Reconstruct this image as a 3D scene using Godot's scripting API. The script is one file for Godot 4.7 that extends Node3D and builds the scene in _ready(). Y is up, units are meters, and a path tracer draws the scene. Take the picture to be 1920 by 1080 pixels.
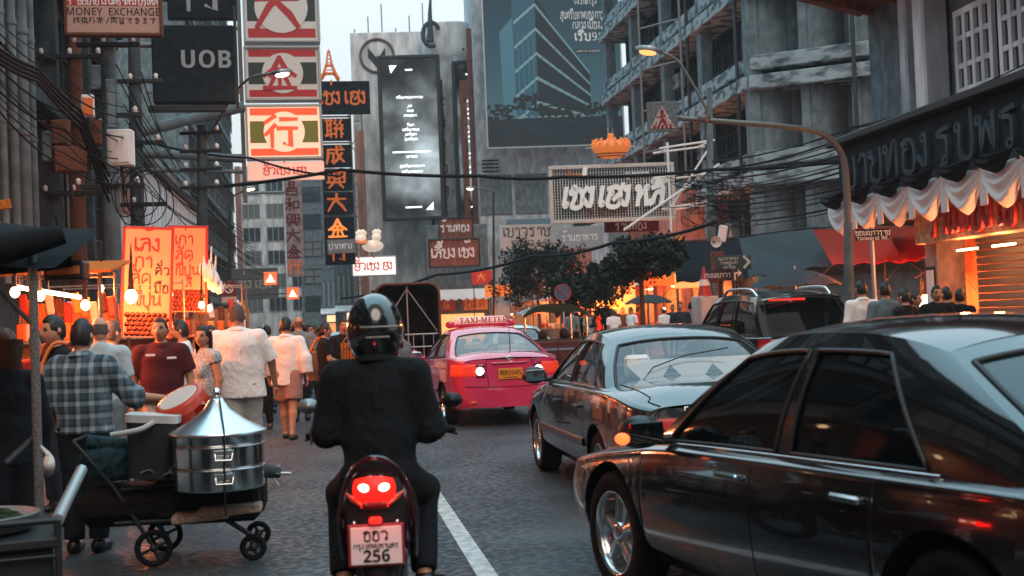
extends Node3D
# A crowded Chinatown street at dusk.  y is up, metres; the street runs away from the camera, s = metres across it, t = metres along it.

const FOCAL := 2400.0          # the lens in pixels of the 1920-wide photograph
var theta := deg_to_rad(8.3)   # the street's heading, left of the lens axis
var cam: Camera3D
var M := {}                    # materials by name
var T := {}                    # textures by name
var rng := RandomNumberGenerator.new()

func _ready():
	rng.seed = 7
	setup_view()
	make_textures()
	make_materials()
	build_ground()
	build_left_side()
	build_behind()
	build_centre()
	build_right_side()
	build_hanging_signs()
	build_street_furniture()
	build_vehicles()
	build_stalls()
	build_cart()
	build_people()
	build_cables()

func setup_view():
	cam = Camera3D.new(); cam.name = "camera"; add_child(cam)
	cam.position = Vector3(0, 1.55, 0)
	cam.rotation = Vector3(atan(60.0 / FOCAL), 0, deg_to_rad(-2.3))
	cam.near = 0.1; cam.far = 900.0
	cam.keep_aspect = Camera3D.KEEP_HEIGHT
	var lens := CameraAttributesPhysical.new()
	lens.frustum_focal_length = 53.333
	lens.frustum_focus_distance = 15.0
	lens.exposure_aperture = 4.0
	lens.frustum_near = 0.1; lens.frustum_far = 900.0
	cam.attributes = lens
	cam.fov = 25.36
	cam.current = true
	var env := Environment.new()
	env.background_mode = Environment.BG_SKY
	var sm := ProceduralSkyMaterial.new()          # an even overcast: brighter and bluer overhead, pale at the roofs
	sm.sky_top_color = Color(0.66, 0.88, 0.97)
	sm.sky_horizon_color = Color(0.5, 0.49, 0.485)
	sm.sky_curve = 1.4
	sm.sky_energy_multiplier = 1.75
	sm.ground_bottom_color = Color(0.16, 0.17, 0.18)
	sm.ground_horizon_color = Color(0.5, 0.5, 0.51)
	env.sky = Sky.new(); env.sky.sky_material = sm
	env.background_energy_multiplier = 1.0
	env.tonemap_mode = Environment.TONE_MAPPER_LINEAR
	env.tonemap_exposure = 1.14
	env.sdfgi_enabled = true; env.ssao_enabled = true; env.ssil_enabled = true
	env.fog_enabled = true
	env.fog_density = 0.0006
	env.fog_light_color = Color(0.72, 0.78, 0.82)
	var we := WorldEnvironment.new(); we.name = "world_environment"; we.environment = env; add_child(we)
	var sun := DirectionalLight3D.new(); sun.name = "overcast_sun"
	sun.light_energy = 0.45; sun.light_angular_distance = 40.0; sun.light_color = Color(1.0, 0.95, 0.9)
	sun.shadow_enabled = true
	sun.rotation = Vector3(deg_to_rad(-48), deg_to_rad(18), 0)
	add_child(sun)

# ---------------------------------------------------------------- places
func at(px: float, py: float, d: float) -> Vector3:      # the place that stands d metres off at (px, py) of the photograph
	var c := Vector3((px - 960.0) / FOCAL, (540.0 - py) / FOCAL, -1.0) * d
	return cam.transform * c

func st(s: float, t: float, y := 0.0) -> Vector3:        # across the street, along the street, up
	return Vector3(s * cos(theta) - t * sin(theta), y, -(s * sin(theta) + t * cos(theta)))

# ---------------------------------------------------------------- mesh building
class MB:
	var v := PackedVector3Array()
	var n := PackedVector3Array()
	var uv := PackedVector2Array()
	var c := PackedColorArray()
	var ix := PackedInt32Array()
	var x := Transform3D()
	var col := Color.WHITE
	var use_col := false

	func vert(p: Vector3, nn: Vector3, u := Vector2.ZERO) -> int:
		v.append(x * p); n.append((x.basis * nn).normalized()); uv.append(u); c.append(col)
		return v.size() - 1

	func face(a: int, b: int, d: int):                     # counter-clockwise corners
		ix.append(a); ix.append(d); ix.append(b)

	func tri(a: Vector3, b: Vector3, d: Vector3):
		var nn := (b - a).cross(d - a).normalized()
		face(vert(a, nn), vert(b, nn, Vector2(1, 0)), vert(d, nn, Vector2(1, 1)))

	func quad(a: Vector3, b: Vector3, d: Vector3, e: Vector3):
		var nn := (d - a).cross(e - b).normalized()
		var i := vert(a, nn, Vector2(0, 1)); vert(b, nn, Vector2(1, 1)); vert(d, nn, Vector2(1, 0)); vert(e, nn, Vector2(0, 0))
		face(i, i + 1, i + 2); face(i, i + 2, i + 3)

	func box(o: Vector3, s: Vector3, b := 0.0, bs := Basis()):   # a box of size s about o, its edges cut off by b
		var h := s * 0.5
		b = minf(b, minf(h.x, minf(h.y, h.z)) * 0.9)
		var keep := x
		x = x * Transform3D(bs, o)
		for ax in 3:
			for sg in [-1.0, 1.0]:
				var u := (ax + 1) % 3
				var w := (ax + 2) % 3
				var p := [Vector3(), Vector3(), Vector3(), Vector3()]
				var k := 0
				for cc in [[-1, -1], [1, -1], [1, 1], [-1, 1]]:
					p[k][ax] = sg * h[ax]; p[k][u] = cc[0] * (h[u] - b); p[k][w] = cc[1] * (h[w] - b); k += 1
				if sg > 0: quad(p[0], p[1], p[2], p[3])
				else: quad(p[3], p[2], p[1], p[0])
		if b > 0.0:
			for ax in 3:
				var u := (ax + 1) % 3
				var w := (ax + 2) % 3
				for cc in [[-1, -1], [1, -1], [1, 1], [-1, 1]]:
					var q := [Vector3(), Vector3(), Vector3(), Vector3()]
					for k in 4:
						q[k][ax] = (h[ax] - b) * (-1.0 if k == 0 or k == 3 else 1.0)
						q[k][u] = cc[0] * (h[u] - (b if k > 1 else 0.0)); q[k][w] = cc[1] * (h[w] - (0.0 if k > 1 else b))
					if cc[0] * cc[1] > 0: quad(q[3], q[2], q[1], q[0])
					else: quad(q[0], q[1], q[2], q[3])
			for sx in [-1, 1]:
				for sy in [-1, 1]:
					for sz in [-1, 1]:
						var a := Vector3(sx * h.x, sy * (h.y - b), sz * (h.z - b))
						var d := Vector3(sx * (h.x - b), sy * h.y, sz * (h.z - b))
						var e := Vector3(sx * (h.x - b), sy * (h.y - b), sz * h.z)
						if sx * sy * sz > 0: tri(a, d, e)
						else: tri(a, e, d)
		x = keep

	func grid(rows: Array, close_u := false, flip := false):   # rows of points, smooth shaded
		var nr := rows.size()
		var nc: int = rows[0].size()
		var base := v.size()
		for i in nr:
			var r: PackedVector3Array = rows[i]
			var ra: PackedVector3Array = rows[maxi(i - 1, 0)]
			var rb: PackedVector3Array = rows[mini(i + 1, nr - 1)]
			for j in nc:
				var ja := j - 1
				var jb := j + 1
				if close_u:
					ja = (j - 1 + nc - 1) % (nc - 1) if j == 0 or j == nc - 1 else j - 1
					if j == 0 or j == nc - 1: ja = nc - 2; jb = 1
				else:
					ja = maxi(ja, 0); jb = mini(jb, nc - 1)
				var nn := (r[jb] - r[ja]).cross(rb[j] - ra[j])
				if nn.length_squared() < 1e-14:
					var rm: PackedVector3Array = rows[clampi(i, 1, nr - 2)] if nr > 2 else r
					nn = (rm[jb] - rm[ja]).cross(rb[j] - ra[j])
					if nn.length_squared() < 1e-14: nn = Vector3.UP
				if flip: nn = -nn
				vert(r[j], nn.normalized(), Vector2(float(j) / (nc - 1), float(i) / (nr - 1)))
		for i in nr - 1:
			for j in nc - 1:
				var a := base + i * nc + j
				if flip:
					face(a, a + nc, a + nc + 1); face(a, a + nc + 1, a + 1)
				else:
					face(a, a + 1, a + nc + 1); face(a, a + nc + 1, a + nc)

	func tube(p: Array, r, sides := 8, caps := true):           # r: a radius or one for each point
		var rows := []
		var np := p.size()
		var up := Vector3.UP
		var t0: Vector3 = (p[1] - p[0]).normalized()
		if absf(t0.y) > 0.9: up = Vector3.RIGHT
		var a := t0.cross(up).normalized()
		for i in np:
			var t: Vector3 = (p[mini(i + 1, np - 1)] - p[maxi(i - 1, 0)]).normalized()
			a = (a - t * a.dot(t)).normalized()
			var b := t.cross(a)
			var rr: float = r[i] if r is Array else r
			var row := PackedVector3Array()
			for k in sides + 1:
				var w := TAU * k / sides
				row.append(p[i] + (a * cos(w) + b * sin(w)) * rr)
			rows.append(row)
		grid(rows, true)
		if caps:
			for e in 2:
				var row: PackedVector3Array = rows[0] if e == 0 else rows[np - 1]
				for k in range(1, sides - 1):
					if e == 0: tri(row[0], row[k + 1], row[k])
					else: tri(row[0], row[k], row[k + 1])

	func lathe(prof: Array, segs := 24, o := Vector3.ZERO, bs := Basis()):   # prof: Vector2(radius, height) from the bottom up
		var keep := x
		x = x * Transform3D(bs, o)
		var rows := []
		for q in prof:
			var row := PackedVector3Array()
			for k in segs + 1:
				var w := -TAU * k / segs
				row.append(Vector3(q.x * cos(w), q.y, q.x * sin(w)))
			rows.append(row)
		grid(rows, true)
		x = keep

	func ball(o: Vector3, r: Vector3, bs := Basis(), segs := 14, rings := 9):
		var prof := []
		for i in rings + 1:
			var w := PI * i / rings - PI / 2
			prof.append(Vector2(maxf(cos(w), 0.001), sin(w)))
		lathe(prof, segs, o, bs * Basis.from_scale(r))

	func prism(poly: PackedVector2Array, depth: float, xf := Transform3D()):   # a polygon in x, y pulled along z from 0 to -depth; front at z = 0
		var keep := x
		x = x * xf
		if Geometry2D.is_polygon_clockwise(poly): poly.reverse()
		var t := Geometry2D.triangulate_polygon(poly)
		for i in range(0, t.size(), 3):
			var a := poly[t[i]]; var b := poly[t[i + 1]]; var d := poly[t[i + 2]]
			if (b - a).cross(d - a) < 0: var q := b; b = d; d = q
			tri(Vector3(a.x, a.y, 0), Vector3(b.x, b.y, 0), Vector3(d.x, d.y, 0))
			tri(Vector3(a.x, a.y, -depth), Vector3(d.x, d.y, -depth), Vector3(b.x, b.y, -depth))
		for i in poly.size():
			var a := poly[i]; var b := poly[(i + 1) % poly.size()]
			quad(Vector3(a.x, a.y, -depth), Vector3(b.x, b.y, -depth), Vector3(b.x, b.y, 0), Vector3(a.x, a.y, 0))
		x = keep

	func done() -> ArrayMesh:
		var m := ArrayMesh.new()
		if v.is_empty(): return m
		var a := []
		a.resize(Mesh.ARRAY_MAX)
		a[Mesh.ARRAY_VERTEX] = v; a[Mesh.ARRAY_NORMAL] = n; a[Mesh.ARRAY_TEX_UV] = uv; a[Mesh.ARRAY_INDEX] = ix
		if use_col: a[Mesh.ARRAY_COLOR] = c
		m.add_surface_from_arrays(Mesh.PRIMITIVE_TRIANGLES, a)
		return m

func mb() -> MB:
	return MB.new()

# ---------------------------------------------------------------- things and parts
func thing(called: String, label: String, category: String, where := Vector3.ZERO, turn := 0.0, group := "") -> Node3D:
	var o := Node3D.new(); o.name = called
	add_child(o, true)
	o.position = where; o.rotation.y = turn
	tag(o, label, category, group)
	return o

func tag(o: Node, label: String, category: String, group := "") -> Node:
	o.set_meta("label", label); o.set_meta("category", category)
	if group: o.set_meta("group", group)
	return o

func part(called: String, b, m: Material, parent: Node, label := "") -> MeshInstance3D:
	var o := MeshInstance3D.new(); o.name = called
	o.mesh = b.done() if b is MB else b
	o.material_override = m
	parent.add_child(o, true)
	if label: o.set_meta("label", label)
	return o

func struct(called: String, b, m: Material) -> MeshInstance3D:
	var o := part(called, b, m, self)
	o.set_meta("kind", "structure")
	return o

func copy_of(o: Node3D, label: String, where: Vector3, turn := 0.0) -> Node3D:
	var r: Node3D = o.duplicate()
	add_child(r, true)
	r.position = where; r.rotation.y = turn
	if label: r.set_meta("label", label)
	return r

func bulb_light(parent: Node3D, where: Vector3, energy: float, colour: Color, size := 0.06):   # the light of a lamp, in its glowing bulb
	var l := OmniLight3D.new(); l.name = "bulb_light"
	l.light_energy = energy * 1.6; l.light_color = colour; l.light_size = size
	l.omni_range = 40.0; l.omni_attenuation = 2.0; l.shadow_enabled = true
	l.position = where
	parent.add_child(l, true)

# ---------------------------------------------------------------- textures and materials
func noise_tex(sd: int, freq: float, lo: Color, hi: Color, octaves := 4, size := 512, a := 0.0, b := 1.0) -> NoiseTexture2D:
	var f := FastNoiseLite.new(); f.seed = sd; f.frequency = freq; f.fractal_octaves = octaves
	f.noise_type = FastNoiseLite.TYPE_SIMPLEX_SMOOTH
	var t := NoiseTexture2D.new(); t.width = size; t.height = size; t.seamless = true; t.noise = f
	var g := Gradient.new()
	g.offsets = PackedFloat32Array([a, b]); g.colors = PackedColorArray([lo, hi])
	t.color_ramp = g
	return t

func make_textures():
	T.grime = noise_tex(1, 0.012, Color(0.78, 0.79, 0.8), Color(1, 1, 1), 7, 512, 0.2, 0.75)
	T.stain = noise_tex(2, 0.016, Color(0.5, 0.52, 0.53), Color(1, 1, 1), 7, 512, 0.28, 0.5)
	T.grain = noise_tex(3, 0.25, Color(0.72, 0.72, 0.72), Color(1, 1, 1), 2, 512, 0.2, 0.8)
	T.speck = noise_tex(4, 0.3, Color(0.72, 0.73, 0.74), Color(1, 1, 1), 4, 512, 0.2, 0.8)
	T.rough = noise_tex(5, 0.03, Color(0.35, 0.35, 0.35), Color(0.9, 0.9, 0.9), 5, 512, 0.3, 0.7)
	T.bump = noise_tex(6, 0.09, Color(0, 0, 0), Color(1, 1, 1), 4, 512, 0.2, 0.8)
	T.wrinkle = noise_tex(8, 0.011, Color(0, 0, 0), Color(1, 1, 1), 3, 256, 0.2, 0.9)
	T.wrinkle.noise.fractal_type = FastNoiseLite.FRACTAL_RIDGED
	T.rust = noise_tex(9, 0.05, Color(0.66, 0.54, 0.46), Color(1, 1, 1), 7, 512, 0.2, 0.6)

func mat(c: Color, rough := 0.8, metal := 0.0) -> StandardMaterial3D:      # c is the linear base colour
	var m := StandardMaterial3D.new()
	m.albedo_color = c.linear_to_srgb(); m.roughness = rough; m.metallic = metal
	if rough > 0.55: m.metallic_specular = 0.25                # matt stuff: little sheen
	return m

func worn(c: Color, tex: String, scale: Vector3, rough := 0.85, bump := 0.0, metal := 0.0) -> StandardMaterial3D:
	var m := mat(c, rough, metal)
	m.albedo_texture = T[tex]
	m.uv1_triplanar = true; m.uv1_scale = scale
	if bump > 0.0:
		m.heightmap_enabled = true; m.heightmap_texture = T.bump; m.heightmap_scale = bump
	return m

func cloth(c: Color, fold := 2.5) -> StandardMaterial3D:
	var m := mat(c, 0.9)
	m.uv1_triplanar = true; m.uv1_scale = Vector3(2.2, 1.3, 2.2)
	m.heightmap_enabled = true; m.heightmap_texture = T.wrinkle; m.heightmap_scale = fold * 0.4
	m.rim_enabled = true; m.rim = 0.04 + 0.25 * minf(c.g, 0.6)
	return m

func paint(c: Color) -> StandardMaterial3D:
	var m := mat(c, 0.14, 0.0)
	m.clearcoat_enabled = true; m.clearcoat = 1.0; m.clearcoat_roughness = 0.03
	return m

func glow(c: Color, e: float) -> StandardMaterial3D:
	var m := mat(c * 0.6, 0.5)
	m.emission_enabled = true; m.emission = c.linear_to_srgb(); m.emission_energy_multiplier = e
	return m

func pane(tint: Color, alpha: float) -> StandardMaterial3D:
	var m := mat(tint, 0.03)
	m.albedo_color.a = alpha
	m.transparency = BaseMaterial3D.TRANSPARENCY_ALPHA
	return m

func make_materials():
	M.asphalt = worn(Color(0.082, 0.1, 0.11), "speck", Vector3.ONE * 0.7, 0.72, 0.05)
	M.asphalt.uv1_world_triplanar = true
	M.asphalt.roughness_texture = T.rough; M.asphalt.roughness = 0.95
	M.asphalt.detail_enabled = true; M.asphalt.detail_albedo = T.grime; M.asphalt.detail_blend_mode = BaseMaterial3D.BLEND_MODE_MUL
	M.asphalt.detail_uv_layer = BaseMaterial3D.DETAIL_UV_2; M.asphalt.uv2_triplanar = true; M.asphalt.uv2_world_triplanar = true; M.asphalt.uv2_scale = Vector3.ONE * 0.13
	M.lane = worn(Color(0.52, 0.54, 0.54), "grime", Vector3.ONE * 1.5, 0.7)
	M.lane.uv1_world_triplanar = true
	M.pavement = worn(Color(0.2, 0.2, 0.2), "grime", Vector3.ONE * 0.4, 0.85, 0.3)
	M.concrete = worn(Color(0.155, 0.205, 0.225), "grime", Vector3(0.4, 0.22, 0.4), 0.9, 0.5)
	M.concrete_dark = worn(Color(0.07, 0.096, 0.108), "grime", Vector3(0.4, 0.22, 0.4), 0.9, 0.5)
	M.concrete_stained = worn(Color(0.27, 0.335, 0.36), "stain", Vector3(0.16, 0.3, 0.16), 0.9, 0.5)
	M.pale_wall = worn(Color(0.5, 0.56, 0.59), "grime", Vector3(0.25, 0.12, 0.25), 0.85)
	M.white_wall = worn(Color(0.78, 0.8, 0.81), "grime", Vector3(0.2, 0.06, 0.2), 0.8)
	M.pink_wall = worn(Color(0.4, 0.2, 0.16), "grime", Vector3(0.4, 0.1, 0.4), 0.8)
	M.brown = worn(Color(0.24, 0.09, 0.065), "grime", Vector3(0.6, 0.2, 0.6), 0.6)
	M.dark = mat(Color(0.006, 0.009, 0.012), 0.75)
	M.dark_metal = worn(Color(0.03, 0.037, 0.042), "grain", Vector3.ONE * 2.0, 0.5, 0.0, 0.3)
	M.steel = worn(Color(0.2, 0.225, 0.235), "rust", Vector3.ONE * 2.5, 0.5, 0.0, 0.4)
	M.galv = mat(Color(0.4, 0.43, 0.45), 0.45, 0.7)
	M.chrome = mat(Color(0.75, 0.76, 0.78), 0.08, 1.0)
	M.polished = mat(Color(0.66, 0.66, 0.66), 0.2, 1.0)
	M.black_plastic = mat(Color(0.012, 0.013, 0.014), 0.45)
	M.rubber = worn(Color(0.014, 0.015, 0.016), "grain", Vector3.ONE * 4.0, 0.85)
	M.cable = mat(Color(0.008, 0.011, 0.014), 0.7)
	M.glass = pane(Color(0.02, 0.03, 0.035), 0.55)
	M.glass_clear = pane(Color(0.03, 0.045, 0.05), 0.3)
	M.glass_dark = pane(Color(0.004, 0.006, 0.007), 0.9)
	M.window = mat(Color(0.02, 0.028, 0.034), 0.08)
	M.window.metallic_specular = 0.8
	M.curtain = worn(Color(0.2, 0.22, 0.22), "grain", Vector3(3, 0.2, 3), 0.4)
	M.white = mat(Color(0.72, 0.72, 0.7), 0.6)
	M.red = mat(Color(0.42, 0.03, 0.025), 0.5)
	M.sign_green = mat(Color(0.012, 0.035, 0.03), 0.5)
	M.sign_navy = worn(Color(0.01, 0.02, 0.03), "grime", Vector3.ONE * 0.6, 0.6)
	M.orange = mat(Color(0.75, 0.17, 0.03), 0.55)
	M.gold = mat(Color(0.8, 0.34, 0.05), 0.4)
	M.text_black = mat(Color(0.02, 0.02, 0.022), 0.6)
	M.text_white = mat(Color(0.75, 0.76, 0.77), 0.6)
	M.tarp_grey = cloth(Color(0.05, 0.065, 0.07), 6.0)
	M.tarp_red = cloth(Color(0.5, 0.045, 0.02), 5.0)
	M.tarp_red.backlight_enabled = true; M.tarp_red.backlight = Color(0.5, 0.08, 0.03)
	M.tarp_orange = cloth(Color(0.6, 0.16, 0.03), 5.0)
	M.drape = cloth(Color(0.75, 0.74, 0.72), 1.0)
	M.drape_black = cloth(Color(0.012, 0.014, 0.017), 1.0)
	M.wood = worn(Color(0.18, 0.09, 0.05), "grain", Vector3(6, 0.6, 6), 0.7)
	M.tarnish = worn(Color(0.17, 0.08, 0.055), "rust", Vector3(2, 0.7, 2), 0.7)

# ---------------------------------------------------------------- lettering: strokes on a grid of ten, x then y, in base 36; "o" is a small ring, "_" sets a mark below the line
var THAI := {
	"ก": "10 14 25 16 28 49 68 77 70", "ข": "o18|27 34 20 70 79", "ค": "10 16 29 59 77 70|o45|34 10", "ง": "o38|49 40 03", "จ": "08 29 58 76 72 50|50 43|o34",
	"ช": "o18|27 34 20 70 76 58|76 99", "ซ": "o17|28 19 39 34 20 70 76 58|76 99", "ญ": "10 15 27 17 39 57 50 80|89 80", "ด": "o54|44 10 17 39 69 87 80", "ต": "o54|44 10 17 39 57 79 87 80",
	"ท": "o18|28 20 59 79 70", "น": "o18|28 20 62|o71|79 72", "ป": "o18|28 20 70 7C", "พ": "o18|28 20 47 70 79", "ภ": "o20|30 34 15 27 49 77 70", "ม": "o18|28 22|o21|20 70 79",
	"ย": "o18|28 35 24 20 70 79", "ร": "o40|51 56 27 18 69", "ล": "o11|21 35 56 74 70|18 59 77 70", "ว": "18 49 68 77 72|o61", "ส": "o11|21 35 56 74 70|18 59 77 70|68 9B",
	"ห": "o18|28 20|23 57 70|o68", "อ": "o37|26 20 70 77 49 18", "ฮ": "o36|25 20 80 87 59 18|87 9A|53 75", "ณ": "o18|28 20 40 47|47 69 77 70|o81", "า": "17 39 57 50",
	"เ": "19 12|o21", "ใ": "21 29 2D 0C 1E", "ิ": "1B 3D 6D 8B 1B", "ี": "1B 3D 6D 8B 1B|8B 8E", "ื": "1B 3D 6D 8B 1B|8B 8E|6C 6E", "ั": "o3D|4C 7B 8E", "่": "7F 7I", "้": "o5G|6F 9G 9I",
	"ุ": "_o53|63 60", "ู": "_o33|43 40 70 73",
}
var HAN := {
	"大": "07 A7|5A 57 35 00|56 83 A0", "金": "5A 36 04|5A 76 A4|36 76|24 84|56 50|33 21|73 81|00 A0", "行": "3A 08|37 04|25 20|59 A9|46 A6|86 80 61",
	"成": "18 A8|18 14 00|6A 66 83 A1|16 46 42 31|96 62 40|8A 99", "聯": "0A 4A|1A 11|3A 30|17 37|14 34|01 42|6A 58 77 55|9A 88 A7 85|55 75|85 A5|64 60|94 90|52 62|92 A2",
	"興": "3A 19 13|16 36|49 79|49 43|79 73|47 67|45 65|89 A9 A3|86 A6|03 A3|32 10|72 90", "和": "4A 19|06 56|39 30|36 01|36 53|67 62|67 A7 A2|62 A2", "昌": "3A 36|3A 7A 76|38 78|36 76|15 10|15 95 90|13 93|10 90",
	"找": "08 38|2A 21 10|04 35|48 A8|6A 66 83 A1|96 62|8A 99", "換": "08 38|2A 21 10|04 35|6A 48|69 98|57 97 93|57 53|43 A3|73 40|73 A0", "外": "2A 05|29 49 01|15 34|7A 70|75 A3", "幣": "3A 37|08 58|19 16|49 46|7A 66|79 A6|24 20|24 84 81|5A 50",
	"両": "0A AA|18 10|18 98 90 81|5A 53|33 36|33 73|73 76", "替": "09 49|2A 07|57 99|7A A7|25 20|25 85 80|22 82|20 80", "で": "18 98|78 44 61 81|76 85", "き": "18 88|26 86|4A 73|73 33 21 50 70", "ま": "28 88|36 76|5A 52 30 22 62 80", "す": "08 A8|6A 64 44 56 63 40",
	"珍": "09 49|06 46|00 42|29 21|7A 47|7A A6|76 54|95 42|93 30", "店": "6A 69|29 A9|29 24 00|66 63|65 95|43 43|43 93 90|43 40|41 91", "香": "6A 19|08 A8|59 54|58 04|58 A4|24 20|24 84 80|22 82|20 80",
}

func smooth(p: Array, per := 4) -> Array:          # Catmull-Rom through points (any vector type)
	if p.size() < 3: return p
	var o := []
	for i in p.size() - 1:
		var a = p[maxi(i - 1, 0)]; var b = p[i]; var c = p[i + 1]; var d = p[mini(i + 2, p.size() - 1)]
		for k in per:
			var t := float(k) / per
			o.append(((b * 2.0) + (c - a) * t + (a * 2.0 - b * 5.0 + c * 4.0 - d) * t * t + (b * 3.0 - a - c * 3.0 + d) * t * t * t) * 0.5)
	o.append(p[-1])
	return o

func stroke(b: MB, p: Array, w: float, z: float, depth: float, brush := false):    # a flat ribbon with sides: one stroke of a letter
	var np := p.size()
	if np < 2: return
	var l := []; var r := []
	for i in np:
		var t: Vector2 = (p[mini(i + 1, np - 1)] - p[maxi(i - 1, 0)]).normalized()
		var q := Vector2(-t.y, t.x)
		var ww := w
		if brush: ww = w * (0.72 + 0.5 * sin(2.6 * float(i) / (np - 1) + 0.5))
		var e := Vector2.ZERO
		if i == 0: e = -t * w * 0.35
		elif i == np - 1: e = t * w * 0.35
		l.append(p[i] + q * ww * 0.5 + e); r.append(p[i] - q * ww * 0.5 + e)
	for i in np - 1:
		var a: Vector2 = l[i]; var c: Vector2 = r[i]; var d: Vector2 = r[i + 1]; var e: Vector2 = l[i + 1]
		b.quad(Vector3(c.x, c.y, z), Vector3(d.x, d.y, z), Vector3(e.x, e.y, z), Vector3(a.x, a.y, z))
		if depth > 0.0:
			b.quad(Vector3(c.x, c.y, z - depth), Vector3(d.x, d.y, z - depth), Vector3(d.x, d.y, z), Vector3(c.x, c.y, z))
			b.quad(Vector3(e.x, e.y, z - depth), Vector3(a.x, a.y, z - depth), Vector3(a.x, a.y, z), Vector3(e.x, e.y, z))
	if depth > 0.0:
		for i in [0, np - 1]:
			var a: Vector2 = l[i]; var c: Vector2 = r[i]
			if i == 0: b.quad(Vector3(a.x, a.y, z - depth), Vector3(c.x, c.y, z - depth), Vector3(c.x, c.y, z), Vector3(a.x, a.y, z))
			else: b.quad(Vector3(c.x, c.y, z - depth), Vector3(a.x, a.y, z - depth), Vector3(a.x, a.y, z), Vector3(c.x, c.y, z))

func glyph(b: MB, code: String, o: Vector2, u: float, w: float, depth: float, soft: bool, brush: bool, z0: float):
	var z := z0
	var drop := 0.0
	for s in code.split("|"):
		var p := []
		if s.begins_with("_"): drop = -5.0; s = s.substr(1)
		if s.begins_with("o"):
			var cx := s.substr(1, 1).to_lower()
			var c := Vector2(b36(s[1]), b36(s[2]) + drop)
			for k in 9: p.append(o + (c + Vector2(cos(k * TAU / 8), sin(k * TAU / 8)) * 1.05) * u)
			stroke(b, p, w * 0.75, z, depth)
		else:
			for q in s.split(" "):
				p.append(o + Vector2(b36(q[0]), b36(q[1]) + drop) * u)
			stroke(b, smooth(p, 3) if soft else p, w, z, depth, brush)
		z += 0.0004

func b36(ch: String) -> float:
	var k := ch.unicode_at(0)
	return float(k - 48 if k < 58 else k - 55)

func letters(text: String, h: float, weight := 0.16, depth := 0.0, slant := 0.0, spacing := 1.0) -> MB:   # centred on x, the middle of its consonants at y = 0
	var b := mb()
	b.x = Transform3D(Basis(Vector3(1, 0, 0), Vector3(slant, 1, 0), Vector3(0, 0, 1)), Vector3())
	var total := 0.0
	var place := []
	for ch in text:
		var code: String = THAI.get(ch, HAN.get(ch, ""))
		var adv := 0.0
		if ch == " ": adv = 5.0
		elif ch in ["ิ", "ี", "ื", "ั", "่", "้", "ุ", "ู"]: adv = 0.0
		elif ch == "เ" or ch == "ใ": adv = 3.8
		elif ch == "า": adv = 6.6
		elif HAN.has(ch): adv = 12.0
		else: adv = 9.0
		place.append([code, total - (9.0 if adv == 0.0 else 0.0), HAN.has(ch)])
		total += adv * spacing
	var u := h / 9.0
	for k in place:
		if k[0]: glyph(b, k[0], Vector2(k[1] - total * 0.5, -4.5) * u, u, h * weight, depth, not k[2], k[2], 0.0)
	return b

func latin(text: String, h: float, depth := 0.004, serif := false, bold := false) -> Mesh:
	var t := TextMesh.new()
	var f := SystemFont.new(); f.font_names = PackedStringArray(["Droid Serif" if serif else "Droid Sans"]); f.font_weight = 700 if bold else 400
	t.font = f; t.text = text; t.font_size = 64; t.pixel_size = h / 46.0; t.depth = depth; t.curve_step = 1.0
	return t

func lay(parent: Node3D, called: String, shape, m: Material, where: Vector3, turn := 0.0, tilt := 0.0) -> MeshInstance3D:
	var o := part(called, shape, m, parent)
	o.position = where; o.rotation = Vector3(0, turn, tilt)
	return o

func fitted(l: MeshInstance3D, w: float):               # narrow a line of letters to its board
	var k := w / l.mesh.get_aabb().size.x
	if k < 1.0: l.scale = Vector3(k, lerpf(k, 1.0, 0.6), 1)

func round_rect(w: float, h: float, r: float, seg := 4) -> PackedVector2Array:
	var p := PackedVector2Array()
	for q in [[1, 1, 0.0], [-1, 1, 0.25], [-1, -1, 0.5], [1, -1, 0.75]]:
		for k in seg + 1:
			var a: float = TAU * (q[2] + 0.25 * k / seg)
			p.append(Vector2(q[0] * (w * 0.5 - r) + cos(a) * r, q[1] * (h * 0.5 - r) + sin(a) * r))
	return p

# ---------------------------------------------------------------- ground
func build_ground():
	var b := mb()
	b.quad(Vector3(-200, -0.03, 40), Vector3(200, -0.03, 40), Vector3(200, -0.03, -400), Vector3(-200, -0.03, -400))
	struct("ground", b, worn(Color(0.09, 0.09, 0.09), "grime", Vector3.ONE * 0.2))
	b = mb()
	b.quad(st(-3.4, -12), st(8.4, -12), st(8.4, 260), st(-3.4, 260))
	struct("road", b, M.asphalt)
	for side in [0, 1]:
		b = mb()
		var s0 := 8.4 if side else -12.0
		var s1 := 16.0 if side else -3.4
		b.x = Transform3D(Basis(Vector3.UP, theta), Vector3())
		b.box(Vector3((s0 + s1) * 0.5, 0.06, -120), Vector3(s1 - s0, 0.14, 264), 0.02)
		struct("right_pavement" if side else "left_pavement", b, M.pavement)
		b = mb()
		b.x = Transform3D(Basis(Vector3.UP, theta), Vector3())
		for k in 40:
			b.box(Vector3(8.33 if side else -3.33, 0.06, -1.0 - k * 2.0), Vector3(0.14, 0.15, 1.985), 0.02)
		struct("right_kerb" if side else "left_kerb", b, M.concrete)
	for row in [[0.92, -3.0, 300.0, 40], [4.1, -3.0, 4.0, 20]]:
		b = mb()
		if row[0] < 1.0:
			b.quad(st(0.85, -6, 0.004), st(0.975, -6, 0.004), st(0.975, 13.4, 0.004), st(0.85, 13.4, 0.004))
			b.quad(st(0.83, 30, 0.004), st(0.99, 30, 0.004), st(0.99, 90, 0.004), st(0.83, 90, 0.004))
		else:
			for k in 12: b.quad(st(4.1, k * 9.0, 0.004), st(4.24, k * 9.0, 0.004), st(4.24, k * 9.0 + 3, 0.004), st(4.1, k * 9.0 + 3, 0.004))
		struct("lane_marking", b, M.lane)

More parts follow.
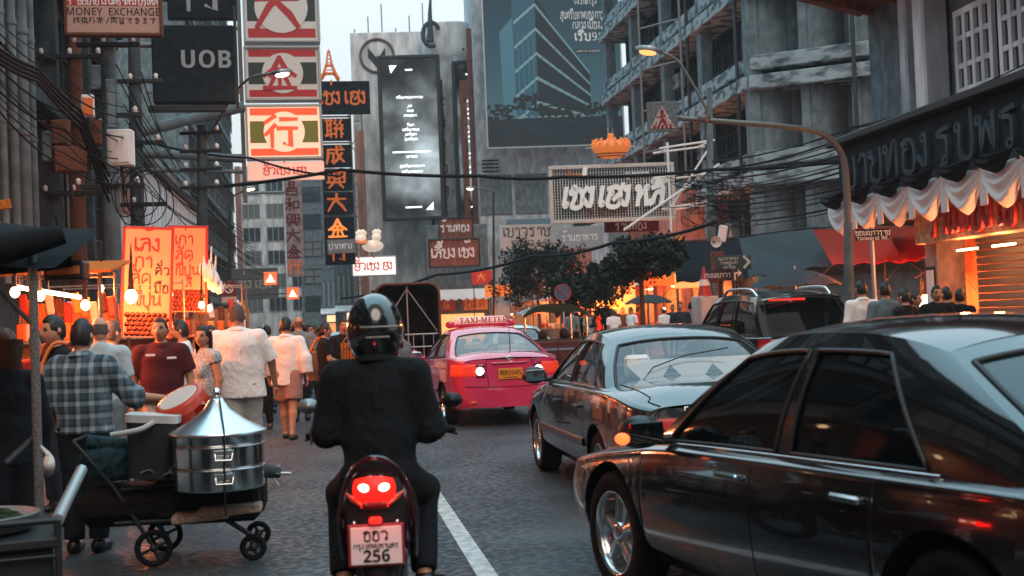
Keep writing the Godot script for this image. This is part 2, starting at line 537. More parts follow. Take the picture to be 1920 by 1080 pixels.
# ---------------------------------------------------------------- buildings
func street_node(called: String, label: String, s: float, t: float, group := "", turn := 0.0) -> Node3D:   # local x across the street to the right, -z along it
	return thing(called, label, "building", st(s, t), theta + turn, group)

func window_unit(parent: Node3D, o: Vector3, w: float, h: float, nx: int, ny: int, fm: Material, gm: Material, face := Basis(), bar := 0.05):   # frame with bars, panes set back; faces local +z of face
	var b := mb(); b.x = Transform3D(face, o)
	var t := bar
	b.box(Vector3(0, h / 2 - t / 2, 0), Vector3(w, t, 0.09)); b.box(Vector3(0, -h / 2 + t / 2, 0), Vector3(w, t, 0.09))
	for k in nx + 1: b.box(Vector3(-w / 2 + t / 2 + (w - t) * k / nx, 0, 0.002), Vector3(t, h - 2 * t, 0.08))
	for k in range(1, ny): b.box(Vector3(0, -h / 2 + h * k / ny, -0.004), Vector3(w - 2 * t, t * 0.8, 0.07))
	var f := part("window", b, fm, parent)
	b = mb(); b.x = Transform3D(face, o)
	b.box(Vector3(0, 0, -0.03), Vector3(w - t, h - t, 0.012))
	part("pane", b, M.curtain if gm == M.window and rng.randf() < 0.28 else gm, f)

func air_unit(label: String, where: Vector3, turn: float):
	var o := thing("air_conditioner", label, "air conditioner", where, turn, "air conditioner boxes on the walls")
	var b := mb()
	b.box(Vector3(0, 0.3, 0), Vector3(0.8, 0.6, 0.34), 0.025)
	part("case", b, M.concrete, o)
	b = mb()
	for k in 5:
		var ring := []
		for q in 21: ring.append(Vector3(-0.12 + cos(q * TAU / 20) * (0.05 + 0.045 * k), 0.3 + sin(q * TAU / 20) * (0.05 + 0.045 * k), 0.18))
		b.tube(ring, 0.006, 5, false)
	part("grille", b, M.dark_metal, o)
	b = mb(); b.box(Vector3(-0.3, -0.03, 0), Vector3(0.04, 0.05, 0.4)); b.box(Vector3(0.3, -0.03, 0), Vector3(0.04, 0.05, 0.4))
	part("bracket", b, M.dark_metal, o)

func shophouse(called: String, label: String, o: Node3D, w: float, h: float, floors: int, bays: int, wall: Material, frame: Material, depth := 8.0, base := 0.0, band := 0.35):
	# a street front along local z from 0 to -w, facing +x: piers, floor bands, windows set between them
	var b := mb()
	b.box(Vector3(-depth / 2 - 0.45, base + (h - base) / 2, -w / 2), Vector3(depth, h - base, w))
	part("wall", b, wall, o)
	var fh := (h - base) / floors
	var bw := w / bays
	for k in bays + 1:
		b = mb(); b.box(Vector3(-0.2, base + (h - base) / 2, -k * bw), Vector3(0.5, h - base + 0.02, 0.34), 0.02)
		part("pier", b, wall, o)
	for f in floors + 1:
		b = mb(); b.box(Vector3(-0.12, base + f * fh, -w / 2), Vector3(0.62, band, w - 0.4), 0.02)
		part("floor_band", b, wall, o)
	for f in floors:
		for k in bays:
			window_unit(o, Vector3(-0.35, base + (f + 0.55) * fh, -(k + 0.5) * bw), bw * 0.66, fh * 0.55, 3, 2, frame, M.window, Basis(Vector3.UP, PI / 2))

func pipe_run(label: String, a: Vector3, b_: Vector3, r: float, m: Material, group := ""):
	var o := thing("drain_pipe", label, "pipe", a, 0, group)
	var b := mb()
	b.tube([Vector3.ZERO, b_ - a], r, 10)
	part("pipe", b, m, o)
	b = mb()
	var n := int((b_ - a).length() / 1.6)
	for k in n:
		var p := (b_ - a) * ((k + 0.5) / n)
		b.lathe([Vector2(r, -0.05), Vector2(r * 1.25, -0.045), Vector2(r * 1.25, 0.045), Vector2(r, 0.05)], 10, p)
	part("collar", b, m, o)

func build_left_side():
	# the near concrete block with a sloped shutter box and drain pipes
	var o := street_node("concrete_shophouse", "grey stained concrete shophouse with drain pipes at the street's near left", -5.6, 12, "", 0.0)
	shophouse("", "", o, 13.0, 14.0, 3, 3, M.concrete, M.dark_metal, 8.0, 3.4)
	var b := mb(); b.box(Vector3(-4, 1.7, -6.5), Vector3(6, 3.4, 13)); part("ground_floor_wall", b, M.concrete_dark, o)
	for k in 4:
		var p := st(-5.25, 22.4 + k * 0.75)
		pipe_run(["slim grey drain pipe nearest the wall corner at top left", "second grey drain pipe on the concrete shophouse", "third grey drain pipe, the thickest of the four", "fourth grey drain pipe beside the dark recess"][k], p + Vector3(0, 2.5, 0), p + Vector3(0, 13.5, 0), [0.06, 0.08, 0.11, 0.07][k], M.concrete, "drain pipes on the near left wall")
	air_unit("air conditioner box high on the near left concrete wall", st(-5.2, 26.3, 5.0), theta + PI / 2)
	# the dark shophouse behind the utility poles
	o = street_node("dark_shophouse", "tall dark shophouse front behind the utility poles at left", -5.7, 25.2)
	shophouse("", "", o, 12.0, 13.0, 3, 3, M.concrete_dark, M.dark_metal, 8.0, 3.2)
	b = mb(); b.box(Vector3(-4, 1.6, -6), Vector3(6, 3.2, 12)); part("ground_floor_wall", b, M.concrete, o)
	for k in 3: air_unit(["white air conditioner box on the dark shophouse, lowest", "air conditioner box on the dark shophouse beside a pier", "air conditioner box highest on the dark shophouse"][k], st(-5.25, 30.0 + k * 2.2, 5.6 + k * 1.9), theta + PI / 2)
	# the pale hoarding whose top runs down the street
	o = street_node("hoarding_building", "pale grey boarded shop front with a long level top edge at left", -5.6, 37.4)
	b = mb(); b.box(Vector3(-3.2, 3.6, -14), Vector3(6, 7.2, 28)); part("wall", b, M.pale_wall, o)
	for k in 14:
		b = mb(); b.box(Vector3(-0.17, 4.9, -1.0 - k * 2.0), Vector3(0.07, 4.4, 1.985), 0.004); part("board_panel", b, M.white_wall, o)
	b = mb(); b.box(Vector3(-0.1, 7.25, -14), Vector3(0.5, 0.16, 28.1), 0.02); part("coping", b, M.dark_metal, o)
	b = mb(); b.box(Vector3(-0.08, 5.9, -1.4), Vector3(0.1, 1.5, 1.6), 0.01); part("painted_red_light", b, M.pink_wall, o)  # reddish light on the upper wall, put in as a pink panel
	# pale blocks beyond, seen between the signs
	o = street_node("balcony_block", "pale block with rows of barred balconies beyond the hoarding", -6.6, 66)
	shophouse("", "", o, 30.0, 24.0, 7, 8, M.concrete, M.dark_metal, 9.0, 3.4)
	for f in 6:
		b = mb()
		for k in 60: b.box(Vector3(0.2, 5.0 + f * 2.95, -0.5 - k * 0.5), Vector3(0.03, 1.3, 0.03))
		b.box(Vector3(0.2, 5.65 + f * 2.95, -15), Vector3(0.06, 0.06, 30)); b.box(Vector3(0.2, 4.35 + f * 2.95, -15), Vector3(0.06, 0.06, 30))
		part("balcony_railing", b, M.dark_metal, o)
	o = street_node("far_left_block", "tall pale blue office block with banded windows at the far left of the street", -8.0, 118, "", 0.12)
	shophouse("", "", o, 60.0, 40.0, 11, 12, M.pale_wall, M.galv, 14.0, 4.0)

func build_behind():                                        # the same street goes on behind the camera; car sides and steel mirror it
	for k in 4:
		var o := street_node("shophouse", ["shophouse beside the camera on the left, outside the picture", "shophouse behind the camera on the left", "shophouse beside the camera on the right, outside the picture", "shophouse behind the camera on the right"][k], -5.6 if k < 2 else 11.0, -3.0 - 15.5 * (k % 2), "", 0.0)
		if k > 1:
			o.rotation.y += PI; o.position = st(11.0, 12.4 - 15.5 * (k % 2) - 15.0)
		shophouse("", "", o, 15.0, 13.0 + 2.0 * (k % 2), 3, 3, [M.concrete_dark, M.concrete, M.concrete, M.pale_wall][k], M.dark_metal, 8.0, 3.2)
		var b := mb(); b.box(Vector3(-4, 1.6, -7.5), Vector3(7, 3.2, 15)); part("ground_floor_wall", b, M.brown, o)
	var e := street_node("shophouse_row", "tall block across the street far behind the camera", 3.0, -44.0)
	var b2 := mb(); b2.box(Vector3(0, 9, 0), Vector3(30, 18, 6), 0.05); part("wall", b2, M.concrete, e)

func frontal(called: String, label: String, px: float, d: float, w: float, h: float, deep: float, wall: Material, cat := "building") -> Node3D:   # a block that turns its front to the camera
	var p := at(px, 600, d); p.y = 0
	var o := thing(called, label, cat, p, theta * 0.5)
	var b := mb(); b.box(Vector3(0, h / 2, -deep / 2), Vector3(w, h, deep), 0.03)
	part("wall", b, wall, o)
	return o

func build_centre():
	var b: MB
	# far blocks closing the street
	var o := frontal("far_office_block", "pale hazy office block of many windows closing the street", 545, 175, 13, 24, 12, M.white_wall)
	for f in 6:
		for k in 4: window_unit(o, Vector3(-4.8 + k * 3.2, 5 + f * 3.2, 0.05), 2.4, 2.0, 3, 1, M.galv, M.window, Basis(), 0.1)
	for k in 3:
		b = mb(); b.box(Vector3(-6.5 + k * 6.5, 12, 0.2), Vector3(0.7, 24, 0.5)); part("pier", b, M.pink_wall if k == 0 else M.white_wall, o)
	o = frontal("far_grey_block", "dim grey block far down the street behind the gold signs", 640, 150, 9, 20, 10, M.concrete)
	for f in 5:
		for k in 3: window_unit(o, Vector3(-3 + k * 3, 4.4 + f * 3.2, 0.05), 2.2, 1.8, 2, 2, M.dark_metal, M.window, Basis(), 0.1)
	# the building with the tall screens
	o = frontal("screen_building", "white topped building that carries the tall screens", 752, 92, 5.8, 22.7, 14, M.white_wall)
	for k in 7:
		b = mb(); b.box(Vector3(-2.6, 3.0 + k * 2.4, 0.05), Vector3(0.35, 2.2, 0.12), 0.02); part("facing_panel", b, M.pale_wall, o)
	b = mb()
	var ring := []
	for k in 41: ring.append(Vector3(-1.0 + cos(k * TAU / 40) * 1.2, 21.0 + sin(k * TAU / 40) * 1.2, 0.06))
	b.tube(ring, 0.1, 6, false)
	part("emblem_ring", b, mat(Color(0.16, 0.1, 0.11), 0.6), o)
	b = mb()
	b.prism(PackedVector2Array([Vector2(-1.0, 20.1), Vector2(-1.0, 20.8), Vector2(-1.65, 21.6), Vector2(-1.65, 20.9)]), 0.05, Transform3D(Basis(), Vector3(0, 0, 0.05)))
	b.prism(PackedVector2Array([Vector2(-0.92, 20.1), Vector2(-0.92, 20.8), Vector2(-0.4, 21.6), Vector2(-0.4, 20.5)]), 0.05, Transform3D(Basis(), Vector3(0, 0, 0.05)))
	part("emblem_leaves", b, M.dark_metal, o)
	b = mb()
	for k in 6: b.tube([Vector3(-2.6 + k * 1.0, 22.6, -1), Vector3(-2.6 + k * 1.0, 23.2 + (k % 3) * 0.9, -1)], 0.04, 5)
	part("roof_mast", b, M.dark_metal, o)
	tall_screen(at(771, 258, 88), 3.75, 10.9, theta * 0.3, "tall lit screen with centred white text, the wider of two", true)
	tall_screen(at(879, 262, 87), 1.5, 10.4, -0.35, "narrow tall lit screen at the rounded corner, right of the wide one", false)
	# rounded corner tower beside the screens
	var p := at(862, 600, 90); p.y = 0
	o = thing("round_corner_tower", "white rounded corner tower with a curled roof ornament above the screens", "building", p, 0.0)
	b = mb(); b.lathe([Vector2(1.75, 0), Vector2(1.75, 20.8)], 32, Vector3(0, 0, -1.2)); part("wall", b, M.pale_wall, o)
	b = mb(); b.lathe([Vector2(1.7, 20.2), Vector2(2.0, 20.7), Vector2(2.0, 22.6), Vector2(1.9, 22.7), Vector2(0.01, 22.7)], 32, Vector3(0, 0, -1.2)); part("crown_band", b, M.white_wall, o)
	b = mb()
	var horn := []
	for k in 15: horn.append(Vector3(-1.2 + 0.55 * sin(k * 0.36 + 2.6), 21.6 + 0.75 * cos(k * 0.36 + 2.6) + 0.02 * k, 1.0))
	b.tube(smooth(horn, 2), 0.16, 7)
	b.tube([Vector3(-1.25, 21.2, 1.0), Vector3(-1.2, 23.3, 1.0), Vector3(-1.05, 25.3, 0.9)], [0.25, 0.14, 0.02], 7)
	part("roof_ornament", b, M.concrete_dark, o)
	b = mb()
	for k in 3: b.box(Vector3(-1.55 + k * 0.9, 10.8, 0.55 + 0.2 * k), Vector3(0.22, 15.5, 0.22), 0.02)
	part("rib", b, M.dark_metal, o)
	for k in 6: lay(o, "lettering", letters("金聯珍和興大"[k], 0.85, 0.13), M.text_black, Vector3(-0.78, 17.2 - k * 1.65, 0.98), -0.25)
	for k in 2:
		p = at(907 if k else 885, 600, 86); p.y = 0
		o = thing("sign_column", "brown red sign column along the billboard's left edge" if k else "slim brown column between the narrow screen and the tower", "column", p, theta, "brown columns beside the screens")
		b = mb(); b.box(Vector3(0, 14.0 - 3.5 * (1 - k), 0), Vector3(0.85 if k else 0.4, 14.6, 0.5), 0.03); part("shaft", b, M.brown, o)
		b = mb()
		for q in 8: b.ball(Vector3(0.28 if k else 0.1, 8.0 + q * 1.7, 0.27), Vector3(0.09, 0.09, 0.06), Basis(), 8, 5)
		part("fixing", b, M.dark_metal, o)
		b = mb(); b.box(Vector3(0, 3.4, -0.3), Vector3(0.3, 6.8, 0.3)); part("post", b, M.dark_metal, o)
	# the billboard on its block
	o = frontal("billboard_block", "dull grey block that carries the big billboard", 1042, 84, 9.4, 27.0, 12, M.pale_wall)
	for k in 4:
		b = mb(); b.box(Vector3(-3.6 + k * 2.3, 9.8, 0.06), Vector3(2.1, 2.6, 0.12), 0.02); part("wall_panel", b, M.concrete, o)
	for k in 3: window_unit(o, Vector3(-2.6 + k * 2.4, 7.0, 0.05), 1.6, 1.5, 2, 2, M.dark_metal, M.window, Basis(), 0.08)
	b = mb(); b.box(Vector3(-1.5, 6.9, 0.5), Vector3(3.0, 2.4, 0.1), 0.02)
	part("hanging_banner", b, mat(Color(0.12, 0.2, 0.24), 0.6), o)
	b = mb()
	for k in 4: b.box(Vector3(-3.9, 12.05 - k * 0.24, 0.12), Vector3(1.1, 0.1, 0.02))
	part("wall_notice", b, M.text_black, o)
	billboard()
	# low brown gold-shop signs under the screens
	shop_sign("brown boxed shop sign with white raised letters, the upper of two", at(855, 428, 76), 2.0, 1.25, M.brown, "ร้านทอง", M.text_white, 0.4, 0.0)
	shop_sign("long brown boxed shop sign with white raised letters, the lower of two", at(852, 474, 74), 2.9, 1.6, M.brown, "เลี้ยงเซ้ง", M.text_white, 0.52, 0.0)
	# shop row under them and along the right of the street
	o = frontal("gold_shop_block", "shop block with scalloped awning under the brown signs", 862, 78, 3.8, 7.5, 8, M.concrete)
	b = mb()
	var sc := []
	for r_ in 5:
		var row := PackedVector3Array()
		for k in 41: row.append(Vector3(-1.9 + 3.8 * k / 40, 3.55 - 0.14 * r_ - (0.12 * absf(sin(k * PI / 5)) if r_ == 4 else 0.0), 0.35 + 0.18 * r_))
		sc.append(row)
	b.grid(sc)
	part("awning", b, M.drape, o)
	for k in 2:
		b = mb(); b.box(Vector3(-1.0 + 2.0 * k, 2.6, 0.2), Vector3(1.5, 0.7, 0.12), 0.02)
		var pl := part("shop_board", b, M.red if k == 0 else M.gold, o)
		lay(pl, "lettering", letters("金店" if k == 0 else "ทองคำ", 0.4, 0.14), M.gold if k == 0 else M.red, Vector3(-1.0 + 2.0 * k, 2.6, 0.262))
	b = mb(); b.box(Vector3(0, 1.1, 0.04), Vector3(3.0, 1.9, 0.06)); part("lit_shopfront", b, glow(Color(1.0, 0.42, 0.13), 1.2), o)
	# low shops on the far side, left of the truck
	for k in 3:
		var d: float = [118.0, 104.0, 98.0][k]
		p = at([640.0, 672.0, 716.0][k], 600, d); p.y = 0
		o = thing("far_shop", ["smallest far shop with a pale board, left of the truck", "far shop with a lit white box sign above its awning", "far shop with a slatted upper front behind the truck"][k], "building", p, theta, "far shops left of the truck")
		b = mb(); b.box(Vector3(0, 3.4, -3), Vector3(3.6, 6.8, 6)); part("wall", b, M.concrete, o)
		b = mb(); b.box(Vector3(0, 3.0, 0.7), Vector3(3.7, 0.12, 1.6), 0.02, Basis(Vector3.RIGHT, 0.3)); part("awning", b, M.white_wall, o)
		b = mb()
		for q in 8: b.box(Vector3(-1.5 + q * 0.43, 4.6, 0.08), Vector3(0.1, 2.2, 0.1))
		part("upper_slat", b, M.brown if k == 2 else M.galv, o)
		b = mb(); b.box(Vector3(-0.6 + 0.4 * k, 2.35, 0.25), Vector3(1.4, 0.6, 0.14), 0.02)
		part("lit_sign", b, glow([Color(1, 0.5, 0.25), Color(1, 0.85, 0.6), Color(1, 0.35, 0.1)][k], 1.6), o)
		b = mb(); b.box(Vector3(0, 1.1, 0.04), Vector3(3.0, 1.6, 0.06)); part("lit_shopfront", b, glow(Color(1.0, 0.4, 0.13), 0.8), o)

func tall_screen(p: Vector3, w: float, h: float, turn: float, label: String, wide: bool):
	var o := thing("advertising_screen", label, "screen", p, turn)
	var b := mb()
	b.box(Vector3(-w / 2 - 0.14, 0, -0.1), Vector3(0.28, h + 0.5, 0.5), 0.04); b.box(Vector3(w / 2 + 0.14, 0, -0.1), Vector3(0.28, h + 0.5, 0.5), 0.04)
	b.box(Vector3(0, h / 2 + 0.13, -0.1), Vector3(w, 0.25, 0.5), 0.04); b.box(Vector3(0, -h / 2 - 0.13, -0.1), Vector3(w, 0.25, 0.5), 0.04)
	b.box(Vector3(0, 0, -0.25), Vector3(w, h, 0.2))
	part("frame", b, M.dark_metal, o)
	# the lit picture: clouds of grey light, as the screen shows them
	var im := Image.create(64, 192, false, Image.FORMAT_RGBA8)
	var f := FastNoiseLite.new(); f.seed = 11; f.frequency = 0.02; f.fractal_octaves = 4
	for y in 192:
		for x in 64:
			var q := 0.34 + 0.3 * f.get_noise_2d(x, y) + 0.42 * exp(-pow((y - 120.0) / 45.0, 2) - pow((x - 52.0) / 30.0, 2)) - 0.25 * exp(-pow((y - 10.0) / 26.0, 2)) - 0.2 * exp(-pow((y - 180.0) / 14.0, 2))
			im.set_pixel(x, y, Color(q * 0.93, q, q * 1.03))
	var m := mat(Color.BLACK, 0.2)
	m.emission_enabled = true; m.emission_texture = ImageTexture.create_from_image(im); m.emission = Color.BLACK; m.emission_energy_multiplier = 1.0
	b = mb(); b.quad(Vector3(-w / 2, -h / 2, 0), Vector3(w / 2, -h / 2, 0), Vector3(w / 2, h / 2, 0), Vector3(-w / 2, h / 2, 0))
	part("screen_picture", b, m, o)
	var lm := glow(Color(0.95, 0.98, 1.0), 1.6)
	var rows := [[0.43, 0.0, 0.13, "-"], [0.255, 0.0, 0.82, "t"], [0.2, 0.0, 0.16, "t"], [0.17, 0.0, 0.22, "t"], [0.14, 0.0, 0.4, "t"], [0.08, 0.0, 0.3, "t"], [0.05, 0.0, 0.55, "t"], [0.02, 0.0, 0.45, "t"], [-0.01, 0.0, 0.5, "t"], [-0.09, 0.0, 0.7, "-"], [-0.12, 0.0, 0.35, "t"], [-0.18, 0.0, 0.85, "t"], [-0.215, 0.0, 0.7, "t"], [-0.44, 0.0, 0.3, "-"]]
	b = mb()
	var src := "สุนทรียภาพของการอยู่กลางเมืองใหญ่"
	for r in rows:
		if r[3] == "-": b.box(Vector3(r[1] * w, r[0] * h, 0.012), Vector3(r[2] * w, h * 0.009, 0.01))
		else:
			var n := int(r[2] * w / 0.2)
			var lt := letters(src.substr(int(absf(r[0]) * 50) % 9, maxi(3, n)), h * 0.0125, 0.22)
			var sc: float = 1.0
			lt.x = Transform3D()
			for i in lt.v.size(): lt.v[i] = lt.v[i] * sc + Vector3(0, r[0] * h, 0.012)
			var off := b.v.size()
			b.v.append_array(lt.v); b.n.append_array(lt.n); b.uv.append_array(lt.uv); b.c.append_array(lt.c)
			for i in lt.ix: b.ix.append(i + off)
	if wide:
		b.prism(PackedVector2Array([Vector2(-0.36 * w, 0.46 * h), Vector2(-0.22 * w, 0.46 * h), Vector2(-0.33 * w, 0.41 * h)]), 0.01, Transform3D(Basis(), Vector3(0, 0, 0.016)))
		b.prism(PackedVector2Array([Vector2(0.22 * w, -0.46 * h), Vector2(0.36 * w, -0.46 * h), Vector2(0.36 * w, -0.41 * h)]), 0.01, Transform3D(Basis(), Vector3(0, 0, 0.016)))
	part("screen_text", b, lm, o)

func shop_sign(label: String, p: Vector3, w: float, h: float, board: Material, text: String, lm: Material, lh: float, turn: float, called := "shop_sign", rim: Material = null, depth := 0.05) -> Node3D:
	var o := thing(called, label, "sign", p, theta + turn)
	var b := mb(); b.box(Vector3(0, 0, -0.1), Vector3(w - 0.06, h - 0.06, 0.16)); part("board", b, board, o)
	b = mb()
	b.box(Vector3(0, h / 2, -0.06), Vector3(w + 0.08, 0.08, 0.26), 0.015); b.box(Vector3(0, -h / 2, -0.06), Vector3(w + 0.08, 0.08, 0.26), 0.015)
	b.box(Vector3(-w / 2, 0, -0.06), Vector3(0.08, h - 0.08, 0.26), 0.015); b.box(Vector3(w / 2, 0, -0.06), Vector3(0.08, h - 0.08, 0.26), 0.015)
	part("frame", b, rim if rim else M.dark_metal, o)
	if text: fitted(lay(o, "lettering", letters(text, lh, 0.17, depth), lm, Vector3(0, 0, -0.018 + depth)), w * 0.86)
	return o

func billboard():
	var o := thing("billboard", "huge blue billboard picturing a glass office building at dusk", "billboard", at(1036, 95, 82), theta * 0.5)
	var w := 8.7
	var h := 12.2
	# the printed picture
	var W := 320
	var H := 480
	var im := Image.create(W, H, false, Image.FORMAT_RGBA8)
	for y in H:
		var v := float(y) / H
		var c := Color(0.02, 0.2, 0.27).lerp(Color(0.33, 0.5, 0.56), clampf(v * 1.25 - 0.15, 0, 1))
		im.fill_rect(Rect2i(0, y, W, 1), c)
	var fill_poly := func(poly: PackedVector2Array, c: Color):
		var lo := Vector2(1e9, 1e9); var hi := -lo
		for q in poly: lo = lo.min(q); hi = hi.max(q)
		for y in range(maxi(0, int(lo.y)), mini(H, int(hi.y) + 1)):
			for x in range(maxi(0, int(lo.x)), mini(W, int(hi.x) + 1)):
				if Geometry2D.is_point_in_polygon(Vector2(x + 0.5, y + 0.5), poly): im.set_pixel(x, y, im.get_pixel(x, y).lerp(c, c.a) if c.a < 1 else c)
	# a long block seen from its sharp corner: pale left flank, glazed right flank with floor bands
	fill_poly.call(PackedVector2Array([Vector2(36, 190), Vector2(70, 150), Vector2(74, 400), Vector2(40, 400)]), Color(0.3, 0.52, 0.6))
	fill_poly.call(PackedVector2Array([Vector2(66, 60), Vector2(122, 96), Vector2(122, 410), Vector2(70, 410)]), Color(0.16, 0.38, 0.46))
	fill_poly.call(PackedVector2Array([Vector2(122, 96), Vector2(172, 190), Vector2(246, 300), Vector2(246, 400), Vector2(122, 410)]), Color(0.03, 0.12, 0.17))
	for k in 5:
		var y0 := 118.0 + k * 62
		var y1 := 268.0 + k * 28
		fill_poly.call(PackedVector2Array([Vector2(70, y0 + 46), Vector2(122, y0), Vector2(122, y0 + 7), Vector2(70, y0 + 54)]), Color(0.55, 0.72, 0.76))
		fill_poly.call(PackedVector2Array([Vector2(122, y0), Vector2(246, y1 + 28), Vector2(246, y1 + 34), Vector2(122, y0 + 9)]), Color(0.5, 0.66, 0.7))
	for k in 4: im.fill_rect(Rect2i(78 + k * 12, 190, 2, 216), Color(0.3, 0.5, 0.57))
	for k in 7: im.fill_rect(Rect2i(134 + k * 16, 190 + k * 18, 1, 210 - k * 18), Color(0.12, 0.25, 0.31))
	var r := RandomNumberGenerator.new(); r.seed = 5
	for k in 240:                                            # the dark trees along its foot and the pool
		var cx := r.randi_range(0, W - 12)
		var cy := r.randi_range(372, 410) - (26 if cx > 60 and cx < 130 else 0)
		im.fill_rect(Rect2i(cx, cy, r.randi_range(3, 12), r.randi_range(3, 9)), Color(0.015, 0.05 + r.randf() * 0.03, 0.07))
	im.fill_rect(Rect2i(0, 410, W, 70), Color(0.03, 0.13, 0.18))
	for k in 60: im.fill_rect(Rect2i(r.randi_range(0, W - 30), r.randi_range(420, 478), r.randi_range(8, 30), 1), Color(0.1, 0.28, 0.34))
	for k in 8: im.fill_rect(Rect2i(70 + k * 16, 404, 9, 4), Color(0.5, 0.62, 0.66))
	var m := mat(Color(0.9, 0.9, 0.9), 0.55)
	m.albedo_texture = ImageTexture.create_from_image(im)
	var b := mb(); b.quad(Vector3(-w / 2, -h / 2, 0), Vector3(w / 2, -h / 2, 0), Vector3(w / 2, h / 2, 0), Vector3(-w / 2, h / 2, 0))
	part("printed_sheet", b, m, o)
	b = mb()
	b.box(Vector3(-w / 2 - 0.05, 0, -0.05), Vector3(0.1, h, 0.2), 0.01); b.box(Vector3(w / 2 + 0.05, 0, -0.05), Vector3(0.1, h, 0.2), 0.01); b.box(Vector3(0, -h / 2 - 0.05, -0.05), Vector3(w + 0.2, 0.1, 0.2), 0.01)
	part("frame", b, M.galv, o)
	for k in 4:
		var tx: String = ["เจริญกรุง", "สุนทรียภาพของการ", "กลางเมืองใหญ่", "เริ่ม 9 ล้าน"][k]
		var lh: float = [0.34, 0.42, 0.42, 0.44][k]
		if k == 3:
			lay(o, "lettering", letters("เริ่ม", lh, 0.2), M.text_white, Vector3(2.0, 0.85, 0.006)); lay(o, "lettering", latin("9", 0.5), M.text_white, Vector3(2.75, 0.85, 0.006)); lay(o, "lettering", letters("ล้าน", lh, 0.2), M.text_white, Vector3(3.6, 0.85, 0.006))
		else:
			var mi := lay(o, "lettering", letters(tx, lh, 0.14), M.text_white, Vector3([2.3, 2.0, 2.6][k], [3.15, 2.25, 1.6][k], 0.006))
			mi.scale.x = [0.7, 0.5, 0.62][k]
	lay(o, "lettering", latin("30", 0.45), M.text_white, Vector3(3.7, 3.15, 0.006))
	b = mb(); b.prism(round_rect(1.6, 0.26, 0.05), 0.006, Transform3D(Basis(), Vector3(2.2, -0.08, 0.01))); b.prism(round_rect(0.4, 0.26, 0.05), 0.006, Transform3D(Basis(), Vector3(3.5, -0.08, 0.01)))
	part("caption_plate", b, M.sign_navy, o)
	lay(o, "lettering", latin("LAND & HOUSES", 0.15), M.text_white, Vector3(2.25, -0.08, 0.016))

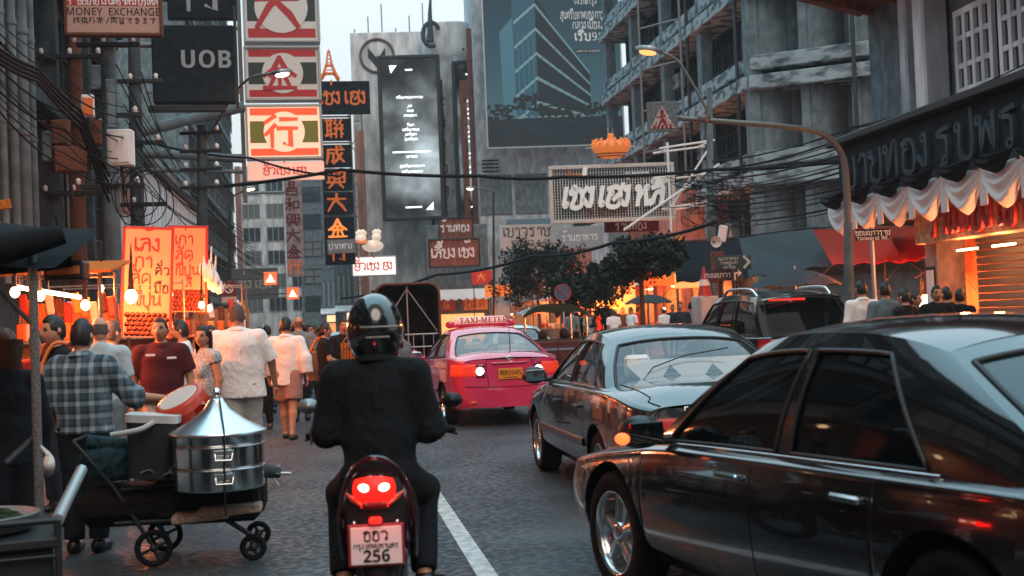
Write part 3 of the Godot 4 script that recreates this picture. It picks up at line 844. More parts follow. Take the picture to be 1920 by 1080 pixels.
# ---------------------------------------------------------------- right side
func build_right_side():
	var b: MB
	# the weathered concrete block: one wing along the street, one turned to the corner
	var K := at(1430, 581, 44.5); K.y = 0
	var o := thing("concrete_block", "large weathered concrete block with banded floors and dark saw-tooth bays at upper right", "building", K, 0.0)
	var wing := Transform3D(Basis(Vector3.UP, theta), Vector3())
	var turned := Transform3D(Basis(Vector3.UP, deg_to_rad(-27)), Vector3())
	var levels := [3.25, 6.1, 9.45, 12.8, 16.1, 19.4]
	b = mb(); b.x = wing; b.box(Vector3(5.4, 11, -11.3), Vector3(8, 22, 22.6)); part("wall", b, M.concrete, o)
	b = mb(); b.x = turned; b.box(Vector3(4.4, 11, -3.3), Vector3(9, 22, 4)); part("wall", b, M.concrete, o)
	for i in levels.size():
		var y: float = levels[i]
		for q in [[0.0, 0.5], [0.72, 0.5]]:
			b = mb(); b.x = wing; b.box(Vector3(0.5, y + q[0], -11.35), Vector3(1.7 if q[0] == 0.0 else 1.3, q[1], 22.6), 0.03); part("floor_band", b, M.concrete_stained, o)
			b = mb(); b.x = turned; b.box(Vector3(4.4, y + q[0], -0.55), Vector3(8.9, q[1], 1.7 if q[0] == 0.0 else 1.3), 0.03); part("floor_band", b, M.concrete_stained, o)
		if i == levels.size() - 1: break
		var y0 := y + 0.97
		var y1: float = levels[i + 1] - 0.25
		for k in 5:                                           # the bays of the corner wing: plates that swing back into the dark
			var x0 := 0.1 + k * 1.72
			b = mb(); b.x = turned
			b.box(Vector3(x0, (y0 + y1) / 2, -0.25), Vector3(0.3, y1 - y0, 0.5), 0.02)
			part("pier", b, M.concrete, o)
			var curve := []
			for h in 2:
				var row := PackedVector3Array()
				for q in 9:
					var u := q / 8.0
					row.append(Vector3(x0 + 0.15 + u * 1.0, lerpf(y0, y1, h), -0.12 - 1.15 * u * u))
				curve.append(row)
			b = mb(); b.x = turned; b.grid(curve); part("bay_plate", b, M.concrete, o)
		for k in 11:                                          # the street wing: barred window strips
			window_unit(o, wing * Vector3(0.95, (y0 + y1) / 2, -1.0 - k * 2.0), 1.86, y1 - y0, 4, 3, M.dark_metal, M.window, wing.basis * Basis(Vector3.UP, -PI / 2), 0.06)
	b = mb(); b.x = wing
	for k in 5: b.box(Vector3(0.1, 11, -0.2 - k * 5.5), Vector3(0.5, 22, 0.5), 0.03)
	part("pier", b, M.concrete, o)
	b = mb(); b.x = turned; b.box(Vector3(4.4, 1.3, -0.9), Vector3(8, 2.7, 0.3)); part("ground_floor_wall", b, M.concrete, o)
	b = mb(); b.x = wing; b.box(Vector3(0.4, 3.1, -11.3), Vector3(2.4, 0.22, 22.6), 0.02); part("canopy", b, M.concrete, o)
	for k in 5: air_unit(["air conditioner lowest on the concrete block's street wing", "second air conditioner up on the concrete block's street wing", "air conditioner under the lit lamp on the concrete block", "air conditioner on the concrete block's corner wing", "air conditioner highest on the concrete block's street wing"][k], K + (turned * Vector3(4.6, 6.85, 0.1) if k == 3 else wing * Vector3(-0.1, 4.2 + 3.35 * (k % 3), -2.6 - 3.1 * k)), deg_to_rad(-27) if k == 3 else theta - PI / 2)
	for k in 3: pipe_run(["drain pipe at the corner pier of the concrete block", "second drain pipe on the concrete block's street wing", "drain pipe on the concrete block's corner wing"][k], K + (wing * Vector3(-0.3, 3.2, -0.7 - 6.0 * k) if k < 2 else turned * Vector3(3.6, 3.2, 0.4)), K + (wing * Vector3(-0.3, 20, -0.7 - 6.0 * k) if k < 2 else turned * Vector3(3.6, 20, 0.4)), 0.07, M.dark_metal)
	# tube scaffold standing on the block's street wing
	o = thing("scaffold", "white tube scaffold ladder fixed before the concrete block beside the lit lamp", "scaffold", at(1248, 330, 46), theta - 0.5)
	b = mb()
	for x in [-0.75, 0.75]: b.tube([Vector3(x, -1.5, 0), Vector3(x, 8.5, 0)], 0.045, 6)
	for k in 6: b.tube([Vector3(-0.75, -0.6 + k * 1.5, 0), Vector3(0.75, -0.4 + k * 1.5, 0)], 0.035, 6)
	b.tube([Vector3(-0.75, 0.9, 0), Vector3(0.75, 2.6, 0)], 0.03, 5)
	part("tubes", b, M.steel, o)
	o = thing("scaffold", "white tube frame jutting out to the right of the crown sign", "scaffold", at(1290, 315, 44.5), theta)
	b = mb()
	for y in [-1.4, -0.3, 0.7]:
		b.tube([Vector3(-1.0, y, 0), Vector3(1.0, y + 0.25, 0)], 0.04, 6); b.tube([Vector3(-0.9, y, -1.2), Vector3(1.0, y + 0.2, -1.2)], 0.04, 6)
		b.tube([Vector3(-0.7, y, -1.2), Vector3(-0.7, y, 0)], 0.03, 6); b.tube([Vector3(0.8, y + 0.2, -1.2), Vector3(0.8, y + 0.2, 0)], 0.03, 6)
	for x in [-0.7, 0.8]: b.tube([Vector3(x, -2.2, 0), Vector3(x, 0.9, 0)], 0.045, 6)
	b.tube([Vector3(-2.4, -2.1, 0.1), Vector3(1.1, 0.1, 0.1)], 0.045, 6)
	b.tube([Vector3(-0.7, -1.4, 0), Vector3(0.8, 0.7, 0)], 0.035, 6)
	part("tubes", b, M.white, o)

	# the near gold shop on the right: its face runs along the street
	o = street_node("corner_gold_shop", "near right gold shop with a dark lettered fascia under latticed windows", 11.0, 25.2)
	b = mb(); b.box(Vector3(4.2, 4.0, 6.5), Vector3(8, 1.6, 13.4)); b.box(Vector3(4.4, 7.5, 6.5), Vector3(8, 6, 13)); part("upper_wall", b, M.concrete, o)
	b = mb(); b.box(Vector3(4.5, 1.6, 6.5), Vector3(6, 3.2, 12.6)); part("ground_floor_wall", b, M.brown, o)
	b = mb(); b.box(Vector3(-0.1, 4.35, 6.5), Vector3(0.5, 0.95, 13.2), 0.02); part("fascia", b, M.sign_navy, o)
	b = mb(); b.box(Vector3(-0.2, 4.92, 6.5), Vector3(0.8, 0.14, 13.3), 0.02); b.box(Vector3(-0.15, 3.78, 6.5), Vector3(0.7, 0.18, 13.3), 0.02); part("fascia_moulding", b, M.dark_metal, o)
	lay(o, "lettering", letters("ขายทองรูปพรรณ", 0.56, 0.15, 0.07), M.concrete_dark, Vector3(-0.42, 4.27, 4.4), -PI / 2).scale.x = 1.25
	b = mb(); b.box(Vector3(0.1, 6.6, 3.3), Vector3(0.5, 4.6, 0.42), 0.04); part("pilaster", b, M.white_wall, o)
	b = mb(); b.box(Vector3(0.12, 6.6, 2.5), Vector3(0.4, 4.6, 0.3), 0.04); part("pilaster", b, M.pale_wall, o)
	for k in 5: window_unit(o, Vector3(0.25, 5.95, 4.6 + k * 1.5), 1.3, 1.5, 4, 3, M.white_wall, M.window, Basis(Vector3.UP, -PI / 2), 0.11)
	b = mb(); b.box(Vector3(-0.7, 8.0, 6.5), Vector3(2.2, 0.25, 13.4), 0.03, Basis(Vector3.BACK, -0.25)); part("eaves", b, M.brown, o)
	b = mb()
	for k in 12: b.box(Vector3(-0.55, 7.75, 0.6 + k * 1.1), Vector3(1.7, 0.2, 0.12), 0.01, Basis(Vector3.BACK, -0.25))
	part("rafter", b, M.brown, o)
	for k in 3:
		b = mb(); b.box(Vector3(0.35, 1.65, 2.95 + k * 4.2), Vector3(0.55, 3.3, 0.5), 0.03)
		part("pillar", b, M.pink_wall if k else worn(Color(0.42, 0.3, 0.26), "grime", Vector3(0.5, 0.3, 0.5), 0.7), o)
	b = mb(); b.box(Vector3(0.06, 1.75, 2.95), Vector3(0.03, 0.95, 0.34), 0.01); var fr := part("menu_frame", b, M.dark_metal, o)
	b = mb(); b.box(Vector3(0.04, 1.75, 2.95), Vector3(0.02, 0.82, 0.26)); part("menu_sheet", b, M.white, fr)
	for k in 22: b = mb(); b.box(Vector3(0.75, 0.2 + k * 0.13, 5.2), Vector3(0.05, 0.115, 3.6), 0.012); part("shutter_slat", b, M.steel, o)
	b = mb(); b.box(Vector3(0.0, 3.0, 6.0), Vector3(0.3, 0.72, 6.4), 0.02); part("lit_board", b, worn(Color(0.6, 0.36, 0.22), "grime", Vector3.ONE, 0.6), o)
	lay(o, "lettering", letters("ร้านทองเยาวราช", 0.42, 0.2, 0.06), M.red, Vector3(-0.23, 3.0, 5.9), -PI / 2)
	b = mb()
	for k in 4: b.tube([Vector3(-0.05, 2.45, 4.2 + k * 1.2), Vector3(-0.05, 2.45, 4.9 + k * 1.2)], 0.022, 6)
	part("strip_light", b, glow(Color(1.0, 0.62, 0.36), 7.0), o)
	for k in 4: bulb_light(o, Vector3(-0.12, 2.45, 4.55 + k * 1.2), 1.1, Color(1.0, 0.6, 0.36), 0.1)
	# white swags over black cloth along the shop's fascia
	for k in 7:
		drape_swag(["first white swag cloth at the far end of the gold shop fascia", "second white swag cloth from the far end, beside the lamp post", "third white swag cloth from the far end", "fourth white swag cloth, above the lit board's start", "fifth white swag cloth over the red letters", "sixth white swag cloth, partly off the right edge", "seventh white swag cloth along the shop"][k], st(10.55 - 0.02 * (k % 2), 25.0 - k * 1.28, 3.72), 1.35, 0.64)
	shop_row()
	# tarps strung over the side street market
	tarp("dark grey tarp sloping over the market mouth left of the red tarp", [at(1385, 446, 34), at(1530, 428, 33), at(1562, 496, 28), at(1405, 520, 29)], 0.25, M.tarp_grey)
	tarp("black tarp hung high over the side street's mouth", [at(1262, 455, 40), at(1400, 446, 36), at(1405, 520, 33), at(1268, 530, 38)], 0.2, M.drape_black)
	tarp("red tarp with a bright middle strung behind the lamp post", [at(1524, 430, 30), at(1690, 424, 28), at(1700, 490, 25.5), at(1562, 496, 27)], 0.3, M.tarp_red)
	tarp("second red tarp sagging toward the gold shop pillar", [at(1665, 425, 27.5), at(1800, 420, 27), at(1800, 470, 24.5), at(1690, 492, 25)], 0.35, M.tarp_red)
	tarp("small orange tarp lit from below beside the pillar", [at(1745, 478, 27), at(1815, 470, 26.5), at(1806, 515, 25.2), at(1750, 500, 25.6)], 0.15, M.tarp_orange)
	market_umbrella("black market umbrella under the grey tarp behind the black van", at(1490, 505, 27.5), 1.0, M.tarp_grey)
	market_umbrella("small dark umbrella among the crowd beside the tree", at(1215, 552, 40), 0.75, M.tarp_grey)

func drape_swag(label: String, p: Vector3, w: float, drop: float):
	var o := thing("swag_cloth", label, "swag", p, theta - PI / 2, "white swags on the gold shop")
	for layer in 2:
		var rows := []
		for i in 15:
			var v := i / 14.0
			var row := PackedVector3Array()
			for k in 25:
				var u := k / 24.0 * 2.0 - 1.0
				var sag := pow(maxf(1.0 - u * u, 0.0), 0.62)
				var y := -v * drop * (0.3 + 0.85 * sag) if layer == 0 else 0.12 - v * drop * 0.42 * (0.25 + 0.9 * sag)
				var fold := 0.035 * sin(v * 17.0 + u * u * 5.0) * (0.3 + sag)
				row.append(Vector3(u * w * 0.5 * (1.0 - 0.1 * v * absf(u)), y + 0.12 * absf(u) * v, 0.12 * sag * sin(v * PI) + fold + (0.0 if layer == 0 else 0.16)))
			rows.append(row)
		var b := mb(); b.grid(rows)
		part("white_cloth" if layer == 0 else "black_cloth", b, M.drape if layer == 0 else M.drape_black, o)
	var tail := []
	for i in 9:
		var row := PackedVector3Array()
		for k in 9: row.append(Vector3(w * 0.5 - 0.12 + k * 0.03 + 0.01 * sin(i * 2.0), 0.05 - i * 0.085, 0.03 * sin(k * 2.4) + 0.04))
		tail.append(row)
	var b2 := mb(); b2.grid(tail); part("tail", b2, M.drape, o)

func tarp(label: String, c: Array, sag: float, m: Material):
	var mid: Vector3 = (c[0] + c[1] + c[2] + c[3]) / 4.0
	var o := thing("market_tarp", label, "tarp", mid)
	for layer in 2:                                         # two skins: the cloth has a thickness
		var rows := []
		for i in 13:
			var v := i / 12.0
			var row := PackedVector3Array()
			for k in 17:
				var u := k / 16.0
				var p: Vector3 = c[0].lerp(c[1], u).lerp(c[3].lerp(c[2], u), v) - mid
				p.y -= sag * 16.0 * u * (1 - u) * v * (1 - v) * 0.6 + 0.03 * sin(u * 19.0 + v * 3.0) * v + 0.012 * layer
				row.append(p)
			rows.append(row)
		var b := mb(); b.grid(rows, false, layer == 1)
		part("sheet" if layer == 0 else "lining", b, m, o)
	var b := mb()
	b.tube([c[0] - mid + Vector3(0, 0.03, 0), c[1] - mid + Vector3(0, 0.03, 0)], 0.025, 6)
	for k in 4: b.tube([c[k] - mid, c[k] - mid + (c[k] - mid).normalized() * 0.8 + Vector3(0, 0.5 if k < 2 else -0.1, 0)], 0.008, 4)
	part("cords", b, M.dark_metal, o)

func market_umbrella(label: String, p: Vector3, r: float, m: Material):
	var o := thing("market_umbrella", label, "umbrella", p)
	var b := mb()
	var rows := []
	for i in 7:
		var v := i / 6.0
		var row := PackedVector3Array()
		for k in 33:
			var a := TAU * k / 32
			var q := absf(fmod(k, 4.0) - 2.0) / 2.0
			row.append(Vector3(cos(a) * r * v * (0.94 + 0.06 * q), -0.34 * r * v * v - 0.05 * (1 - q) * v, -sin(a) * r * v * (0.94 + 0.06 * q)))
		rows.append(row)
	b.grid(rows, false, true)
	part("canopy", b, m, o)
	b = mb(); b.tube([Vector3(0, 0.08, 0), Vector3(0, -p.y + 0.12, 0)], 0.022, 7); part("pole", b, M.galv, o)
	b = mb()
	for k in 8: b.tube([Vector3(0, -0.03, 0), Vector3(cos(k * TAU / 8) * r * 0.95, -0.36 * r, -sin(k * TAU / 8) * r * 0.95)], 0.008, 4)
	part("ribs", b, M.dark_metal, o)

func shop_row():
	# lit shop openings along the far right pavement, each with a board, an awning and a glowing inside
	var r := RandomNumberGenerator.new(); r.seed = 21
	var names := ["nearest lit shop of the far right row, beside the black tarp", "lit shop with a gold board in the far right row, second along", "lit shop with a red board behind the largest tree", "lit shop with a pale board between the trees", "lit shop with an orange board behind the middle tree", "lit shop behind the round no-stopping sign", "lit shop with a brown board behind the orange-lit tree", "farthest but one lit shop of the right row", "farthest lit shop of the right row, near the brown signs"]
	for k in 9:
		var o := thing("lit_shop", names[k], "shop", st(13.6, 49.0 + k * 4.4), theta, "lit shops along the far right pavement")
		var wm: Material = [M.pink_wall, M.brown, M.concrete, M.pale_wall][k % 4]
		var b := mb(); b.box(Vector3(3.4, 4.6, -2.1), Vector3(6, 3.6, 4.2)); b.box(Vector3(0.55, 1.4, -0.1), Vector3(0.4, 2.8, 0.3)); b.box(Vector3(0.55, 1.4, -4.1), Vector3(0.4, 2.8, 0.3)); part("wall", b, wm, o)
		b = mb(); b.box(Vector3(2.6, 1.4, -2.1), Vector3(0.2, 2.8, 4.0)); b.box(Vector3(1.6, 1.4, -4.12), Vector3(2.2, 2.8, 0.1)); part("inner_wall", b, worn(Color(0.62, 0.4, 0.26), "grime", Vector3.ONE, 0.8), o)
		b = mb(); b.box(Vector3(1.5, 2.7, -2.1), Vector3(1.2, 0.06, 3.2)); part("lamp_panel", b, glow(Color(1.0, 0.5, 0.2), 7.0), o)
		bulb_light(o, Vector3(1.0, 2.4, -2.1), 2.6, Color(1.0, 0.42, 0.14), 0.3)
		b = mb(); b.box(Vector3(0.25, 3.15, -2.1), Vector3(0.2, 0.7, 3.6), 0.02)
		var pl := part("shop_board", b, [M.red, M.gold, M.orange, M.white][k % 4], o)
		lay(pl, "lettering", letters(["ทองคำ", "金行", "珍香店", "ร้านทอง"][k % 4], 0.42, 0.16, 0.02), [M.gold, M.red, M.text_white, M.red][k % 4], Vector3(0.12, 3.15, -2.1), -PI / 2)
		b = mb(); b.box(Vector3(-0.7, 2.75, -2.1), Vector3(1.7, 0.06, 4.0), 0.01, Basis(Vector3.BACK, 0.22)); part("awning", b, [M.tarp_grey, M.tarp_red, M.drape, M.tarp_orange][(k + 1) % 4], o)
		b = mb(); b.box(Vector3(0.3, 0.5, -2.1), Vector3(0.7, 0.9, 3.0), 0.02); part("counter", b, M.galv, o)
		b = mb()
		for q in 14: b.box(Vector3(0.3 + r.randf_range(-0.2, 0.2), 1.05 + r.randf_range(0, 0.12), -0.8 - q * 0.2), Vector3(0.16, 0.22, 0.15), 0.02)
		part("goods", b, [M.orange, M.gold, M.white, M.red][k % 4], o)
	var spots := [[1062, 510, 60, "red", "金"], [1135, 560, 50, "glow", "珍香"], [1240, 515, 47, "orange", "店"], [1010, 528, 66, "white", "ทอง"], [1290, 500, 45, "glow", "ร้าน"], [935, 545, 74, "gold", "金行"], [1085, 540, 58, "white", "อาหาร"], [903, 520, 74, "red", "大"]]
	var lab := ["small red hanging shop board with one gold sign above the right crowd", "low glowing orange stall board in the right crowd beside the tree trunk", "orange hanging board behind the largest tree", "small white hanging board beside the orange-lit tree", "glowing board between the largest tree and the black tarp", "gold hanging board under the brown shop signs", "white menu board left of the glowing stall board", "red hanging board above the far right awning"]
	for k in spots.size():
		var q = spots[k]
		var p := at(q[0], q[1], q[2])
		var w: float = [0.9, 2.4, 1.4, 0.9, 1.0, 1.6, 1.0, 1.2][k]
		var h: float = [0.75, 1.2, 0.8, 0.8, 1.5, 0.7, 0.8, 0.8][k]
		var o := thing("hanging_shop_board", lab[k], "sign", p, theta)
		var bm: Material = {"red": M.red, "glow": glow(Color(1.0, 0.3, 0.08), 1.3), "orange": M.orange, "white": M.white, "gold": M.gold}[q[3]]
		var b := mb(); b.box(Vector3(), Vector3(w, h, 0.12), 0.02); part("sign_board", b, bm, o)
		lay(o, "lettering", letters(q[4], h * 0.5, 0.16, 0.006), M.red if q[3] in ["white", "gold"] else M.gold, Vector3(0, 0, 0.066))
		b = mb(); b.tube([Vector3(-w * 0.4, 0, -0.02), Vector3(-w * 0.4, -p.y + 0.13, -0.02)], 0.03, 6); b.tube([Vector3(w * 0.4, 0, -0.02), Vector3(w * 0.4, -p.y + 0.13, -0.02)], 0.03, 6)
		part("posts", b, M.dark_metal, o)
	# bare bulbs over the right market
	var bulbs := [[1322, 690], [1140, 562], [1165, 560], [1060, 575], [1300, 580], [1245, 580], [960, 590], [1660, 540], [1735, 562], [1728, 570]]
	var bl := ["bare bulb left of the largest tree trunk", "left bare bulb over the glowing stall board", "right bare bulb over the glowing stall board", "bare bulb beside the round no-stopping sign", "bare bulb under the black tarp", "bare bulb beside the small dark umbrella", "bare bulb far off behind the taxi", "bare bulb above the grey-shirted man at right", "large bare bulb behind the dark-clothed group at right", "second bare bulb behind the dark-clothed group"]
	for k in range(1, 10):
		var d: float = [60, 49, 49, 58, 46, 42, 70, 27, 24.5, 26][k]
		hung_bulb(bl[k], at(bulbs[k][0], bulbs[k][1], d), [3.0, 4.0, 4.0, 6.0, 6.0, 5.0, 7.0, 5.0, 6.0, 4.0][k], "bare bulbs over the right market", 0.06 if k != 8 else 0.09)

func hung_bulb(label: String, p: Vector3, e: float, group: String, r := 0.05, col := Color(1.0, 0.5, 0.2)):
	var o := thing("light_bulb", label, "light bulb", p, 0, group)
	var b := mb(); b.ball(Vector3.ZERO, Vector3(r, r * 1.2, r), Basis(), 12, 8)
	part("bulb", b, glow(Color(1.0, 0.62, 0.32), 6.0), o)
	b = mb(); b.tube([Vector3(0, r * 1.1, 0), Vector3(0, r * 2.6, 0), Vector3(0.02, r * 2.6 + 0.5, 0)], [r * 0.5, r * 0.4, 0.006], 6); part("socket", b, M.black_plastic, o)
	bulb_light(o, Vector3.ZERO, e, col, r * 0.8)

# ---------------------------------------------------------------- trees
func tree(label: String, base: Vector3, h: float, r: float, sd: int):
	var rg := RandomNumberGenerator.new(); rg.seed = sd
	var o := thing("street_tree", label, "tree", base, 0, "small trees on the right pavement")
	var b := mb()
	var top := Vector3(rg.randf_range(-0.1, 0.1), h - r * 1.25, rg.randf_range(-0.1, 0.1))
	b.tube([Vector3.ZERO, top * 0.5 + Vector3(0.05, 0, 0), top], [0.1, 0.075, 0.06], 8)
	var tips := []
	for k in 9:
		var a := k * 2.4
		var tip := top + Vector3(cos(a) * r * 0.75, rg.randf_range(-0.25, 1.0) * r, sin(a) * r * 0.75)
		b.tube([top - Vector3(0, 0.1, 0), top.lerp(tip, 0.5) + Vector3(0, 0.12, 0), tip], [0.05, 0.032, 0.012], 6)
		tips.append(tip); tips.append(top.lerp(tip, 0.6) + Vector3(0, 0.25 * r, 0))
	part("trunk", b, M.wood, o)
	b = mb(); b.use_col = true
	for k in tips.size() * 11:
		var tip: Vector3 = tips[k % tips.size()]
		var cc := tip + Vector3(rg.randfn(0, 0.2), rg.randfn(0.05, 0.17), rg.randfn(0, 0.2)) * r
		var tone := rg.randf_range(0.6, 1.3)
		for q in 30:
			var dir := Vector3(rg.randfn(), rg.randfn(), rg.randfn()).normalized()
			var p := cc + dir * rg.randf_range(0.05, 0.24) * r
			var u := Vector3(rg.randfn(), rg.randfn() - 0.5, rg.randfn()).normalized()
			var w := u.cross(dir).normalized() * 0.055
			var l := rg.randf_range(0.12, 0.19)
			var g := tone * rg.randf_range(0.7, 1.2)
			b.col = Color(0.018 * g, 0.032 * g, 0.022 * g)
			var m := p + u * l * 0.5 - dir * 0.012
			b.tri(p, m + w, m - w); b.tri(m - w, m + w, p + u * l - dir * 0.04)
	var lm := mat(Color.WHITE, 0.6); lm.vertex_color_use_as_albedo = true
	lm.backlight_enabled = true; lm.backlight = Color(0.12, 0.14, 0.08)
	part("crown", b, lm, o)

# ---------------------------------------------------------------- hanging signs
func hanger(o: Node3D, a: Vector3, b_: Vector3, r := 0.05):
	var b := mb(); b.tube([a, b_], r, 7); part("hanger", b, M.steel, o)

func pillar_sign(label: String, p: Vector3, w: float, h: float, ch: String, lit: bool):
	var o := thing("gold_shop_sign_box", label, "sign", p, theta + 0.04, "stacked red and white sign boxes")
	var face: Material = glow(Color(1.0, 0.62, 0.42), 0.75) if lit else worn(Color(0.88, 0.88, 0.86), "grain", Vector3.ONE * 0.8, 0.5)
	var red: Material = glow(Color(0.85, 0.09, 0.03), 0.8) if lit else mat(Color(0.42, 0.02, 0.028), 0.5)
	var dk: Material = glow(Color(0.1, 0.085, 0.012), 0.9) if lit else M.sign_green
	var b := mb(); b.box(Vector3(0, 0, -0.22), Vector3(w - 0.1, h - 0.1, 0.4)); part("box", b, face, o)
	b = mb()
	for y in [-1, 1]: b.box(Vector3(0, y * (h / 2 - 0.03), -0.2), Vector3(w, 0.07, 0.5), 0.012)
	for x in [-1, 1]: b.box(Vector3(x * (w / 2 - 0.03), 0, -0.2), Vector3(0.07, h - 0.14, 0.5), 0.012)
	part("frame", b, M.galv, o)
	for y in [-1, 1]:
		b = mb(); b.box(Vector3(0, y * h * 0.37, -0.018), Vector3(w * 0.88, h * 0.13, 0.01)); part("red_bar", b, red, o)
		b = mb(); b.box(Vector3(y * w * 0.3, 0, -0.018), Vector3(w * 0.29, h * 0.4, 0.01)); part("green_block", b, dk, o)
	b = mb()
	var disc := PackedVector2Array()
	for k in 48: disc.append(Vector2(cos(k * TAU / 48), sin(k * TAU / 48)) * h * 0.37)
	b.prism(disc, 0.012, Transform3D(Basis(), Vector3(0, 0, 0.004)))
	part("disc", b, face, o)
	lay(o, "lettering", letters(ch, h * 0.5, 0.17, 0.008), red, Vector3(0, -h * 0.02, 0.014))

func small_board(called: String, label: String, p: Vector3, w: float, h: float, bm: Material, text: String, lh: float, lm: Material, turn := 0.0, group := "") -> Node3D:
	var o := thing(called, label, "sign", p, theta + turn, group)
	var b := mb(); b.box(Vector3(0, 0, -0.06), Vector3(w, h, 0.12), 0.012); part("sign_board", b, bm, o)
	if text: fitted(lay(o, "lettering", letters(text, lh, 0.18, 0.012), lm, Vector3(0, 0, 0.014)), w * 0.9)
	return o

func build_hanging_signs():
	var b: MB
	for k in 3:
		var p0 := at([300, 318, 330][k], [240, 268, 300][k], 36)
		var bo := thing("sign_beam", ["thick grey steel beam rising to the lit sign box", "second grey beam reaching to the sign boxes, lower", "thin lowest grey beam reaching to the pink strip sign"][k], "beam", p0)
		b = mb(); b.tube([Vector3(-1.2, -0.25, 0.2), at(456, [200, 298, 322][k], 37.6) - p0], [0.16, 0.12, 0.06][k], 8); part("beam", b, M.concrete, bo)
	# money exchange board at top left
	var o := thing("exchange_sign", "pale exchange board with a red top band and black English letters at top left", "sign", at(212, 2, 26), theta + 0.06)
	b = mb(); b.box(Vector3(0, 0, -0.1), Vector3(1.82, 1.36, 0.18)); part("sign_board", b, worn(Color(0.66, 0.42, 0.36), "grain", Vector3(0.6, 0.3, 0.6), 0.5), o)
	b = mb(); b.box(Vector3(0, -0.68, -0.08), Vector3(1.9, 0.06, 0.26), 0.01); b.box(Vector3(-0.93, 0, -0.08), Vector3(0.06, 1.3, 0.26), 0.01); b.box(Vector3(0.93, 0, -0.08), Vector3(0.06, 1.3, 0.26), 0.01); part("frame", b, M.tarnish, o)
	b = mb(); b.box(Vector3(0, 0.27, -0.008), Vector3(1.8, 0.72, 0.01)); part("red_band", b, M.red, o)
	lay(o, "lettering", letters("รบซอขาย เงนตราตางประเทศ".replace("ระ", "ร").replace("ศ", "ส"), 0.1, 0.2, 0.004, 0, 0.9), M.text_white, Vector3(0, -0.02, 0.003))
	lay(o, "lettering", latin("MONEY  EXCHANGE", 0.15), M.text_black, Vector3(0, -0.215, -0.004))
	lay(o, "lettering", letters("找換外幣", 0.115, 0.11, 0.003), M.text_black, Vector3(-0.48, -0.4, -0.002))
	lay(o, "lettering", latin("/", 0.14), M.text_black, Vector3(-0.12, -0.4, -0.004))
	lay(o, "lettering", letters("両替できます", 0.115, 0.11, 0.003), M.text_black, Vector3(0.4, -0.4, -0.002))
	hanger(o, Vector3(-0.7, 0.2, -0.3), Vector3(-2.2, 0.5, -0.3))
	# dark bank board
	o = thing("bank_sign", "large dark navy bank board with pale capitals near its right edge", "sign", at(363, 119, 32), theta + 0.05)
	b = mb(); b.box(Vector3(0, 0, -0.2), Vector3(2.02, 1.96, 0.36), 0.03); part("sign_board", b, M.sign_navy, o)
	lay(o, "lettering", latin("UOB", 0.44, 0.02, false, true), mat(Color(0.3, 0.34, 0.37), 0.6), Vector3(0.3, 0.1, -0.008))
	b = mb(); b.box(Vector3(1.04, 0.2, -0.25), Vector3(0.08, 2.6, 0.1), 0.01); b.box(Vector3(-0.2, -1.1, -0.25), Vector3(1.9, 0.14, 0.3), 0.01); part("frame", b, M.dark_metal, o)
	hanger(o, Vector3(-0.9, 0.5, -0.2), Vector3(-2.6, 0.5, -0.2), 0.07)
	o = thing("upper_dark_sign", "dark board cut by the frame top, above the bank board", "sign", at(378, -25, 33), theta + 0.05)
	b = mb(); b.box(Vector3(0, 0, -0.15), Vector3(1.75, 1.65, 0.28), 0.02); part("sign_board", b, M.sign_navy, o)
	lay(o, "lettering", letters("行", 1.0, 0.12, 0.01), mat(Color(0.3, 0.33, 0.36), 0.6), Vector3(0.1, -0.1, 0.002))
	hanger(o, Vector3(-0.8, -0.3, -0.2), Vector3(-2.4, -0.3, -0.2), 0.06)
	# red, white and green boxes
	pillar_sign("topmost red and white sign box with a big red character", at(527, 13, 38), 2.24, 2.1, "大", false)
	pillar_sign("middle red and white sign box with a peaked red character behind the street lamp", at(530, 137, 38), 2.24, 1.62, "金", false)
	pillar_sign("lowest red and white sign box, lit orange from inside", at(533, 247, 38), 2.24, 1.62, "行", true)
	o = small_board("gold_shop_sign_strip", "pink lit strip sign with red letters under the stacked boxes", at(536.5, 320, 38), 2.24, 0.55, glow(Color(1.0, 0.55, 0.42), 0.55), "ฮั่วเซ่งเฮง", 0.2, glow(Color(0.5, 0.03, 0.02), 0.8), 0.04)
	b = mb()
	b.box(Vector3(-1.22, 2.6, -0.25), Vector3(0.12, 7.0, 0.14), 0.01)
	for k in 3: b.box(Vector3(-2.6, 0.5 + k * 1.9, -0.25), Vector3(2.8, 0.1, 0.1), 0.01)
	part("bracket", b, M.steel, o)
	# dark gold-letter sign with a lattice tower on top, and the boxes under it
	o = small_board("dark_shop_sign", "dark grey sign with orange letters under a small lattice tower", at(646, 183, 48), 1.9, 1.25, M.sign_navy, "เซ่งเฮง", 0.46, M.orange, 0.03)
	o = thing("tower_ornament", "small orange lattice tower on top of the dark sign", "ornament", at(618, 150, 48.1), theta)
	b = mb()
	for sx in [-1, 1]:
		for sz in [-1, 1]:
			b.tube([Vector3(sx * 0.34, 0, sz * 0.2), Vector3(sx * 0.2, 0.3, sz * 0.13), Vector3(sx * 0.09, 0.65, sz * 0.07), Vector3(sx * 0.035, 1.1, sz * 0.03)], [0.06, 0.05, 0.035, 0.02], 5)
	for y in [0.24, 0.55]: b.box(Vector3(0, y, 0), Vector3(0.56 - y * 0.55, 0.06, 0.38 - y * 0.36), 0.01)
	for k in 5:
		var y := 0.3 + k * 0.14
		var w := 0.2 - k * 0.03
		b.tube([Vector3(-w, y, 0.1 - k * 0.012), Vector3(w, y + 0.12, 0.1 - k * 0.012)], 0.014, 4); b.tube([Vector3(w, y, 0.1 - k * 0.012), Vector3(-w, y + 0.12, 0.1 - k * 0.012)], 0.014, 4)
	b.tube([Vector3(0, 1.0, 0), Vector3(0, 1.22, 0)], [0.035, 0.006], 6)
	var arc := []
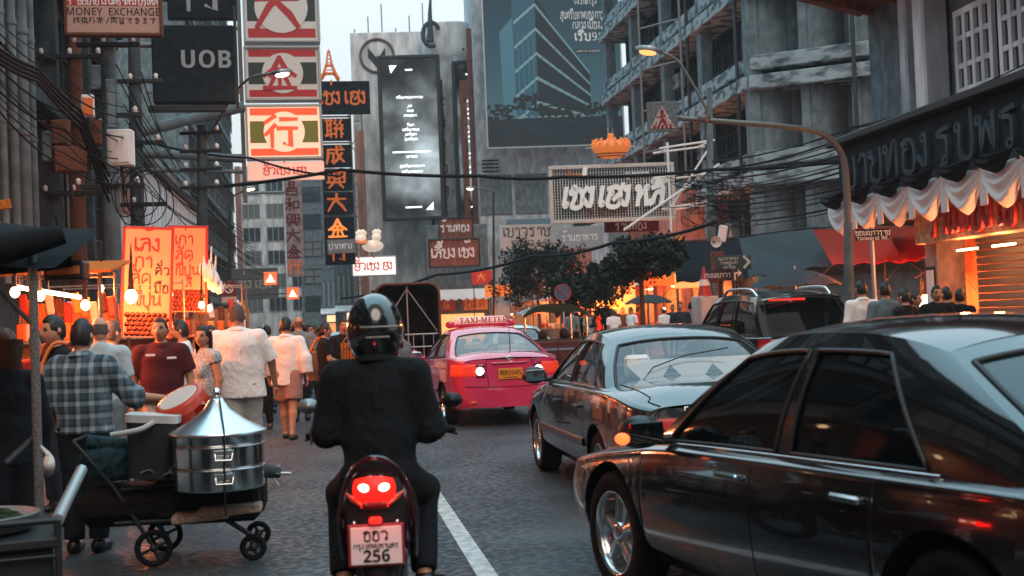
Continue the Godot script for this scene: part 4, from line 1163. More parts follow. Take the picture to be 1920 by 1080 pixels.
	for k in 11: arc.append(Vector3(cos(k * PI / 10) * 0.24, sin(k * PI / 10) * 0.2, 0.17))
	b.tube(arc, 0.025, 5)
	part("lattice", b, M.orange, o)
	var chars := "聯成興大金行"
	var ys := [243, 292, 337, 381, 429, 474]
	var bl := ["topmost dark box with an orange character in the hanging column", "second dark box with an orange character in the hanging column", "third dark box, crossed by the black cable", "fourth dark box, its character like a striding man", "fifth dark box, glowing at its foot", "lowest dark box, half hidden by a grey board"]
	for k in 6:
		o = small_board("character_box", bl[k], at(630 + k * 1.6, ys[k], 48), 1.12, 0.84 if k < 4 else 0.9, M.sign_navy, "", 0.5, M.orange, 0.03, "dark boxes with orange characters")
		lay(o, "lettering", letters(chars[k], 0.58, 0.16, 0.02), M.orange if k != 4 else glow(Color(1.0, 0.28, 0.05), 0.7), Vector3(0, 0, 0.022))
		b = mb(); b.box(Vector3(-0.52, 0.5, -0.2), Vector3(0.07, 1.1, 0.07)); b.box(Vector3(0.0, 0.5, -0.1), Vector3(1.1, 0.06, 0.06)); part("bracket", b, M.steel, o)
	o = thing("sign_mast", "tall lattice mast behind the column of orange characters", "mast", at(681, 592, 58), theta)
	o.position.y = 0
	b = mb()
	for x in [-0.25, 0.25]: b.tube([Vector3(x, 0, 0), Vector3(x, 12, 0)], 0.05, 6)
	for k in 14: b.tube([Vector3(-0.25 if k % 2 else 0.25, k * 0.75, 0), Vector3(0.25 if k % 2 else -0.25, k * 0.75 + 0.75, 0)], 0.025, 5)
	part("lattice", b, M.steel, o)
	b = mb(); b.box(Vector3(0.15, 6, -0.4), Vector3(0.4, 9.0, 0.3), 0.02); part("panel", b, M.pink_wall, o)
	# the grey vertical sign
	o = small_board("vertical_sign", "tall pinkish grey vertical sign with dark characters left of the orange column", at(552, 428, 70), 0.92, 5.3, worn(Color(0.3, 0.25, 0.27), "grime", Vector3.ONE * 0.4, 0.6), "", 0.5, M.brown)
	for k in 6: lay(o, "lettering", letters("昌和興大金行"[k], 0.62, 0.16, 0.01), mat(Color(0.1, 0.02, 0.025), 0.6) if k < 5 else M.orange, Vector3(0, 2.15 - k * 0.86, 0.014))
	hanger(o, Vector3(-0.4, 2.0, -0.1), Vector3(-2.4, 2.0, -0.1), 0.08)
	# white lit restaurant sign and its figure
	o = small_board("lit_restaurant_sign", "white lit sign with red letters under the white figure above the street", at(702, 499, 55), 1.82, 0.76, glow(Color(1.0, 0.96, 0.9), 0.85), "ฮั่วเซ่งฮง", 0.32, glow(Color(0.6, 0.03, 0.02), 0.5), 0.02)
	b = mb(); b.box(Vector3(0, 0, -0.08), Vector3(1.92, 0.86, 0.1), 0.01); b.tube([Vector3(-0.85, 0, -0.2), Vector3(-0.85, 8.0, -0.2)], 0.05, 6); part("frame", b, M.galv, o)
	o = thing("cook_figure", "white puffy sign figure holding an orange bowl above the lit sign", "ornament", at(692, 452, 55), theta)
	b = mb()
	b.ball(Vector3(0.15, -0.22, 0), Vector3(0.46, 0.26, 0.16)); b.ball(Vector3(-0.35, 0.12, 0.02), Vector3(0.24, 0.24, 0.13)); b.ball(Vector3(0.32, 0.16, 0.02), Vector3(0.2, 0.2, 0.13))
	for k in 5: b.ball(Vector3(-0.47 + k * 0.07, 0.34 + 0.05 * (k % 2), 0.02), Vector3(0.1, 0.12, 0.1), Basis(), 10, 6); b.ball(Vector3(0.22 + k * 0.06, 0.36 + 0.05 * (k % 2), 0.02), Vector3(0.08, 0.1, 0.09), Basis(), 10, 6)
	part("body", b, glow(Color(1.0, 0.85, 0.7), 0.4), o)
	b = mb(); b.lathe([Vector2(0.02, 0), Vector2(0.18, 0.02), Vector2(0.28, 0.13), Vector2(0.25, 0.13), Vector2(0.02, 0.05)], 18, Vector3(-0.32, -0.12, 0.16), Basis(Vector3.RIGHT, 0.5)); part("bowl", b, M.orange, o)
	b = mb(); b.tube([Vector3(0.1, -0.4, -0.1), Vector3(0.1, -0.7, -0.1)], 0.04, 6); part("post", b, M.steel, o)
	o = small_board("grey_lane_board", "grey board with pale lettering across the lowest dark box", at(640, 462, 47), 1.0, 0.5, mat(Color(0.2, 0.2, 0.21), 0.6), "ปากทาง", 0.17, M.text_white, 0.02)
	# the white mesh sign and crown
	o = thing("mesh_sign", "broad white framed sign of mesh with big raised white letters under an orange crown", "sign", at(1148, 362, 45), theta * 0.3)
	var w := 4.42
	var h := 2.02
	b = mb()
	b.box(Vector3(0, h / 2 - 0.06, 0), Vector3(w, 0.13, 0.16), 0.015); b.box(Vector3(0, -h / 2 + 0.06, 0), Vector3(w, 0.13, 0.16), 0.015)
	b.box(Vector3(-w / 2 + 0.06, 0, 0), Vector3(0.13, h - 0.26, 0.16), 0.015); b.box(Vector3(w / 2 - 0.06, 0, 0), Vector3(0.13, h - 0.26, 0.16), 0.015)
	part("frame", b, worn(Color(0.72, 0.7, 0.68), "rust", Vector3.ONE, 0.6), o)
	for k in 42:
		b = mb(); b.box(Vector3(-w / 2 + 0.19 + k * 0.0985, 0, -0.02), Vector3(0.02, h - 0.26, 0.02)); part("slat", b, M.white, o)
	for k in 18:
		b = mb(); b.box(Vector3(0, -h / 2 + 0.18 + k * 0.0985, -0.045), Vector3(w - 0.26, 0.014, 0.02)); part("cross_bar", b, M.galv, o)
	b = mb(); b.box(Vector3(0, 0, -0.3), Vector3(w - 0.1, h - 0.1, 0.06), 0.01); part("back_panel", b, mat(Color(0.03, 0.04, 0.045), 0.7), o)
	fitted(lay(o, "lettering", letters("เซ่งเฮงหลี", 0.72, 0.27, 0.14, 0.22, 0.94), mat(Color(0.9, 0.89, 0.87), 0.5), Vector3(0.05, -0.12, 0.15)), 3.8)
	lay(o, "lettering", letters("ห้างทอง", 0.14, 0.26, 0.03), M.orange, Vector3(-1.2, 0.63, 0.05))
	lay(o, "lettering", letters("รูปพรรณ", 0.14, 0.26, 0.03), M.white, Vector3(0.9, 0.63, 0.05))
	lay(o, "lettering", letters("成 興 大 行", 0.2, 0.15, 0.03), M.brown, Vector3(-0.2, -0.67, 0.05))
	b = mb(); b.box(Vector3(-1.2, 0.4, -1.2), Vector3(0.1, 0.1, 2.3)); b.box(Vector3(1.2, 0.4, -1.2), Vector3(0.1, 0.1, 2.3)); b.box(Vector3(0, -0.2, -0.3), Vector3(w - 0.4, 0.08, 0.08)); part("bracket", b, M.steel, o)
	o = thing("crown_ornament", "orange lit crown standing on the white mesh sign", "ornament", at(1147, 306, 45), 0)
	b = mb()
	var rows := []
	for i in 13:
		var v := i / 12.0
		var row := PackedVector3Array()
		for k in 65:
			var a := -TAU * k / 64
			var rr := 0.34 + 0.3 * sin(v * 2.3) * (1.0 if v < 0.62 else 1.0 - pow((v - 0.62) / 0.38, 2) * 0.75)
			rr *= 1.0 + 0.09 * pow(absf(cos(a * 7.0)), 0.7) * (0.3 + v) if v > 0.15 else 1.0
			row.append(Vector3(cos(a) * rr, 0.18 + v * 0.62, sin(a) * rr * 0.5))
		rows.append(row)
	b.grid(rows, true)
	b.box(Vector3(0, 0.92, 0), Vector3(0.22, 0.26, 0.12), 0.03); b.ball(Vector3(0, 0.8, 0), Vector3(0.2, 0.08, 0.14))
	for k in 14:
		var a := TAU * k / 14
		var arch := []
		for i in 9:
			var v := i / 8.0
			var q := 0.3 + 0.36 * sin(v * 2.5)
			arch.append(Vector3(cos(a) * q, 0.2 + v * 0.66 + 0.06 * sin(v * PI), sin(a) * q * 0.52))
		b.tube(arch, 0.035, 6)
		b.ball(Vector3(cos(a) * 0.66, 0.66, sin(a) * 0.35), Vector3(0.05, 0.06, 0.05), Basis(), 8, 6)
		if k % 2: b.tube([Vector3(cos(a) * 0.6, 0.66, sin(a) * 0.32), Vector3(cos(a) * 0.66, 0.86, sin(a) * 0.36)], [0.05, 0.012], 6)
	part("crown_body", b, glow(Color(0.85, 0.22, 0.04), 0.42), o)
	b = mb()
	for y in [0.24, 0.33]:
		var ring := []
		for k in 33: ring.append(Vector3(cos(k * TAU / 32) * (0.45 + y * 0.25), y, sin(k * TAU / 32) * (0.24 + y * 0.1)))
		b.tube(ring, 0.022, 5, false)
	part("crown_band", b, M.brown, o)
	b = mb()
	for x in [-0.3, 0.3]: b.tube([Vector3(x, 0, 0), Vector3(x, 0.25, 0)], 0.025, 5)
	for a in [-2, -1, 1, 2]: b.tube([Vector3(a * 0.27, 0.6, 0), Vector3(a * 0.45, 0.78 - absf(a) * 0.12, 0)], 0.014, 4)
	b.tube([Vector3(-0.06, 1.0, 0), Vector3(-0.1, 1.25, 0)], 0.014, 4); b.tube([Vector3(0.06, 1.0, 0), Vector3(0.08, 1.22, 0)], 0.014, 4)
	part("rods", b, M.galv, o)
	# pale lane boards under it
	o = small_board("lane_name_board", "pale grey board with dark letters and characters above the orange-lit tree", at(996, 445, 62), 3.1, 1.25, mat(Color(0.42, 0.46, 0.48), 0.6), "", 0.4, M.text_black, 0.05)
	lay(o, "lettering", letters("เยาวราช", 0.4, 0.16, 0.01), M.concrete_dark, Vector3(-0.2, 0.28, 0.014)); lay(o, "lettering", letters("珍香店金行", 0.3, 0.13, 0.01), M.concrete_dark, Vector3(0, -0.3, 0.014))
	o = small_board("long_pale_board", "long pale board with blurred lettering right of the lane board, under the mesh sign", at(1088, 445, 58), 2.0, 1.0, mat(Color(0.3, 0.34, 0.36), 0.6), "ร้านอาหาร", 0.24, M.text_white, -0.4)
	o = small_board("dark_red_board", "dark red board below the mesh sign's right half", at(1185, 424, 46), 2.0, 0.42, mat(Color(0.12, 0.03, 0.035), 0.6), "ร้านทอง", 0.22, M.text_white, 0.0)
	# distant left board, warning triangles
	o = small_board("far_dark_board", "large dim grey board with pale letters far down the left side", at(478, 532, 78), 2.8, 1.9, mat(Color(0.1, 0.12, 0.13), 0.6), "เซ่งเฮง", 0.5, mat(Color(0.3, 0.32, 0.33), 0.6), 0.04)
	for k in 2:
		o = thing("lit_warning_sign", ["glowing orange triangle sign, the upper left of two", "glowing orange triangle sign, the lower right of two"][k], "sign", at([507, 549][k], [522, 550][k], [66, 72][k]), theta)
		b = mb(); b.box(Vector3(0, 0, -0.05), Vector3(0.66, 0.66, 0.08), 0.01); part("sign_board", b, glow(Color(1.0, 0.16, 0.05), 0.9), o)
		b = mb(); b.prism(PackedVector2Array([Vector2(-0.24, -0.2), Vector2(0.24, -0.2), Vector2(0, 0.24)]), 0.01, Transform3D(Basis(), Vector3(0, 0, 0.004))); part("sign_triangle", b, glow(Color(1.0, 0.7, 0.45), 2.2), o)
		b = mb(); b.tube([Vector3(0.0, 0, -0.1), Vector3(-2.5, 0, -0.1)], 0.04, 6); part("arm", b, M.dark_metal, o)

# ---------------------------------------------------------------- street furniture
func lamp_head(o: Node3D, p: Vector3, dir: Vector3, lit: float, colour: Color):
	var bs := Basis.looking_at(dir, Vector3.UP) * Basis.from_scale(Vector3.ONE * (1.1 if lit > 20.0 else 0.75))
	var b := mb(); b.ball(p, Vector3(0.17, 0.09, 0.4), bs, 14, 8); part("lamp_housing", b, M.galv, o)
	b = mb(); b.ball(p - bs.y * 0.09 + bs * Vector3(0, 0, -0.03), Vector3(0.13, 0.085, 0.24), bs, 12, 8)
	part("lamp_glass", b, glow(Color(1.0, 0.33, 0.1) if lit > 20.0 else Color(1.0, 0.75, 0.55), 1.9 if lit > 20.0 else 8.0) if lit > 0 else M.white, o)
	if lit > 0: bulb_light(o, p - bs.y * 0.05 + bs * Vector3(0, 0, -0.03), lit, colour, 0.05)

func build_street_furniture():
	var b: MB
	# the near right lamp post with a long arm
	var base := at(1590, 640, 21.6); base.y = 0.13
	var o := thing("lamp_post", "tall grey lamp post with a long curved arm reaching over the road at right", "lamp post", base)
	var inv := func(p: Vector3) -> Vector3: return p - base
	b = mb()
	var arm := smooth([inv.call(at(1590, 420, 21.6)), inv.call(at(1586, 330, 21.6)), inv.call(at(1576, 285, 21.6)), inv.call(at(1540, 250, 21.5)), inv.call(at(1470, 237, 21.3)), inv.call(at(1370, 229, 21.1)), inv.call(at(1262, 221, 20.9))], 4)
	var rr := []
	for k in arm.size(): rr.append(lerpf(0.062, 0.04, float(k) / arm.size()))
	b.tube(arm, rr, 10); part("arm", b, M.steel, o)
	b = mb(); b.tube([Vector3.ZERO, inv.call(at(1590, 418, 21.6))], [0.1, 0.075], 12); part("post", b, M.concrete, o)
	b = mb(); b.ball(inv.call(at(1318, 222, 21.0)), Vector3(0.13, 0.06, 0.1)); part("clamp", b, M.steel, o)
	o = thing("crossing_sign", "square blue-grey crossing sign with a white triangle hung at the lamp arm's end", "sign", at(1242, 219, 20.85), 0.0)
	b = mb(); b.box(Vector3(0, 0, -0.02), Vector3(0.5, 0.5, 0.03), 0.006); part("sign_board", b, worn(Color(0.13, 0.17, 0.2), "grime", Vector3.ONE * 2, 0.5), o)
	b = mb(); b.prism(PackedVector2Array([Vector2(-0.21, -0.19), Vector2(0.21, -0.19), Vector2(0, 0.19)]), 0.006, Transform3D(Basis(), Vector3(0, 0, 0.003))); part("sign_triangle", b, worn(Color(0.55, 0.45, 0.43), "stain", Vector3.ONE * 3, 0.6), o)
	b = mb()
	b.x = Transform3D(Basis(), Vector3(0, 0, 0.012))
	stroke(b, [Vector2(0.0, 0.06), Vector2(0.0, -0.04), Vector2(-0.06, -0.13)], 0.03, 0, 0.006); stroke(b, [Vector2(0.0, -0.04), Vector2(0.05, -0.13)], 0.03, 0.0004, 0.006); stroke(b, [Vector2(-0.06, 0.0), Vector2(0.05, 0.02)], 0.02, 0.0008, 0.006)
	for k in 5: stroke(b, [Vector2(-0.15 + k * 0.07, -0.175), Vector2(-0.13 + k * 0.065, -0.145)], 0.03, 0.0, 0.006)
	b.ball(Vector3(0.0, 0.085, -0.002), Vector3(0.025, 0.025, 0.006))
	part("walking_figure", b, mat(Color(0.25, 0.02, 0.03), 0.6), o)
	b = mb(); b.tube([Vector3(-0.1, 0.25, -0.03), Vector3(-0.1, 0.0, -0.05)], 0.012, 5); b.tube([Vector3(0.1, -0.1, -0.04), Vector3(0.3, 0.0, -0.04)], 0.02, 6); part("clamp", b, M.steel, o)
	# the lit orange street lamp before the concrete block
	base = at(1332, 600, 38); base.y = 0.13
	o = thing("street_lamp", "lit orange street lamp on a curved arm before the concrete block", "street lamp", base)
	b = mb(); b.tube([Vector3.ZERO, at(1330, 165, 38) - base], [0.13, 0.09], 10); part("post", b, M.concrete, o)
	b = mb(); b.tube(smooth([at(1330, 215, 38) - base, at(1300, 160, 37.8) - base, at(1268, 112, 37.6) - base, at(1230, 96, 37.4) - base], 4), 0.045, 8); part("arm", b, M.steel, o)
	lamp_head(o, at(1217, 92, 37.3) - base, Vector3(-1, 0.12, 0.2), 26.0, Color(1.0, 0.45, 0.2))
	# the left lamp, in front of the red and white boxes
	base = at(376, 640, 33); base.y = 0.13
	o = thing("street_lamp", "lit white street lamp on a thin arm before the stacked sign boxes", "street lamp", base)
	b = mb(); b.tube([Vector3.ZERO, at(379, 235, 33) - base], [0.16, 0.12], 10); part("post", b, M.concrete_dark, o)
	b = mb(); b.tube(smooth([at(382, 270, 33) - base, at(408, 228, 32.8) - base, at(440, 175, 32.4) - base, at(470, 146, 32) - base, at(510, 138, 31.8) - base], 4), 0.035, 8); part("arm", b, M.steel, o)
	lamp_head(o, at(527, 135, 31.7) - base, Vector3(1, 0.1, 0.1), 9.0, Color(1.0, 0.7, 0.5))
	for k in 4: b = mb(); b.box(at(379, 250 + k * 34, 33) - base + Vector3(0, 0, 0.1), Vector3(1.1, 0.08, 0.1), 0.01); part("cross_arm", b, M.dark_metal, o)
	b = mb()
	for k in 8: b.ball(at(379, 250 + (k / 2) * 34, 33) - base + Vector3(-0.4 + 0.8 * (k % 2), 0.1, 0.1), Vector3(0.06, 0.09, 0.06), Basis(), 8, 6)
	part("insulator", b, M.white, o)
	for k in 2:
		var q := [[468, 352, 52, 430, 372], [882, 352, 70, 925, 360]][k] as Array
		var hp := at(q[0], q[1], q[2])
		o = thing("street_lamp", ["small far lit lamp below the stacked sign boxes", "small far lit lamp against the rounded tower"][k], "street lamp", Vector3(at(q[3], 600, q[2]).x, 0.13, hp.z))
		b = mb(); b.tube([Vector3.ZERO, at(q[3], q[4], q[2]) - o.position, hp - o.position], [0.09, 0.06, 0.035], 7); part("post", b, M.dark_metal, o)
		lamp_head(o, hp - o.position, Vector3(1 if k == 0 else -1, 0.1, 0), 6.0, Color(1.0, 0.6, 0.35))
	# utility poles at left with transformer boxes
	var spots := [[214, 27.0, 10.5], [150, 28.0, 9.5], [262, 31.0, 9.0]]
	for k in 3:
		base = at(spots[k][0], 640, spots[k][1]); base.y = 0.1
		o = thing("utility_pole", ["thick concrete utility pole hung with meter boxes at left", "utility pole wrapped in rusty sheeting at left", "slim utility pole right of the meter boxes"][k], "utility pole", base, theta)
		b = mb(); b.tube([Vector3.ZERO, Vector3(0.1, spots[k][2], 0)], [0.2, 0.14], 12); part("pole", b, [M.concrete, M.tarnish, M.concrete_dark][k], o)
		for q in 3: b = mb(); b.box(Vector3(0.1, 4.6 + q * 1.5, 0.14), Vector3(1.3, 0.1, 0.12), 0.01); part("cross_arm", b, M.dark_metal, o)
		b = mb()
		for q in 9: b.lathe([Vector2(0.02, 0), Vector2(0.06, 0.02), Vector2(0.04, 0.06), Vector2(0.06, 0.09), Vector2(0.02, 0.14)], 10, Vector3(-0.6 + 0.6 * (q % 3), 4.65 + (q / 3) * 1.5, 0.14))
		part("insulator", b, M.white, o)
	var boxes := [[227, 278, 25.5, 0.48, 0.72, "white meter box with an orange-lit underside on the thick pole"], [165, 200, 24.5, 0.24, 0.42, "small tilted orange and white box among the cables"], [205, 200, 26.5, 0.2, 1.1, "narrow grey cable cabinet high on the thick pole"], [115, 250, 25.0, 0.3, 0.5, "rusty brown box left of the meter box"], [178, 250, 25.0, 0.26, 0.5, "rusty brown box right beside the sheeted pole"], [130, 300, 24.6, 0.6, 0.5, "large rusty orange cover plate under the brown boxes"]]
	for k in boxes.size():
		var q = boxes[k]
		o = thing("meter_box", q[5], "meter box", at(q[0], q[1], q[2]), theta + 0.25 * (k % 3) - 0.1)
		b = mb(); b.box(Vector3(), Vector3(q[3], q[4], 0.3), 0.02); part("case", b, [M.white_wall, M.white_wall, M.concrete, M.tarnish, M.tarnish, M.tarnish][k], o)
		b = mb(); b.box(Vector3(0, -0.02, 0.16), Vector3(q[3] * 0.8, q[4] * 0.8, 0.03), 0.01); part("lid", b, [M.white_wall, M.orange, M.concrete, M.tarnish, M.tarnish, M.tarnish][k], o)
		b = mb(); b.tube([Vector3(0, -q[4] / 2, 0), Vector3(0.05, -q[4] / 2 - 0.6, 0)], 0.03, 6); part("conduit", b, M.dark_metal, o)
	# the left notice post
	base = at(433, 640, 24); base.y = 0.1
	o = thing("notice_post", "post with a maroon and white notice plate left of the road", "sign", base, theta)
	b = mb(); b.tube([Vector3.ZERO, Vector3(0, at(433, 535, 24).y, 0)], 0.03, 8); part("post", b, M.steel, o)
	var yy := at(432, 552, 24).y
	b = mb(); b.box(Vector3(0, yy, 0.05), Vector3(0.28, 0.3, 0.02), 0.005); part("sign_plate", b, mat(Color(0.11, 0.02, 0.03), 0.5), o)
	b = mb(); b.box(Vector3(0, yy - 0.2, 0.05), Vector3(0.28, 0.12, 0.02), 0.004); part("sign_plate", b, mat(Color(0.5, 0.36, 0.33), 0.5), o)
	b = mb()
	var ring := []
	for k in 17: ring.append(Vector3(cos(k * TAU / 16) * 0.07, yy + sin(k * TAU / 16) * 0.07, 0.063))
	b.tube(ring, 0.014, 5, false); b.tube([Vector3(-0.09, yy + 0.1, 0.063), Vector3(0.05, yy - 0.05, 0.063)], 0.012, 5); part("sign_mark", b, M.text_white, o)
	# signs at the right corner
	var rs := [[1635, 440, 22.5, 0.6, 0.2, "dark street-name plate on a post in front of the gold shop", "sign_navy"], [1374, 492, 30, 0.85, 0.32, "green direction board with a white arrow at the corner", "green"], [1352, 516, 30, 0.62, 0.26, "brown board with white letters under the green direction board", "brown"], [1382, 516, 29.8, 0.26, 0.3, "small black plate with a white turning arrow", "black"]]
	for k in 4:
		var q = rs[k]
		var p := at(q[0], q[1], q[2])
		o = thing("street_sign", q[5], "sign", Vector3(p.x, 0.13, p.z), theta * 0.3)
		b = mb(); b.tube([Vector3.ZERO, Vector3(0, p.y, -0.03)], 0.04, 8); part("post", b, M.galv if k == 0 else M.dark_metal, o)
		b = mb(); b.box(Vector3(0, p.y - 0.13, 0.02), Vector3(q[3], q[4], 0.03), 0.006); part("sign_plate", b, {"sign_navy": M.sign_navy, "green": mat(Color(0.02, 0.07, 0.06), 0.5), "brown": mat(Color(0.05, 0.02, 0.022), 0.5), "black": mat(Color(0.03, 0.035, 0.04), 0.5)}[q[6]], o)
		if k == 0: lay(o, "lettering", letters("ซอยเยาวราช", 0.07, 0.16, 0.003), M.text_white, Vector3(0, p.y - 0.1, 0.04)); lay(o, "lettering", latin("Yaowarat Rd.", 0.07), M.text_white, Vector3(0, p.y - 0.19, 0.037))
		if k == 1:
			for j in 3: lay(o, "lettering", letters(["เยาวราชกรุง", "ร้านทองคำ", "วงเวียน"][j].replace("ำ", "า"), 0.055, 0.16, 0.003), M.text_white, Vector3(-0.1, p.y - 0.04 - j * 0.1, 0.04))
			b = mb(); b.x = Transform3D(Basis(), Vector3(0.33, p.y - 0.13, 0.04)); stroke(b, [Vector2(-0.07, 0.13), Vector2(0.05, 0)], 0.06, 0, 0.004); stroke(b, [Vector2(-0.07, -0.13), Vector2(0.05, 0)], 0.06, 0.0005, 0.004); part("sign_arrow", b, M.text_white, o)
		if k == 2: lay(o, "lettering", letters("ถนนเยาวราช".replace("ถ", "ก"), 0.09, 0.18, 0.003), M.text_white, Vector3(0, p.y - 0.13, 0.04))
		if k == 3: b = mb(); b.x = Transform3D(Basis(), Vector3(0, p.y - 0.13, 0.04)); stroke(b, [Vector2(-0.06, -0.1), Vector2(-0.06, 0.05), Vector2(0.05, 0.05)], 0.04, 0, 0.004); stroke(b, [Vector2(0.02, 0.11), Vector2(0.09, 0.05), Vector2(0.02, -0.01)], 0.03, 0.0005, 0.004); part("sign_arrow", b, M.text_white, o)
	var np := at(1055, 549, 44)
	o = thing("no_stopping_sign", "round blue no-stopping sign with a red slash before the far right shops", "sign", Vector3(np.x, 0.13, np.z))
	b = mb(); b.tube([Vector3.ZERO, Vector3(0, np.y, 0)], 0.03, 7); part("post", b, M.galv, o)
	b = mb(); b.lathe([Vector2(0.0, 0.0), Vector2(0.29, 0.0), Vector2(0.29, 0.02), Vector2(0.0, 0.02)], 28, Vector3(0, np.y - 0.13, 0.03), Basis(Vector3.RIGHT, PI / 2)); part("sign_disc", b, mat(Color(0.05, 0.09, 0.16), 0.5), o)
	b = mb()
	ring = []
	for k in 29: ring.append(Vector3(cos(k * TAU / 28) * 0.27, np.y - 0.13 + sin(k * TAU / 28) * 0.27, 0.055))
	b.tube(ring, 0.022, 5, false); b.tube([Vector3(-0.19, np.y + 0.06, 0.055), Vector3(0.19, np.y - 0.32, 0.055)], 0.022, 5); part("sign_ring", b, M.red, o)
	# traffic light on the corner post
	var tl := at(1348, 445, 31)
	o = thing("traffic_light", "old traffic light and loudspeaker on a post at the corner under the concrete block", "traffic light", Vector3(tl.x, 0.13, tl.z), theta)
	b = mb(); b.tube([Vector3.ZERO, Vector3(0, tl.y + 0.3, 0)], 0.06, 8); part("post", b, M.dark_metal, o)
	b = mb(); b.box(Vector3(0.06, tl.y - 0.05, 0.1), Vector3(0.2, 0.4, 0.1), 0.02, Basis(Vector3.BACK, -0.2)); part("plate", b, M.white_wall, o)
	b = mb(); b.lathe([Vector2(0.03, 0), Vector2(0.05, 0.1), Vector2(0.14, 0.22)], 14, Vector3(-0.16, tl.y - 0.25, 0.05), Basis(Vector3.RIGHT, PI / 2)); part("loudspeaker", b, M.white_wall, o)
	b = mb(); b.box(Vector3(-0.1, tl.y - 0.85, 0.1), Vector3(0.3, 0.75, 0.2), 0.03); part("lamp_box", b, M.brown, o)
	# traffic cone by the corner
	var cp := at(1322, 575, 31)
	o = thing("traffic_cone", "red and white traffic cone standing on a box at the corner", "traffic cone", at(1322, 555, 31))
	b = mb(); b.lathe([Vector2(0.2, 0), Vector2(0.17, 0.03), Vector2(0.03, 0.7), Vector2(0.0, 0.72)], 18); part("cone", b, M.red, o)
	b = mb(); b.lathe([Vector2(0.135, 0.25), Vector2(0.105, 0.4)], 18, Vector3(0, 0, 0.0), Basis.from_scale(Vector3(1.03, 1, 1.03))); part("stripe", b, M.white, o)
	o = thing("utility_cabinet", "grey utility cabinet under the traffic cone at the corner", "cabinet", Vector3(cp.x, 0.13, cp.z))
	b = mb(); b.box(Vector3(0, (cp.y + 0.14) / 2, 0), Vector3(0.6, cp.y + 0.1, 0.4), 0.02); part("case", b, M.pale_wall, o)
	# trees on the right pavement
	var tp := at(1200, 600, 37); tree("largest dark street tree of three on the right pavement", Vector3(tp.x, 0.13, tp.z), 3.9, 1.15, 4)
	tp = at(1095, 600, 46); tree("smallest street tree, between the two others", Vector3(tp.x, 0.13, tp.z), 3.5, 1.3, 9)
	tp = at(1010, 600, 56); tree("street tree lit orange on its left side, nearest the brown signs", Vector3(tp.x, 0.13, tp.z), 4.9, 1.8, 15)

# ---------------------------------------------------------------- cables
var NTH := ["topmost", "second", "third", "fourth", "fifth", "sixth", "seventh", "eighth", "ninth", "tenth", "eleventh", "twelfth", "thirteenth", "fourteenth", "fifteenth", "lowest"]

func wire(label: String, p: Array, r: float, sag: float, group := "overhead cables", m: Material = null):
	var o := thing("overhead_cable", label, "cable", p[0], 0, group)
	var b := mb()
	var pts := []
	for i in p.size() - 1:
		var n := 12
		for k in n + (1 if i == p.size() - 2 else 0):
			var u := float(k) / n
			pts.append(p[i].lerp(p[i + 1], u) - p[0] - Vector3(0, sag * 4.0 * u * (1 - u), 0))
	b.tube(pts, r, 6)
	part("cable", b, m if m else M.cable, o)

